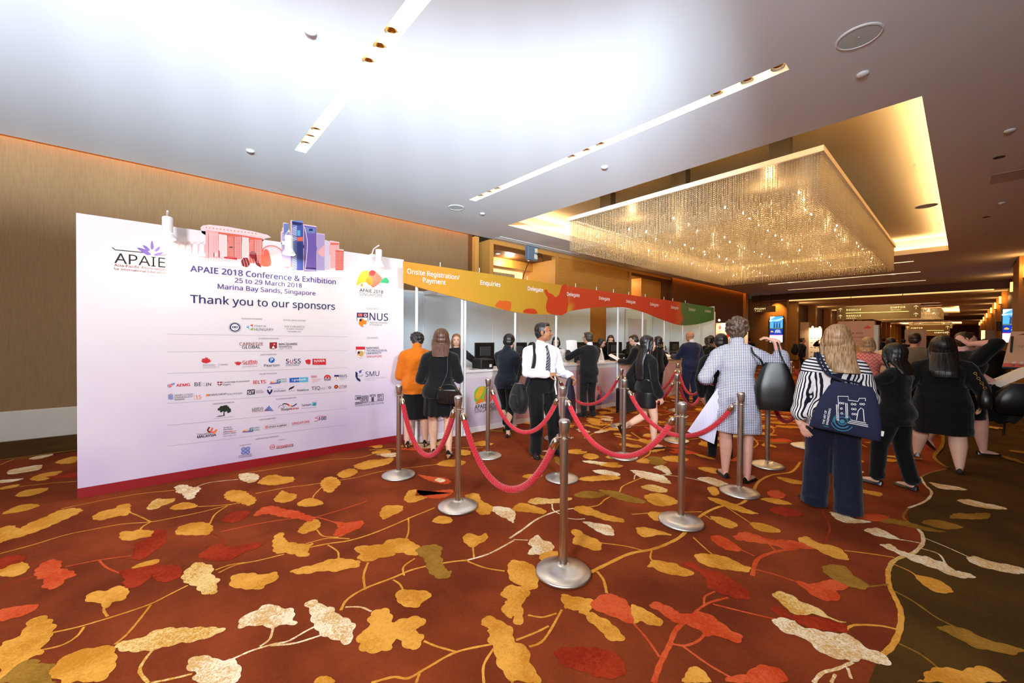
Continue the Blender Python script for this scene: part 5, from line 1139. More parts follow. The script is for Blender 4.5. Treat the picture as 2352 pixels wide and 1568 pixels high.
# header board with a wavy lower edge
HB = Board((-4.95, 2.55, 0), (0, 1, 0), (0, 0, 1), (1, 0, 0), 0.012)
topx = [HB.uv(x, y) for x, y in ((927, 600), (1123, 628.6), (1290, 655), (1410, 672), (1529, 688.5), (1640, 706))]
botx = [HB.uv(x, y) for x, y in ((927, 649), (980, 665), (1060, 686), (1135, 706), (1200, 719), (1250, 722), (1290, 718), (1340, 709), (1390, 704), (1412, 704), (1440, 706), (1480, 717), (1520, 733), (1560, 746), (1590, 746), (1620, 740), (1640, 734))]
botx = smooth_open(botx, 4)
out = [HB.P(a, b, 0.0) for a, b in topx]+[HB.P(a, b, 0.0) for a, b in botx[::-1]]
t_head = thing('header_banner', 'wavy header board turning from gold through red to green, naming each registration counter', 'banner', (-5.3, 7.5, 1.9))
def banner_mat():
    m = bpy.data.materials.new('banner_print'); m.use_nodes = True; nt = m.node_tree; N = nt.nodes.new; L = nt.links.new; p = nt.nodes['Principled BSDF']; p.inputs['Roughness'].default_value = 0.5
    tc = N('ShaderNodeTexCoord'); sx = N('ShaderNodeSeparateXYZ'); L(tc.outputs['Object'], sx.inputs[0])
    n = N('ShaderNodeTexNoise'); n.inputs['Scale'].default_value = 1.6; n.inputs['Detail'].default_value = 5; L(tc.outputs['Object'], n.inputs[0])
    a = N('ShaderNodeMath'); a.operation = 'MULTIPLY_ADD'; a.inputs[1].default_value = 1.2; L(n.outputs[0], a.inputs[0]); L(sx.outputs[1], a.inputs[2])
    r = N('ShaderNodeMapRange'); r.inputs[1].default_value = -4.3; r.inputs[2].default_value = 6.6; L(a.outputs[0], r.inputs[0])
    cr = N('ShaderNodeValToRGB'); L(r.outputs[0], cr.inputs[0]); L(cr.outputs[0], p.inputs['Base Color'])
    st = [(0.0, (222, 150, 48)), (0.12, (196, 152, 44)), (0.30, (190, 138, 38)), (0.318, (190, 62, 30)), (0.5, (196, 60, 30)), (0.66, (188, 54, 30)), (0.70, (196, 84, 34)), (0.715, (88, 112, 66)), (0.82, (60, 124, 66)), (0.97, (56, 108, 54))]
    while len(cr.color_ramp.elements) < len(st): cr.color_ramp.elements.new(0.5)
    for e, (q, c) in zip(cr.color_ramp.elements, st): e.position = q; e.color = (*lin(c), 1)
    return m
MB().prism(out[::-1], np.array(HB.n)*-0.02).build('board', [banner_mat()], t_head)
s = Print(HB, lambda x, y: (900+x/5.227, 540+y/5.227))
s.b.lift = 0.002
for k, pts in enumerate(([(1240, 850), (1290, 785), (1340, 790), (1365, 785), (1430, 805), (1425, 880), (1415, 905), (1330, 885)], [(1575, 925), (1600, 890), (1660, 880), (1720, 890), (1745, 940), (1650, 940)], [(1830, 660), (1860, 655), (1880, 690), (1930, 710), (1960, 740), (2000, 720), (2030, 640), (2045, 605), (2100, 612), (2100, 930), (1890, 940), (1850, 850), (1870, 760), (1840, 700)])):
    s = Print(HB, lambda x, y: (900+x/5.227, 540+y/5.227)); s.p(pts, 'splash_orange' if k == 0 else 'splash_red', 3); s.done('splash_print', t_head)
HB.lift = 0.003
for txt, a, b, c_, d_ in (('Onsite Registration/', 935, 628, 1055, 642), ('Payment', 971, 648, 1023, 654), ('Enquiries', 1103, 653, 1149, 659), ('Delegate', 1212, 666, 1247, 671), ('Delegate', 1302, 678, 1331, 683), ('Delegate', 1375.5, 687, 1400, 691), ('Delegate', 1438, 694, 1459, 698), ('Delegate', 1493, 701, 1512, 704), ('Delegate', 1541, 708, 1558, 710.5), ('Exhibitor', 1582, 713, 1597, 714.5), ('Exhibitor', 1619, 716.5, 1633, 718)):
    s = Print(HB); s.t(txt, a, b, c_, d_, 'white', 0.02); s.done('counter_lettering', t_head)
# thin pins along the top edge
for x, y in ((1012, 612), (1102, 624), (1212, 642), (1323, 658), (1371, 665), (1410, 670), (1445, 676), (1483, 681), (1526, 687), (1546, 690), (1575, 695)):
    u = HB.uv(x, y); q = HB.P(u[0], u[1], -0.01); MB().tube([q+np.array([0, 0, -.02]), q+np.array([0, 0, .06])], 0.006, 6).build('hanging_pin', M_ALU, t_head)
# posts
for k, y in enumerate((2.68, 3.49, 4.51, 5.53, 7.52, 8.53, 9.56, 10.56, 11.6, 12.62)):
    dbl = y == 3.49
    t = thing('booth_post', ['slim white post hidden by the end of the sponsor wall', 'doubled white post in front of the woman with long fair-brown hair', 'slim white post between the short-haired woman in navy and the man in the white shirt', 'slim white post just behind the head of the man in the white shirt', 'slim white post behind the middle desks, beside the seated dark-haired staff', 'slim white post left of the walking woman with long black hair', 'slim white post right of the walking woman with long black hair', 'slim white post left of the bald man in the blue suit', 'slim white post right of the bald man in the blue suit', 'last white post at the green end of the header'][k], 'post', (-5.05, y, 0), group='white posts carrying the header')
    mb = MB().tube([(-5.02, y, 0), (-5.02, y, 2.38 if y < 5 else 2.30)], 0.021, 8)
    if dbl: mb.tube([(-5.02, y-.055, 0), (-5.02, y-.055, 2.38)], 0.021, 8)
    mb.build('shaft', M_ALU, t, True)
    MB().box((-5.06, y-.03, 0), (-4.98, y+.03, 0.012)).build('foot_plate', M_ALU, t)
# counters
M_CTR = mat('counter_white', (232, 226, 226), 0.45)
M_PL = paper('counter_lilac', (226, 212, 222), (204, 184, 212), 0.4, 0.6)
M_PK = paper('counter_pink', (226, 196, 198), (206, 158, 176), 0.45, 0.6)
CB = Board((-5.08, 0, 0), (0, 1, 0), (0, 0, 1), (1, 0, 0), 0.004)
c7 = lambda x, y: (900+x/3.92, 720+y/3.92)
c8 = lambda x, y: (1240+x/3.92, 720+y/3.92)
CN = ['white registration counter with violet petal logo in front of the woman in orange', 'white registration counter with a map-shaped logo behind the short-haired woman', 'white counter with pale pink print behind the man in the white shirt', 'white counter with pale pink print beside the man in the white shirt', 'white counter with faded city print behind the man holding up papers', 'white counter with plain pink front left of the walking woman', 'white counter with plain pink front right of the walking woman', 'white counter in front of the bald man in the blue suit', 'white counter left of the man in black at the end of the booth', 'last white counter at the green end of the booth']
for k in range(10):
    y0, y1 = max(2.66, 2.5+k*1.012), 2.5+(k+1)*1.012
    t = thing('registration_counter', CN[k], 'counter', (-5.35, (y0+y1)/2, 0), group='row of registration counters')
    MB().box((-5.62, y0+.004, 0.08), (-5.08, y1-.004, 0.94)).build('body', M_CTR, t)
    MB().box((-5.66, y0+.001, 0.94), (-5.05, y1-.001, 0.97), bev=.006).build('top', M_CTR, t)
    MB().box((-5.6, y0+.004, 0), (-5.075, y1-.004, 0.08)).build('plinth', M_CTR, t)
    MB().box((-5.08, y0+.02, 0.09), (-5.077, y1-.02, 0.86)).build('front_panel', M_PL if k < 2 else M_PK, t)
    s = Print(CB, c7)
    if k == 0:
        s.t('APAIE', 236, 935, 440, 902, 'black', .02); s.t('Asia-Pacific Association', 210, 974, 470, 932, 'black'); s.t('for International Education', 206, 1000, 474, 962, 'black')
        s.p([(405, 740), (428, 722), (432, 752), (412, 766)], 'violet', 3); s.p([(400, 800), (430, 775), (432, 800), (410, 812)], 'violet', 3); s.p([(345, 770), (372, 740), (380, 772), (360, 800)], 'violet', 3)
        s.done('counter_logo', t)
    elif k == 1:
        s.p([(742, 770), (745, 700), (790, 656), (850, 660), (880, 720), (840, 790), (790, 765), (760, 800)], 'lime', 3); s.p([(750, 740), (790, 660), (830, 664), (810, 730), (770, 770)], 'amber', 3); s.p([(752, 815), (775, 780), (800, 765), (830, 790), (800, 800), (770, 815)], 'orange', 3); s.p([(830, 780), (850, 690), (900, 690), (920, 740), (880, 800)], 'coral', 3)
        s.t('APAIE 2018', 744, 862, 945, 830, 'black', .03); s.t('SINGAPORE', 742, 896, 940, 868, 'black'); s.done('counter_logo', t)
    elif k in (2, 3):
        s.c = c7
        ox = 0 if k == 2 else 236
        for a, b, w_, h_, c in ((1215+ox, 870, 34, 120, 'pink'), (1260+ox, 800, 40, 170, 'pink'), (1310+ox, 840, 30, 120, 'coral') if k == 3 else (1180, 900, 30, 100, 'pink')): s.r(a, b, a+w_, b+h_, c)
        s.done('city_print', t)
    elif k == 4:
        s.c = c8
        s.p([(460, 700), (490, 640), (540, 640), (560, 690), (600, 720), (640, 700), (660, 760), (560, 850), (460, 860)], 'lilac', 3)
        s.r(500, 645, 538, 790, 'pink'); s.r(540, 690, 556, 800, 'coral'); s.r(470, 700, 500, 820, 'pink'); s.p([(510, 770), (530, 720), (552, 770), (550, 830), (512, 838)], 'violet', 2); s.r(512, 650, 534, 690, 'coral'); s.done('city_print', t)
# things on the counters
def monitor(y, label, x=-5.52, yaw=0.0, w=0.46):
    t = thing('monitor', label, 'computer monitor', (x, y, 0.97), rz=yaw, group='black monitors on the counters')
    m2 = MB().box((-0.012, -w/2, 0.13), (0.012, w/2, 0.43), bev=.006).build('screen_housing', M_BLACK, t, world=False)
    MB().box((0.012, -w*.28, 0.2), (0.03, w*.28, 0.36), bev=.006).build('back_cover', M_DGREY, t, world=False)
    MB().box((-0.0125, -w/2+.015, .145), (-.0135, w/2-.015, .415)).build('display', mat('display_dim', (60, 66, 78), 0.2), t, world=False)
    MB().box((0.005, -0.03, 0.01), (0.028, 0.03, 0.25)).build('stand', M_BLACK, t, world=False)
    MB().lathe([(0.10, 0), (0.10, 0.008), (0.03, 0.014)], 20).build('base', M_BLACK, t, world=False)
for y, lb, yaw in ((4.25, 'black monitor left of the short-haired woman in navy', 0.1), (5.0, 'black monitor behind the shoulder bag of the man in the white shirt', -0.15), (6.85, 'black monitor behind the papers held by the suited man', 0.1), (7.3, 'black monitor just right of the suited man holding papers', 0.0), (8.15, 'black monitor facing the post, right of the tall paper sign', -0.2), (8.85, 'black monitor beside the man in glasses reading papers', 0.1), (10.25, 'black monitor right of the walking woman with long black hair', 0.0), (11.1, 'black monitor just left of the bald man in the blue suit', -0.1)): monitor(y, lb, yaw=yaw)
def equip(y, label, w=0.26, h=0.16):
    t = thing('label_printer', label, 'printer', (-5.3, y, 0.97), group='black label printers on the counters')
    MB().box((-5.44, y-w/2, 0.97), (-5.18, y+w/2, 0.97+h), bev=.012).build('body', M_BLACK, t)
    MB().box((-5.42, y-w/2+.02, 0.97+h-.004), (-5.22, y+w/2-.02, 0.97+h+.012), bev=.004).build('lid', M_DGREY, t)
    MB().box((-5.18, y+w/2-.09, 1.0), (-5.178, y+w/2-.04, 1.05)).build('sticker', M_PAPER, t)
for y, lb in ((4.05, 'black label printer left of the short-haired woman'), (4.98, 'black label printer beside the slim post behind the shoulder bag'), (6.68, 'black label printer behind the man in the white shirt'), (7.95, 'black label printer below the monitor by the tall paper sign'), (9.75, 'black label printer right of the walking woman'), (10.8, 'black label printer near the bald man')): equip(y, lb)
def paper_sign(px, label):
    p = onX(px[0], px[1], -5.2); y = p[1]
    t = thing('paper_sign', label, 'sign', (-5.2, y, 0.97), group='white paper signs on the counters')
    MB().prism([(-5.16, y-.105, .972), (-5.16, y+.105, .972), (-5.24, y+.10, 1.27), (-5.24, y-.10, 1.27)], (-0.004, 0, 0)).build('sheet', M_PAPER, t)
    MB().prism([(-5.32, y-.105, .972), (-5.32, y+.105, .972), (-5.245, y+.10, 1.268), (-5.245, y-.10, 1.268)], (-0.003, 0, 0)).build('back_leg', M_PAPER, t)
    mb = MB()
    for k in range(7):
        z = 1.21-k*.03; x = -5.16-(z-.972)*.08/.298+.003; mb.add([(x, y-.08, z), (x, y+.02+(k*37 % 5)*.012, z), (x-.002, y+.02+(k*37 % 5)*.012, z+.007), (x-.002, y-.08, z+.007)], [(0, 1, 2, 3)])
    mb.build('text_lines', ink('grey'), t)
paper_sign((1292, 835), 'white paper sign standing just right of the man in the white shirt')
paper_sign((1379, 828), 'tall white paper sign between the suited man and the slim post')
for (x, y, r, lb) in ((-5.2, 3.7, .3, 'loose white sheet on the counter beside the woman in black'), (-5.25, 3.9, -.2, 'white sheet with blue print on the counter beside the printer'), (-5.22, 8.45, .1, 'white form on the counter below the man in glasses')):
    c, s_ = cos(r), sin(r); pts = [(x+a*c-b*s_, y+a*s_+b*c, .971) for a, b in ((-.1, -.145), (.1, -.145), (.1, .145), (-.1, .145))]
    o = MB().prism(pts, (0, 0, .003)).build('paper_sheet', M_PAPER); tag(o, lb, 'paper')
# ------------------------------------------------------------------ stanchions and ropes
def steel(name, rgb=(186, 176, 164), rough=0.3, aniso=0.0):
    m = mat(name, rgb, rough, metal=1.0); b = m.node_tree.nodes['Principled BSDF']
    if aniso:
        b.inputs['Anisotropic'].default_value = aniso; tg = m.node_tree.nodes.new('ShaderNodeTangent'); tg.direction_type = 'RADIAL'; tg.axis = 'Z'; m.node_tree.links.new(tg.outputs[0], b.inputs['Tangent'])
    return m
M_ST = steel('brushed_steel', (198, 190, 182), 0.33, 0.5); M_BASE = steel('spun_steel', (200, 194, 186), 0.34, 0.8); M_NI = steel('nickel', (214, 200, 180), 0.2)
SG = 'stanchions of the rope barrier'
def stanchion(loc, label):
    t = thing('stanchion', label, 'stanchion', loc, group=SG)
    MB().lathe([(0.168, 0), (0.175, 0.004), (0.175, 0.016), (0.168, 0.022), (0.11, 0.042), (0.055, 0.058), (0.042, 0.06), (0.036, 0.066), (0.026, 0.068)], 48).build('base', M_BASE, t, True, world=False)
    MB().lathe([(0.0255, 0.06), (0.0255, 0.875)], 24).build('pole', M_ST, t, True, world=False)
    MB().lathe([(0.0265, 0.868), (0.0265, 0.89), (0.029, 0.893), (0.030, 0.905), (0.037, 0.962), (0.036, 0.970), (0.030, 0.980), (0.012, 0.986), (0.002, 0.987)], 28).build('finial', M_ST, t, True, world=False)
    mb = MB().lathe([(0.026, 0.862), (0.034, 0.862), (0.034, 0.868), (0.026, 0.868)], 28)
    for k in range(4):
        a = pi/4+k*pi/2; mb.torus((0.045*cos(a), 0.045*sin(a), 0.865), (0, 0, 1), 0.013, 0.0028, 16, 6)
    mb.build('hook_ring', M_NI, t, True, world=False)
    return t
ST = dict(a=(-1.674, 1.93), b=(-1.513, 3.19), c=(-2.936, 1.975), d=(-4.011, 1.935), e=(-1.432, 4.235), f=(-1.528, 5.385), g=(-2.809, 3.205), h=(-2.82, 4.38), i=(-3.95, 3.10), j=(-2.765, 5.66), k=(-3.825, 5.85), l=(-3.9, 8.0), m=(-3.98, 4.40), o=(-1.45, 6.75), p=(-2.68, 11.1), q=(-2.43, 11.95), r=(-1.21, 12.4), n=(-2.9, 7.0))
SL = dict(a='nearest steel stanchion, standing alone in the foreground', b='steel stanchion in the foreground right of the nearest one', c='steel stanchion in front of the woman in the black suit, left of the nearest one', d='steel stanchion beside the right end of the sponsor wall', e='steel stanchion in front of the woman in the checked dress', f='steel stanchion below the large black bag of the woman in the checked dress', g='steel stanchion right behind the nearest one', h='steel stanchion in front of the walking woman with long black hair', i='steel stanchion in front of the short-haired woman in navy', j='steel stanchion behind the foreground one, right of the walking woman', k='steel stanchion behind the man holding up papers, by the black luggage', l='steel stanchion beside the bald man in the blue suit', m='steel stanchion partly hidden behind the man in the white shirt', o='steel stanchion just left of the woman in the striped blouse', p='steel stanchion far off between the checked dress and the backpack man', q='steel stanchion far off below the man with the backpack', r='steel stanchion far off right of the woman in the pink dress', n='steel stanchion hidden behind the woman in the checked dress')
s0 = None
for k, (x, y) in ST.items():
    if s0 is None: s0 = stanchion((x, y, 0), SL[k])
    else: dup(s0, (x, y, 0), rz=(ord(k)*0.37) % 1.5, label=SL[k])
M_ROPE = mat('rope_red', (186, 22, 40), 0.75, spec=0.3, var=0.25, vscale=60, bump=0.6, bscale=300, sheen=0.3)
def rope(A, B, sag, label, za=0.85):
    a = np.array([*ST[A], 0.865]); b = np.array([*ST[B], 0.865]); d = unit(b-a)
    a = a+d*0.058; b = b-d*0.058; L = np.linalg.norm(b-a)
    # curve of the hanging cord: metal end, cord, metal end
    def cen(t):
        s = 2*t-1; q = (np.cosh(1.7*s)-np.cosh(1.7))/(1-np.cosh(1.7)); p = a+(b-a)*t; return p-np.array([0, 0, sag*q])
    N = 90; P = [cen(t) for t in np.linspace(0, 1, N)]
    S = np.concatenate([[0], np.cumsum([np.linalg.norm(P[i+1]-P[i]) for i in range(N-1)])])
    def at(s):
        i = int(np.clip(np.searchsorted(S, s)-1, 0, N-2)); f = (s-S[i])/(S[i+1]-S[i]); return P[i]*(1-f)+P[i+1]*f
    t = thing('barrier_rope', label, 'rope', tuple((a+b)/2-np.array([0, 0, sag])), group='red barrier ropes')
    mb = MB(); tot = S[-1]; s0_, s1_ = 0.075, tot-0.075; n = int((s1_-s0_)/0.0085)
    for k in range(3):
        path = []
        for q in range(n+1):
            s = s0_+(s1_-s0_)*q/n; c = at(s); dd = unit(at(min(s+.01, tot))-at(max(s-.01, 0)))
            x = unit(np.cross((0, 0, 1.0), dd)); y = np.cross(dd, x); ph = 2*pi*(s/0.075)+k*2*pi/3
            path.append(c+0.0125*(cos(ph)*x+sin(ph)*y))
        mb.tube(path, 0.0138, 7)
    mb.build('cord', M_ROPE, t, True)
    for s_in, s_out, hook in ((0.095, 0.022, a), (tot-0.095, tot-0.022, b)):
        p0, p1 = at(s_in), at(s_out); dd = unit(p1-p0); Lc = np.linalg.norm(p1-p0)
        MB().lathe([(0.0245, 0), (0.0265, 0.004), (0.0265, Lc*.62), (0.022, Lc*.85), (0.012, Lc)], 18, p0, dd).build('end_cap', M_NI, t, True)
        x, y = perp(dd); MB().torus(p1+dd*0.012, x, 0.011, 0.003, 16, 6).torus(hook+dd*0.003, y, 0.010, 0.003, 16, 6).build('hook', M_NI, t, True)
for A, B, sg, lb in (('d', 'c', 0.52, 'red rope from the sponsor wall stanchion to the one before the woman in black'), ('c', 'a', 0.50, 'red rope sagging to the nearest stanchion from its left neighbour'), ('i', 'g', 0.46, 'red rope crossing in front of the legs of the man in the white shirt'), ('g', 'b', 0.46, 'long red rope sagging right behind the nearest stanchion'), ('m', 'k', 0.42, 'red rope in front of the man holding up papers'), ('h', 'e', 0.44, 'red rope crossing behind the foreground stanchion to the checked dress'), ('k', 'j', 0.40, 'red rope in front of the legs of the walking woman'), ('j', 'n', 0.42, 'red rope running behind the woman in the checked dress'), ('l', 'n', 0.42, 'red rope from the stanchion at the bald man towards the checked dress'), ('k', 'l', 0.42, 'red rope leading from the luggage stanchion to the bald man'), ('f', 'o', 0.42, 'red rope between the black bag and the striped blouse'), ('n', 'p', 0.5, 'red rope far off leading away behind the checked dress'), ('p', 'q', 0.30, 'short red rope far off below the man with the backpack'), ('q', 'r', 0.42, 'red rope far off behind the woman in the striped blouse')): rope(A, B, sg, lb)
# ------------------------------------------------------------------ people: one fused body, clothes and hair as children
TMP = bpy.data.scenes.new('workbench')
def fuse(mb, voxel, smooth=3):
    me = bpy.data.meshes.new('w'); me.from_pydata(mb.v, [], mb.f); me.update()
    ob = bpy.data.objects.new('w', me); TMP.collection.objects.link(ob)
    m = ob.modifiers.new('r', 'REMESH'); m.mode = 'VOXEL'; m.voxel_size = voxel
    if smooth: q = ob.modifiers.new('s', 'SMOOTH'); q.factor = 0.5; q.iterations = smooth
    TMP.view_layers[0].update(); dg = TMP.view_layers[0].depsgraph
    out = bpy.data.meshes.new_from_object(ob.evaluated_get(dg), depsgraph=dg)
    bpy.data.objects.remove(ob); bpy.data.meshes.remove(me)
    return out
def ruffle(me, fn):
    """move every vertex along its normal by fn(x, y, z)"""
    n = len(me.vertices); co = np.empty(n*3, np.float32); me.vertices.foreach_get('co', co); co = co.reshape(-1, 3)
    no = np.array([v.vector for v in me.vertex_normals], np.float32)
    d = np.array([fn(p) for p in co.tolist()], np.float32)
    me.vertices.foreach_set('co', (co+no*d[:, None]).ravel()); me.update()
NZ = mnoise.noise
def attach(me, name, m, parent, label=None):
    me.name = name; me.materials.clear(); me.materials.append(m)
    me.polygons.foreach_set('use_smooth', [True]*len(me.polygons))
    o = bpy.data.objects.new(name, me); COL.objects.link(o); o.parent = parent
    if label: o['label'] = label
    return o
def ik(S, W, l1, l2, pole):
    S, W = np.asarray(S, float), np.asarray(W, float); d = W-S; L = np.linalg.norm(d); u = d/L
    if L > (l1+l2)*0.995: W = S+u*(l1+l2)*0.995; L = (l1+l2)*0.995
    a = (l1*l1-l2*l2+L*L)/(2*L); hgt = sqrt(max(l1*l1-a*a, 0)); p = np.asarray(pole, float); p = unit(p-u*np.dot(p, u))
    return S+u*a+p*hgt, W
def rotx(a): c, s = cos(a), sin(a); return np.array([[1, 0, 0], [0, c, -s], [0, s, c]])
def rotz(a): c, s = cos(a), sin(a); return np.array([[c, -s, 0], [s, c, 0], [0, 0, 1]])
def roty(a): c, s = cos(a), sin(a); return np.array([[c, 0, s], [0, 1, 0], [-s, 0, c]])
def oval(c, hw, hd, n=22, ex=2.4, yo=0.0):
    out = []
    for k in range(n):
        a = 2*pi*k/n; x, y = cos(a), sin(a); r = (abs(x)**ex+abs(y)**ex)**(-1/ex); out.append((c[0]+hw*r*x, c[1]+hd*r*y+yo, c[2]))
    return out
MALE = [(.47, .070, .050, -.004), (.50, .090, .062, -.006), (.54, .094, .068, -.006), (.60, .086, .062, 0), (.66, .088, .064, .002), (.72, .100, .070, .002), (.765, .106, .066, -.002), (.79, .092, .056, -.004), (.812, .064, .044, -.008), (.835, .038, .032, -.008)]
FEM = [(.47, .074, .054, -.006), (.50, .096, .066, -.010), (.54, .098, .068, -.010), (.60, .080, .056, -.002), (.65, .074, .054, 0), (.70, .082, .066, .008), (.74, .088, .068, .008), (.762, .089, .058, 0), (.785, .074, .048, -.004), (.805, .052, .038, -.008), (.832, .031, .028, -.008)]
class Figure:
    def __init__(s, label, loc, heading, h, sex='m', fat=1.0, lean=0.0, twist=0.0, head=(0, 0, 0), arms=None, legs=None, skin='tan', fine=0.008, group=None, sh=None):
        s.h = h; s.sex = sex; s.fat = fat; s.fine = fine
        s.root = thing('person', label, 'person', (loc[0], loc[1], loc[2] if len(loc) > 2 else 0.002), radians(heading-90), group)
        s.sec = [(z, hw*fat, hd*(1+(fat-1)*1.3), yo) for z, hw, hd, yo in (MALE if sex == 'm' else FEM)]
        s.skin = skin; s.R = rotx(-lean) @ rotz(twist); s.lean = lean
        s.piv = np.array([0, 0, .52])
        sw = sh or (.112 if sex == 'm' else .096)*(1+(fat-1)*.6)
        s.S = [s.U((-sw, -.006, .768)), s.U((sw, -.006, .768))]
        arms = arms or {}
        s.E = []; s.W = []
        for k, sd in ((0, -1), (1, 1)):
            a = arms.get('LR'[k], dict())
            w = a.get('w', (sd*(.138+.10*(fat-1)), .02, .48)); w = np.array(w, float)
            e, w = ik(s.S[k], w, .168, .150, a.get('p', (sd*.6, -1.0, -.2))); s.E.append(e); s.W.append(w)
        s.hand = [arms.get('L', {}).get('hand', {}), arms.get('R', {}).get('hand', {})]
        legs = legs or {}
        s.HP = [np.array([-.05*fat, -.004, .51]), np.array([.05*fat, -.004, .51])]; s.K = []; s.A = []; s.T = []
        for k, sd in ((0, -1), (1, 1)):
            g = legs.get('LR'[k], {}); a = np.array(g.get('a', (sd*.055*max(1, fat*.9), -.012, .042)), float)
            kk, a = ik(s.HP[k], a, 0.2365, .2335, g.get('p', (sd*.08, 1, 0))); s.K.append(kk); s.A.append(a)
            ta = radians(g.get('toe', 8*sd)); pt = radians(g.get('pitch', 0)); s.T.append(np.array([sin(ta)*cos(pt), cos(ta)*cos(pt), sin(pt)]))
        # head
        hy, hp, hr = (radians(q) for q in head)
        s.nb = s.U((0, -.010, .825)); s.HR = s.R @ rotz(-hy) @ rotx(hp) @ roty(hr)
        s.hc = s.nb+s.HR @ np.array([0, .022, .095]) if True else None
    def U(s, p): return s.piv+s.R @ (np.asarray(p, float)-s.piv)
    def H(s, p): return s.hc+s.HR @ np.asarray(p, float)     # head-local, head centre origin
    def sc(s, mb): mb.v = [(x*s.h, y*s.h, z*s.h) for x, y, z in mb.v]; return mb
    def torso(s, mb, add=0.0, z0=.47, z1=.84, addz=0.0, flare=0.0, n=26, lower=None):
        rings = []; zs = sorted({z0, z1, *[q[0] for q in s.sec if z0 < q[0] < z1]})
        Z = [q[0] for q in s.sec]
        for z in zs:
            hw, hd, yo = (float(np.interp(z, Z, [q[i] for q in s.sec])) for i in (1, 2, 3))
            f = flare*max(0, (.60-z)/.12)
            R_ = oval((0, 0, z), hw+add+f, hd+add+f*.8, n, 2.4, yo)
            rings.append([s.U(p) if z > .50 else s.mix(p) for p in R_])
        mb.loft(rings); return mb
    def mix(s, p):
        t = min(1, max(0, (p[2]-.40)/.10)); q = np.asarray(p, float); return q*(1-t)+s.U(q)*t
    def limb(s, mb, pts, rad, seg=14):
        P = [np.asarray(p, float) for p in pts]
        for k in range(len(P)-1): mb.caps(P[k], P[k+1], rad[k], rad[k+1], seg)
        return mb
    def handmesh(s, mb, k):
        sd = -1 if k == 0 else 1; g = s.hand[k]
        f = unit(s.W[k]-s.E[k]); d = unit(np.asarray(g['d'], float)) if 'd' in g else f
        n = np.asarray(g.get('n', (-sd, 0.1, 0)), float); n = unit(n-d*np.dot(n, d)); x = np.cross(d, n)*(-sd)   # x points to the thumb side
        curl = g.get('curl', 0.5); W = s.W[k]; fat = 1.0
        B = np.stack([x, n, d], 1)
        mb.ell(W+d*.026, (.0195, .0095, .032), B, 12, 8)
        mb.caps(W-d*.012, W+d*.012, .0155, .0165, 12)
        for i, (o, L, sp) in enumerate(((.0155, .040, .16), (.0052, .045, .05), (-.0052, .042, -.06), (-.0150, .034, -.18))):
            b = W+d*.050+x*o; c1 = curl*0.7*(1+.08*i); c2 = c1+curl*1.0
            d1 = unit(d*cos(c1)+n*sin(c1)+x*sp*(1-curl*.7)); d2 = unit(d*cos(c2)+n*sin(c2)+x*sp*.3)
            m1 = b+d1*L*.52; mb.caps(b, m1, .0058, .0053, 8); mb.caps(m1, m1+d2*L*.46, .0053, .0042, 8)
        tb = W+d*.012+x*.014+n*.003; t1 = unit(d*.75+x*.65+n*(.25+curl*.4)); m1 = tb+t1*.028; mb.caps(tb, m1, .0078, .0062, 8)
        t2 = unit(d*.9+x*.15+n*(.2+curl*.6)); mb.caps(m1, m1+t2*.022, .0062, .0048, 8)
    def body(s, material, hands=(1, 1), legs=True):
        mb = MB(); s.torso(mb, -.004)
        for k in (0, 1):
            q = 1+(s.fat-1)*.9
            s.limb(mb, (s.U(((-1 if k == 0 else 1)*.042, -.006, .790)), s.S[k], s.E[k]), (.034*q, .031*q, .0235*q))
            m = s.E[k]*.72+s.W[k]*.28; s.limb(mb, (s.E[k], m, s.W[k]), (.0235*q, .0245*q, .0160))
            if hands[k]: s.handmesh(mb, k)
            m = s.K[k]*.64+s.A[k]*.36-np.array([s.T[k][0], s.T[k][1], 0])*.007
            q = 1+(s.fat-1)*1.1; s.limb(mb, (s.HP[k], s.K[k], m, s.A[k]), (.056*q, .0335*q, .0335*q, .0195*(1+(s.fat-1)*.6)))
            t = s.T[k]; u = np.array([0, 0, 1.0]); u = unit(u-t*np.dot(u, t)); a = s.A[k]
            mb.caps(a-t*.012-u*.022, a+t*.012-u*.018, .0175, .019, 12); mb.caps(a+t*.01-u*.016, a+t*.085-u*.030, .0185, .0115, 12)
        mb.caps(s.nb-np.array([0, 0, .012]), s.H((0, -.018, -.040)), .0345*(1+(s.fat-1)*.4), .031, 16)
        s.headmesh(mb)
        me = fuse(s.sc(mb), s.fine, 2)
        s.b = attach(me, 'body', material, s.root); return s.b
    def headmesh(s, mb):
        B = s.HR; w = 1.0+(s.fat-1)*.35
        def E(c, r, k=14): mb.ell(s.H(c), r, B, k, 10)
        E((0, -.006, .014), (.0455*w, .057, .052), 20)          # skull
        E((0, .016, -.022), (.0385*w, .040, .045), 18)           # face
        E((0, .030, -.052), (.021*w, .020, .016))                # chin
        E((.020, .004, -.040), (.020*w, .032, .022)); E((-.020, .004, -.040), (.020*w, .032, .022))   # jaw
        E((0, .045, .008), (.032, .011, .010))                   # brow
        E((.021, .040, -.022), (.013, .013, .012)); E((-.021, .040, -.022), (.013, .013, .012))       # cheeks
        mb.caps(s.H((0, .052, .002)), s.H((0, .062, -.021)), .0048, .0072, 10); E((.006, .056, -.023), (.006, .007, .005)); E((-.006, .056, -.023), (.006, .007, .005))
        mb.caps(s.H((-.011, .051, -.0385)), s.H((.011, .051, -.0385)), .0042, .0042, 8); mb.caps(s.H((-.009, .0505, -.0435)), s.H((.009, .0505, -.0435)), .0045, .0045, 8)
        for q in (-1, 1): mb.ell(s.H((q*.0465*w, -.004, -.008)), (.006, .013, .021), B @ rotx(.25), 10, 8)
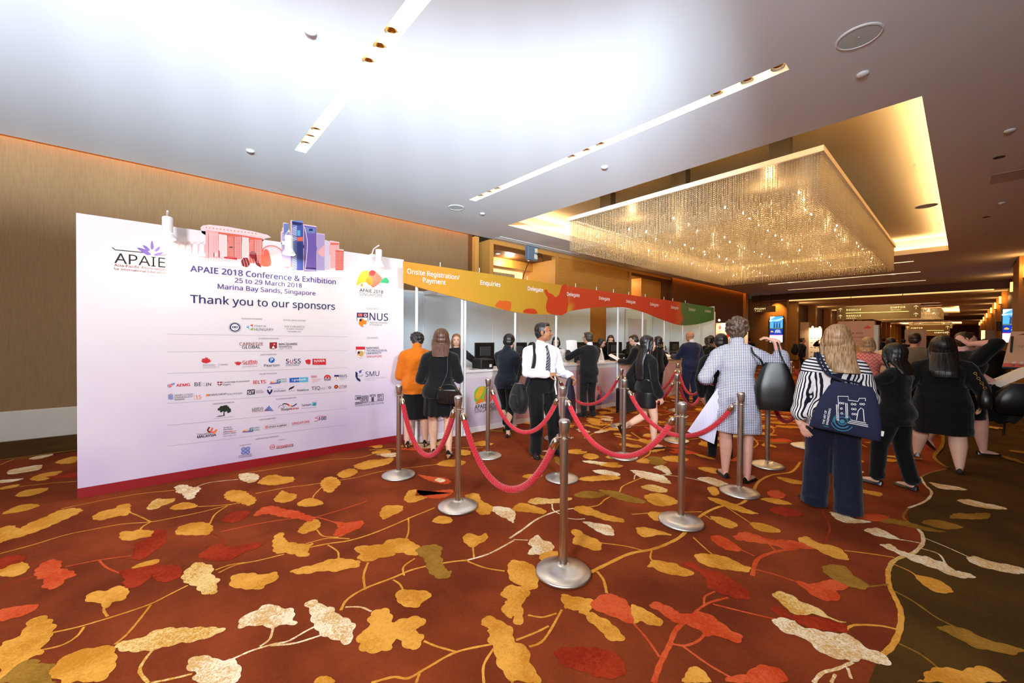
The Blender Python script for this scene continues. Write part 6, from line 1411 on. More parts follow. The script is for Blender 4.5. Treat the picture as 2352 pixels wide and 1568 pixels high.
    def face(s, brow='hair_black', eyes=True, lips=(150, 84, 78)):
        mb = MB()
        for q in (-1, 1):
            if eyes:
                e = MB(); e.ell(s.H((q*.0185, .0455, -.003)), (.0074, .0056, .0036), s.HR, 12, 8)
                s.sc(e).build('eye', mat('eye_white', (222, 214, 206), 0.3), s.root, True, world=False)
                e = MB(); e.ell(s.H((q*.0185, .0502, -.003)), (.0038, .0022, .0040), s.HR, 10, 6); s.sc(e).build('iris', mat('iris_dark', (30, 20, 16), 0.2), s.root, True, world=False)
            e = MB(); e.tube([s.H((q*.009, .0545, .0075)), s.H((q*.020, .0535, .0110)), s.H((q*.031, .0455, .0085))], [.0022, .0026, .0012], 6); s.sc(e).build('eyebrow', MATS[brow], s.root, True, world=False)
        mb.ell(s.H((0, .0535, -.0390)), (.0125, .0030, .0026), s.HR, 12, 6); mb.ell(s.H((0, .0535, -.0430)), (.0108, .0032, .0030), s.HR, 12, 6)
        s.sc(mb).build('lips', mat('lips_%d' % lips[0], lips, 0.45), s.root, True, world=False)
    # ---- clothing
    def sleeves(s, mb, add, upto, cuff=0.0, k_in=(0, 1)):
        q = 1+(s.fat-1)*.9
        for k in k_in:
            sd = -1 if k == 0 else 1
            mb.caps(s.U((sd*.042, -.006, .792)), s.S[k], .034*q+add, .033*q+add, 14)
            if upto <= 1: s.limb(mb, (s.S[k], s.S[k]+(s.E[k]-s.S[k])*upto), (.034*q+add, (.034-.008*upto)*q+add+cuff))
            else:
                t = upto-1; s.limb(mb, (s.S[k], s.E[k], s.E[k]+(s.W[k]-s.E[k])*t), (.034*q+add, .027*q+add, .027*q+add-.006*t+cuff))
    def top(s, m, add=.010, z0=.47, z1=.835, sleeve=1.93, cuff=0.0, flare=0.004, collar=None, name='jacket', fold=.006, vox=.009, ffreq=9.0, label=None, sadd=None, dress=None):
        mb = MB(); s.torso(mb, add, z0, z1, flare=flare)
        if dress: mb.loft(s.skirt_rings(dress[0], .63, dress[1], (0, 0), .50, add*.5))
        if sleeve: s.sleeves(mb, add*.75 if sadd is None else sadd, sleeve, cuff)
        if collar: mb.caps(s.U((0, -.016, .815)), s.nb+s.HR @ np.array([0, -.004, collar]), .043, .039, 18)
        me = fuse(s.sc(mb), vox, 4)
        se = len(s.root.children)*3.1+s.h*7
        ruffle(me, lambda p: fold*(NZ((p[0]*ffreq+se, p[1]*ffreq, p[2]*ffreq*1.7))+.5*NZ((p[0]*ffreq*2.3, p[1]*ffreq*2.3+se, p[2]*ffreq*3.2))))
        return attach(me, name, m, s.root, label)
    def skirt_rings(s, hem, top, w, sway, z_wide, g=0.0):
        rings = []
        for i in range(9):
            t = i/8; z = top+(hem-top)*t
            hw = float(np.interp(z, [hem, z_wide, .60, .66], [.104*w, .110*s.fat, .090*s.fat, .086*s.fat])); hd = float(np.interp(z, [hem, z_wide, .60], [.082*w, .082*s.fat, .066*s.fat]))
            rings.append([s.mix((p[0]+sway[0]*t, p[1]+sway[1]*t, p[2])) for p in oval((0, 0, z), hw+g, hd+g, 30, 2.2, -.004)])
        return rings
    def skirt(s, m, hem=.29, top=.60, w=1.0, name='skirt', fold=.006, pleat=0.0, sway=(0, 0), z_wide=.50, vox=.009, label=None):
        mb = MB(); rings = s.skirt_rings(hem, top, w, sway, z_wide)
        mb.loft(rings); me = fuse(s.sc(mb), vox, 3); se = s.h*11
        ruffle(me, lambda p: fold*NZ((p[0]*12+se, p[1]*12, p[2]*3))+pleat*sin(atan2(p[1], p[0])*14+2*NZ((p[0]*4, p[1]*4, se)))*max(0, min(1, (top*s.h-p[2])*3)))
        return attach(me, name, m, s.root, label)
    def trousers(s, m, wide=0.0, hem=.02, fold=.005, top=.60, name='trousers', vox=.010, flare=0.0, wadd=.010):
        mb = MB(); s.torso(mb, wadd, .47, top)
        for k in (0, 1):
            f = s.fat; e = s.A[k]+(s.K[k]-s.A[k])*((hem-.02)/.25) if True else s.A[k]
            s.limb(mb, (s.HP[k]+np.array([0, 0, -.01]), s.K[k], e), (.062*f, .044*f+wide, .036+wide+flare), 16)
            mb.loft([oval(tuple(e+np.array([0, -.004, zz])), .036+wide+flare, .040+wide+flare, 16) for zz in (.02, -.012 if hem > .03 else -.030)])
        me = fuse(s.sc(mb), vox, 3); se = s.h*5
        ruffle(me, lambda p: fold*(NZ((p[0]*10+se, p[1]*10, p[2]*6))+.7*NZ((p[0]*16, p[1]*16+se, p[2]*22))*max(0, 1-p[2]*1.6)))
        return attach(me, name, m, s.root)
    def shoes(s, m, kind='flat', big=1.0, heel_m=None):
        for k in (0, 1):
            t = s.T[k]; u = np.array([0, 0, 1.0]); u = unit(u-t*np.dot(u, t)); x = np.cross(t, u); a = s.A[k]; mb = MB()
            zz = -.0405; hh = .030 if kind == 'pump' else 0.0
            ox = kind == 'oxford'; rows = [(-.036, .012, .042 if ox else .030, .002), (-.026, .0195, .050 if ox else .034, 0), (0, .0225, .053 if ox else .022, 0), (.03, .0225, .047 if ox else .016, 0), (.065, .0245, .030 if ox else .014, 0), (.092, .021, .019 if ox else .016, 0), (.108, .011, .010, .001)]
            rings = []
            for dy, w, top, lo in rows:
                lift = hh*max(0, (.05-dy)/.08) if hh else 0
                c = a+t*dy+u*(zz+lo+lift-(hh*.0)); q = w*big
                rings.append([c+x*q*cos(g)*(1 if sin(g) < .2 else .86)+u*(top*max(0, sin(g))*1.0) for g in np.linspace(0, 2*pi, 16, endpoint=False)])
            mb.loft(rings)
            mb.v = [(p[0]*s.h, p[1]*s.h, p[2]*s.h) for p in mb.v]
            o = mb.build('shoe', m, s.root, True, world=False)
            if kind == 'pump':
                e = MB(); e.tube([a+t*-.024+u*(zz+hh*.9), a+t*-.030+u*(zz+.0)], [.009, .0045], 8); s.sc(e); e.build('heel', heel_m or m, o, True, world=False)
            elif kind == 'oxford':
                e = MB(); e.loft([[a+t*dy+x*wv*big+u*z for dy, wv in ((-.038, -.008), (-.03, -.017), (.03, -.020), (.07, -.025), (.10, -.015), (.112, 0), (.10, .015), (.07, .025), (.03, .020), (-.03, .017), (-.038, .008))] for z in (zz-.001, zz+.007)]); s.sc(e); e.build('sole', M_BLACK, o, world=False)
    # ---- hair
    def hair(s, m, kind='short', length=.12, vox=.006, wave=0.0, vol=1.0, part=0.0, tilt=0.0, label=None):
        mb = MB(); B = s.HR
        def E(c, r, k=18): mb.ell(s.H(c), r, B, k, 12)
        v = vol
        E((0, -.017, .022), (.0490*v, .0545*v, .0505*v), 22)
        E((0, -.030, -.010), (.0465*v, .038*v, .038*v))
        for q in (-1, 1): E((q*.036, -.012, .004), (.0145*v, .030, .026))
        if kind == 'short':
            E((0, .018, .052), (.034, .028, .018)); E((0, -.035, -.030), (.036, .024, .024))
        if kind == 'curly':
            rr = random.Random(int(s.h*1000))
            for i in range(130):
                a, b = rr.uniform(0, 2*pi), rr.uniform(-.75, 1.5); d = np.array([cos(a)*cos(b)*.052, sin(a)*cos(b)*.056-.016, sin(b)*.052+.018])
                if d[1] > .018 and d[2] < .035: continue
                E(tuple(d*v), (rr.uniform(.008, .014),)*3, 8)
            E((0, -.034, -.034), (.036, .022, .022))
        if kind in ('long', 'bob'):
            E((0, .012, .050), (.036, .030, .018))
            n = 11; rings = []; Z = [q[0] for q in s.sec]; hz = s.hc[2]
            for i in range(n):
                t = i/(n-1); dz = .02-(length+.02)*t; z = hz+dz
                bl = min(1, max(0, (-.035-dz)/.055))
                top_ = s.hc+s.HR @ np.array([0, -.020, dz])
                zt = min(z, .84); hd = float(np.interp(zt, Z, [q[2] for q in s.sec])); yo = float(np.interp(zt, Z, [q[3] for q in s.sec]))
                low = s.U((s.hc[0]*.7, min(yo-hd-.012, -.052), z))
                c = top_*(1-bl)+low*bl+np.array([tilt*t+wave*.008*sin(t*7), 0, 0])
                wd = (.050+.004*sin(t*2.4))*v*(1-.5*max(0, t-.8)); dp = .036*v*(1-bl)+.026*bl
                xr = unit((s.HR @ np.array([1.0, 0, 0]))*(1-bl)+(s.R @ np.array([1.0, 0, 0]))*bl); yr = unit(np.cross((0, 0, 1.0), xr))
                rings.append([c+xr*wd*cos(a)+yr*dp*sin(a)*(1.0 if sin(a) < 0 else .7) for a in np.linspace(0, 2*pi, 22, endpoint=False)])
            mb.loft(rings)
            for q in (-1, 1):
                side = [s.H((q*.040*v, .012, .020)), s.H((q*.0475*v, .010, -.015)), s.H((q*.048*v, .000, -.045))]+([s.H((q*.044*v, -.012, -.045))+np.array([0, 0, -length*.35])] if length > .09 else [])
                s.limb(mb, side, [.012, .013, .012, .010])
        me = fuse(s.sc(mb), vox, 2); se = s.h*3.3; hc = s.hc*s.h
        if kind == 'curly': ruffle(me, lambda p: .006*NZ((p[0]*45, p[1]*45, p[2]*45))+.004*NZ((p[0]*90, p[1]*90, p[2]*90)))
        else:
            fr = 30 if kind != 'short' else 24
            ruffle(me, lambda p: .0034*NZ((atan2(p[0]-hc[0], p[1]-hc[1])*fr*.22, se+wave*p[2]*8+sqrt((p[0]-hc[0])**2+(p[1]-hc[1])**2)*3, p[2]*2.5))*1.0+.0007*NZ((p[0]*70, p[1]*70, p[2]*10)))
        return attach(me, 'hair', m, s.root, label)
    def glasses(s):
        mb = MB()
        for q in (-1, 1):
            mb.torus(s.H((q*.0195, .058, -.004)), s.HR @ np.array([0, 1.0, 0]), .0125, .0012, 18, 6); mb.tube([s.H((q*.032, .056, -.002)), s.H((q*.049, .02, -.002)), s.H((q*.050, -.008, -.004))], .0012, 6)
        mb.tube([s.H((-.008, .059, -.002)), s.H((.008, .059, -.002))], .0012, 6); s.sc(mb).build('glasses', M_DGREY, s.root, True, world=False)
    def w(s, p):
        """figure-local point (fractions of height) -> world"""
        p = np.asarray(p, float)*s.h; a = s.root.rotation_euler[2]; return np.array(s.root.location)+rotz(a) @ p
# skin, hair and cloth
def skin(n, rgb): return mat('skin_'+n, rgb, 0.5, spec=0.35, var=0.06, vscale=30)
SK = dict(tan=skin('tan', (196, 140, 108)), light=skin('light', (226, 178, 152)), brown=skin('brown', (158, 104, 74)), pink=skin('pink', (222, 166, 146)))
def hairm(n, a, b, rough=0.38):
    if n in MATS: return MATS[n]
    m = mat(n, a, rough, spec=0.5); nt = m.node_tree; N = nt.nodes.new; L = nt.links.new; tc = N('ShaderNodeTexCoord'); mp = N('ShaderNodeMapping'); mp.inputs['Scale'].default_value = (1, .22, .05)
    n1 = N('ShaderNodeTexNoise'); n1.inputs['Scale'].default_value = 160; n1.inputs['Detail'].default_value = 3; L(tc.outputs['Object'], mp.inputs[0]); L(mp.outputs[0], n1.inputs[0])
    r = N('ShaderNodeMapRange'); r.inputs[1].default_value = .35; r.inputs[2].default_value = .68; L(n1.outputs[0], r.inputs[0])
    mx = N('ShaderNodeMix'); mx.data_type = 'RGBA'; mx.inputs[6].default_value = (*lin(a), 1); mx.inputs[7].default_value = (*lin(b), 1); L(r.outputs[0], mx.inputs[0]); L(mx.outputs[2], nt.nodes['Principled BSDF'].inputs['Base Color'])
    bp = N('ShaderNodeBump'); bp.inputs['Strength'].default_value = .6; bp.inputs['Distance'].default_value = .004; L(n1.outputs[0], bp.inputs['Height']); L(bp.outputs[0], nt.nodes['Principled BSDF'].inputs['Normal'])
    return m
HBK = hairm('hair_black', (14, 12, 12), (38, 32, 30)); HBR = hairm('hair_brown', (58, 34, 24), (104, 66, 46)); HDB = hairm('hair_dark_brown', (30, 20, 16), (60, 42, 32)); HBL = hairm('hair_blonde', (128, 92, 60), (204, 166, 122)); HCU = hairm('hair_curly', (40, 30, 26), (108, 80, 60), 0.5); HGR = hairm('hair_greying', (40, 34, 30), (86, 74, 66))
def cloth(n, rgb, rough=0.85, sheen=0.15): return mat('cloth_'+n, rgb, rough, spec=0.2, var=0.12, vscale=14, bump=0.25, bscale=500, sheen=sheen)
C_BLK = cloth('black', (11, 11, 12)); C_BLK2 = cloth('jet', (7, 7, 8)); C_CHAR = cloth('charcoal', (30, 30, 34)); C_NAVY = cloth('navy', (24, 30, 50)); C_ORG = cloth('orange', (202, 104, 12)); C_SHIRT = cloth('shirt', (232, 230, 240), 0.7); C_BLUE = cloth('blue_suit', (34, 42, 72)); C_NTR = cloth('navy_trousers', (20, 24, 46)); C_GREY = cloth('grey_green', (108, 96, 78)); C_CREAM = cloth('cream', (204, 186, 160))
LEA = mat('leather_black', (14, 14, 15), 0.32, spec=0.6, bump=0.2, bscale=260); SHB = mat('shoe_black', (16, 15, 15), 0.35, spec=0.6)
def patterned(n, kind, a, b, per, zsplit=None):
    m = mat('cloth_'+n, a, 0.8, spec=0.2); nt = m.node_tree; N = nt.nodes.new; L = nt.links.new; P = nt.nodes['Principled BSDF']
    tc = N('ShaderNodeTexCoord'); sx = N('ShaderNodeSeparateXYZ'); L(tc.outputs['Object'], sx.inputs[0])
    def math(op, x, y=None, v=None):
        q = N('ShaderNodeMath'); q.operation = op
        for i, t in enumerate((x, y)):
            if t is None: continue
            if isinstance(t, (int, float)): q.inputs[i].default_value = t
            else: L(t, q.inputs[i])
        return q.outputs[0]
    X, Y, Z = sx.outputs
    ang = math('MULTIPLY', math('ARCTAN2', X, math('ADD', math('ABSOLUTE', Y), .04)), .19)
    n0 = N('ShaderNodeTexNoise'); n0.inputs['Scale'].default_value = 5; L(tc.outputs['Object'], n0.inputs[0]); wob = math('MULTIPLY', math('SUBTRACT', n0.outputs[0], .5), per*(.9 if kind == 'stripes' else .5))
    def band(t, duty=.5): return math('LESS_THAN', math('FRACT', math('DIVIDE', math('ADD', t, 10), per)), duty)
    if kind == 'gingham':
        f = math('MULTIPLY', math('ADD', band(math('ADD', X, wob)), band(math('ADD', Z, wob))), .5)
    elif kind == 'stripes':
        sg = N('ShaderNodeClamp'); sg.inputs[1].default_value = -1; sg.inputs[2].default_value = 1; L(math('MULTIPLY', X, 7), sg.inputs[0]); v = band(math('ADD', math('ADD', X, math('MULTIPLY', Y, sg.outputs[0])), wob), .55); h = band(math('ADD', Z, math('MULTIPLY', X, .12)), .55); sel = math('GREATER_THAN', Z, zsplit)
        f = math('ADD', math('MULTIPLY', v, math('SUBTRACT', 1, sel)), math('MULTIPLY', h, sel))
    elif kind == 'chevron':
        zz = math('ADD', Z, math('MULTIPLY', math('PINGPONG', math('ADD', X, 5), per*.5), 1.6)); f = math('MULTIPLY', band(zz, .16), math('GREATER_THAN', n0.outputs[0], .42))
    else:
        n1 = N('ShaderNodeTexNoise'); n1.inputs['Scale'].default_value = per; n1.inputs['Distortion'].default_value = 1.5; L(tc.outputs['Object'], n1.inputs[0]); f = math('GREATER_THAN', n1.outputs[0], .53)
    mx = N('ShaderNodeMix'); mx.data_type = 'RGBA'; mx.inputs[6].default_value = (*lin(a), 1); mx.inputs[7].default_value = (*lin(b), 1); L(f, mx.inputs[0]); L(mx.outputs[2], P.inputs['Base Color'])
    return m
# ------------------------------------------------------------------ the people
def flat(px, py): q = onz(px, py); return (q[0], q[1], 0.003)
def std(f, skin_, hair=None, face=True, hands=(1, 1)):
    f.body(SK[skin_], hands)
    if face: f.face(lips=(168, 82, 78) if f.sex == 'f' else (140, 80, 72))
    if hair: f.hair(**hair)
    return f
FIG = {}
# at the counters, left to right
f = FIG['orange'] = Figure('person in an orange jacket and black skirt leaning over the first counter', (-4.90, 2.62), 154, 1.60, 'f', fat=1.12, lean=.10, head=(6, -26, 0), arms=dict(L=dict(w=(-.10, .17, .60), p=(-.38, -.55, -1)), R=dict(w=(.07, .20, .61), p=(.38, -.55, -1))), legs=dict(L=dict(a=(-.075, 0, .042)), R=dict(a=(.075, 0, .042), toe=20)))
std(f, 'light', dict(m=HBK, kind='curly', vol=.98), face=False); f.top(C_ORG, add=.014, z0=.455, sleeve=1.75, flare=.020, collar=.026, fold=.007); f.skirt(C_BLK, hem=.25, w=1.08, fold=.005); f.shoes(SHB, 'pump')
f = FIG['black_suit_lady'] = Figure('person with long straight brown hair in a black skirt suit, back turned', (-4.27, 2.60), 146, 1.60, 'f', fat=1.06, lean=.05, head=(0, -8, 3), arms=dict(L=dict(w=(-.13, .13, .585), p=(-.38, -.55, -1)), R=dict(w=(.12, .17, .62), p=(.38, -.55, -1))), legs=dict(L=dict(a=(-.05, .03, .052)), R=dict(a=(.07, -.02, .052), toe=12)))
std(f, 'light', dict(m=HBR, kind='long', length=.135, vol=1.24), face=False); f.top(C_BLK, add=.013, z0=.47, sleeve=1.9, flare=.030); f.skirt(C_BLK2, hem=.335, w=1.18, pleat=.007); f.shoes(SHB, 'pump', heel_m=mat('heel_tan', (206, 150, 104), .4))
f = FIG['staff_pointing'] = Figure('person behind the counter with long light-brown hair, grey jacket, one hand pointing', (-6.05, 4.02), -30, 1.56, 'f', head=(4, 0, 0), arms=dict(L=dict(w=(-.26, .17, .70), p=(-1, -.3, -1), hand=dict(curl=.4)), R=dict(w=(.10, .12, .58))))
std(f, 'light', dict(m=hairm('hair_light_brown', (104, 68, 44), (176, 124, 84)), kind='long', length=.20, vol=1.08)); f.top(C_CHAR, add=.012); f.trousers(C_BLK); f.shoes(SHB, 'flat')
f = FIG['navy_lady'] = Figure('person with short black hair in a navy jacket, looking down at a phone', (-4.62, 3.98), 112, 1.57, 'f', lean=.06, head=(-6, -20, 0), arms=dict(L=dict(w=(-.02, .20, .655), p=(-.38, -.55, -1), hand=dict(curl=.7, n=(1, 0, .5))), R=dict(w=(.055, .20, .645), p=(.38, -.55, -1), hand=dict(curl=.7, n=(-1, 0, .5)))), legs=dict(L=dict(a=(-.05, .10, .045), toe=20), R=dict(a=(.05, -.06, .042), toe=-14)))
std(f, 'light', dict(m=HBK, kind='short', vol=1.16)); f.top(cloth('ink_navy', (22, 26, 36)), add=.013, z0=.455, sleeve=1.88, flare=.012, collar=.02); f.trousers(C_BLK2, hem=.065, wide=-.004); f.shoes(SHB, 'flat')
m_ = Figure.w
f = FIG['man'] = Figure('person in white shirt and striped tie carrying a black shoulder bag, looking to his left', (-3.58, 3.68), -14, 1.70, 'm', fat=1.08, head=(-46, 2, 0), arms=dict(R=dict(w=(.045, .155, .615), p=(1, -.35, -.35), hand=dict(d=(-.9, .35, .05), n=(-.2, -.5, -.9), curl=.75)), L=dict(w=(-.14, .17, .60), p=(-.38, -.55, -1), hand=dict(d=(-.25, .6, -.5), n=(.6, .2, -.7), curl=.95))), legs=dict(R=dict(a=(.06, .02, .042), toe=22), L=dict(a=(-.10, .03, .042), toe=-10)), skin='brown', fine=.0055)
std(f, 'brown', dict(m=HBK, kind='short', vol=1.03)); f.top(C_SHIRT, add=.010, z0=.545, sleeve=1.93, flare=.0, collar=.008, name='shirt', fold=.007, vox=.0075, ffreq=11); f.trousers(C_BLK2, wide=.006, hem=.02, top=.595, wadd=.021); f.shoes(SHB, 'oxford', 1.12)
# collar wings, tie, belt
mb = MB()
for q in (-1, 1): mb.prism([f.U((q*.006, .052, .822)), f.U((q*.040, .012, .842)), f.U((q*.042, .030, .806)), f.U((q*.022, .066, .798))][::q], np.array([0, .004, .002]))
f.sc(mb).build('collar', C_SHIRT, f.root, world=False)
tie = MB(); rings = []
for z, wd, y in ((.822, .013, .060), (.806, .011, .066), (.798, .009, .076), (.77, .014, .084), (.72, .018, .092), (.66, .021, .085), (.60, .023, .083), (.575, .003, .083)): rings.append([f.U((a*wd, y+b*.004, z)) for a, b in ((-1, 0), (0, 1), (1, 0), (0, -1))])
tie.loft(rings); tm = mat('tie_stripe', (62, 62, 70), .5); nt = tm.node_tree; wv = nt.nodes.new('ShaderNodeTexWave'); wv.inputs['Scale'].default_value = 16; wv.bands_direction = 'DIAGONAL'; tcn = nt.nodes.new('ShaderNodeTexCoord'); crn = nt.nodes.new('ShaderNodeValToRGB'); crn.color_ramp.elements[0].position = .93; crn.color_ramp.elements[0].color = (*lin((58, 58, 66)), 1); crn.color_ramp.elements[1].position = .97; crn.color_ramp.elements[1].color = (*lin((206, 206, 210)), 1)
nt.links.new(tcn.outputs['Object'], wv.inputs[0]); nt.links.new(wv.outputs[1], crn.inputs[0]); nt.links.new(crn.outputs[0], nt.nodes['Principled BSDF'].inputs[0])
f.sc(tie).build('tie', tm, f.root, True, world=False)
bl = MB(); bl.loft([[f.U(p) for p in oval((0, 0, z), .0865*1.08+.023, .062*1.10+.023, 26, 2.4, 0)] for z in (.584, .602)]); f.sc(bl).build('belt', LEA, f.root, True, world=False)
f = FIG['staff_post'] = Figure('person with black hair behind the counter, next to the person in white', (-6.0, 6.6), -42, 1.53, 'f', head=(0, -14, 0)); std(f, 'light', dict(m=HBK, kind='bob', length=.09, vol=1.08)); f.top(C_BLK); f.trousers(C_BLK)
f = FIG['paper_man'] = Figure('person in a dark suit holding papers up at head height, back turned', (-4.72, 6.12), 162, 1.62, 'm', head=(-12, -2, 0), arms=dict(L=dict(w=(-.15, .20, .775), p=(-1, -.4, -1), hand=dict(n=(1, 0, .2), curl=.8)), R=dict(w=(.06, .20, .62), p=(.38, -.55, -1))), legs=dict(L=dict(a=(-.06, 0, .042), toe=-30), R=dict(a=(.06, 0, .042))))
std(f, 'tan', dict(m=HGR, kind='short', vol=1.02)); f.glasses(); f.top(cloth('suit_charcoal', (24, 24, 28)), add=.016, z0=.40, sleeve=1.9, flare=.014, collar=.012); f.trousers(C_CHAR); f.shoes(SHB, 'oxford')
mb = MB(); f.sc(mb.caps(f.U((0, -.016, .815)), f.nb+f.HR @ np.array([0, -.006, .022]), .0395, .0375, 16)); mb.build('shirt_collar', C_SHIRT, f.root, True, world=False)
for nm, lb, x, y, hd, hgt, kind, ln, fc in (('s1', 'staff person with glasses and black hair behind the tall paper sign', -6.0, 8.1, 40, 1.51, 'long', .16, (20, -12, 0)), ('s2', 'person with long black hair standing behind the counter left of the post', -6.1, 8.75, -20, 1.59, 'long', .2, (30, -10, 0)), ('s3', 'person with black hair bent over behind the counter right of the post', -5.9, 9.4, -60, 1.47, 'bob', .08, (0, -40, 0)), ('s4', 'person with black hair low behind the desks right of the walking woman', -6.0, 10.0, -40, 1.42, 'bob', .08, (0, -25, 0)), ('s5', 'person with black hair low behind the desks left of the bald man', -6.05, 11.4, -40, 1.32, 'bob', .08, (0, -20, 0)), ('s6', 'person with black hair bent behind the monitor near the woman in navy', -6.0, 4.75, -50, 1.38, 'bob', .08, (0, -35, 0))):
    f = FIG[nm] = Figure(lb, (x, y), hd, hgt, 'f', head=fc, lean=.12, fine=.009); std(f, 'light', dict(m=HBK, kind=kind, length=ln, vol=1.08, vox=.008)); f.top(C_BLK, vox=.012); f.trousers(C_BLK, vox=.014)
    if nm == 's1': f.glasses()
f = FIG['glasses_man'] = Figure('person in a dark suit and glasses bending over papers, in profile', (-4.56, 7.62), 196, 1.60, 'm', fat=1.12, lean=.08, head=(-4, -18, 0), arms=dict(L=dict(w=(-.05, .24, .62), p=(-.38, -.55, -1), hand=dict(curl=.6)), R=dict(w=(.08, .22, .60), p=(.38, -.55, -1), hand=dict(curl=.6))))
std(f, 'light', dict(m=HDB, kind='short', vol=1.0)); f.glasses(); f.top(cloth('suit_brown_black', (20, 17, 18)), add=.017, z0=.42, flare=.012, collar=.014); f.trousers(C_BLK); f.shoes(SHB, 'oxford')
mb = MB(); f.sc(mb.caps(f.U((0, -.016, .815)), f.nb+f.HR @ np.array([0, -.006, .020]), .0415, .0385, 16)); mb.build('shirt_collar', C_SHIRT, f.root, True, world=False)
f = FIG['walker'] = Figure('person with very long black hair walking past in black, one foot lifted', (-2.86, 4.98), 64, 1.54, 'f', head=(12, 0, 0), arms=dict(R=dict(w=(.125, .05, .47), p=(.6, -1, 0), hand=dict(curl=.6)), L=dict(w=(-.12, -.06, .48))), legs=dict(R=dict(a=(.045, .05, .042), toe=0), L=dict(a=(-.04, -.20, .185), toe=0, pitch=-62)))
std(f, 'light', dict(m=HBK, kind='long', length=.31, vol=1.14)); f.top(C_BLK2, add=.010, z0=.50, sleeve=1.8, cuff=.014, fold=.005, name='blouse'); f.skirt(mat('satin_black', (20, 20, 22), .4, spec=.5), hem=.365, w=.98, top=.62, fold=.003); f.shoes(SHB, 'flat')
f = FIG['behind_walker'] = Figure('person with black hair half hidden behind the walking woman at the counter', (-4.62, 8.52), 178, 1.55, 'f'); std(f, 'light', dict(m=HBK, kind='bob', length=.1, vol=1.1), face=False); f.top(C_BLK); f.trousers(C_BLK); f.shoes(SHB, 'flat')
f = FIG['bald'] = Figure('person with a bald head in a blue suit, holding a paper at the counter', (-4.20, 9.25), 158, 1.68, 'm', fat=1.15, head=(-8, -4, 0), arms=dict(L=dict(w=(-.10, .24, .63), p=(-.38, -.55, -1), hand=dict(curl=.5)), R=dict(w=(.10, .10, .60), p=(.38, -.55, -1))), legs=dict(L=dict(a=(-.075, 0, .042)), R=dict(a=(.075, -.03, .042), toe=25)))
std(f, 'tan', None); f.top(C_BLUE, add=.017, z0=.43, flare=.012, collar=.010); f.trousers(C_BLUE, wide=.004); f.shoes(SHB, 'oxford')
mb = MB(); f.sc(mb.caps(f.U((0, -.016, .815)), f.nb+f.HR @ np.array([0, -.006, .022]), .0405, .0385, 16)); mb.build('shirt_collar', C_SHIRT, f.root, True, world=False)
f = FIG['floral'] = Figure('person with black hair in a coral and black patterned dress beside the bald man', (-4.10, 10.05), 172, 1.56, 'f', head=(0, -14, 0), arms=dict(R=dict(w=(.10, .18, .62), p=(.38, -.55, -1)))); std(f, 'light', dict(m=HBK, kind='bob', length=.10, vol=1.08), face=False)
FL = patterned('floral', 'blotch', (214, 112, 84), (26, 20, 22), 16); f.top(C_BLK, z0=.60, sleeve=1.6); f.skirt(FL, hem=.22, w=1.0, top=.64, fold=.004); f.shoes(SHB, 'pump')
f = FIG['end_man'] = Figure('person with short black hair in a black suit at the last counter, back turned', (-4.45, 11.0), 138, 1.60, 'm', fat=1.06, head=(0, -8, 0), arms=dict(L=dict(w=(-.08, .2, .62), p=(-.38, -.55, -1)), R=dict(w=(.08, .2, .66), p=(.38, -.55, -1)))); std(f, 'tan', dict(m=HBK, kind='short'), face=False); f.top(C_BLK, add=.016, z0=.42, collar=.012); f.trousers(C_BLK); f.shoes(SHB, 'oxford')
f = FIG['hidden_man'] = Figure('person in a black suit mostly hidden behind the woman in the checked dress', (-2.05, 5.36), 116, 1.58, 'm', head=(0, -6, 0)); std(f, 'tan', dict(m=HBK, kind='short'), face=False); f.top(C_BLK, add=.014, z0=.42); f.trousers(C_BLK2); f.shoes(SHB, 'oxford')
# the waiting women on the right
GH = patterned('gingham', 'gingham', (30, 34, 84), (232, 230, 240), .016); GHL = patterned('gingham_pale', 'gingham', (150, 150, 190), (236, 230, 240), .008)
f = FIG['checked'] = Figure('person with curly hair in a blue checked shirt dress, one hand raised', (-1.60, 4.60), 109, 1.72, 'f', fat=1.08, head=(0, 2, 0), arms=dict(R=dict(w=(.205, .07, .855), p=(.15, -.1, -1), hand=dict(d=(-.88, .1, .40), n=(0, .2, -1), curl=.55)), L=dict(w=(-.165, .10, .60), p=(-.6, -.8, -1))), legs=dict(L=dict(a=(-.055, .02, .042), toe=-24), R=dict(a=(.062, -.02, .042), toe=26)), fine=.0065)
std(f, 'pink', dict(m=HCU, kind='curly', vol=1.12), face=False); f.top(GH, add=.014, z0=.50, sleeve=1.38, cuff=.010, flare=.0, collar=.034, fold=.010, name='shirt_dress', ffreq=8, dress=(.305, 1.26)); f.shoes(SHB, 'flat')
mb = MB(); rings = []
for t in np.linspace(0, 1, 8): rings.append([(-.085-.105*t+a*(.022+.062*t)*.9, -.055-.04*t+b*.010, .56-.305*t-a*.03*t) for a, b in ((-1, 0), (-.4, .8), (.4, .8), (1, 0), (.4, -.8), (-.4, -.8))])
mb.loft(rings); f.sc(mb).build('sash', GHL, f.root, True, world=False)
ST_ = patterned('striped', 'stripes', (22, 22, 42), (238, 234, 232), .0275, 1.205)
f = FIG['striped'] = Figure('person with long blonde hair in a striped blouse and navy trousers', (-0.76, 4.47), 102, 1.63, 'f', fat=1.02, lean=.03, head=(4, -6, 5), arms=dict(L=dict(w=(-.150, -.05, .46), p=(-.8, -.6, .2), hand=dict(d=(.45, -.25, -.85), n=(.3, 1, .2), curl=.35)), R=dict(w=(.14, .14, .58), p=(.38, -.55, -1))), legs=dict(L=dict(a=(-.075, .02, .042), toe=-38), R=dict(a=(.065, -.02, .042), toe=6)), fine=.006)
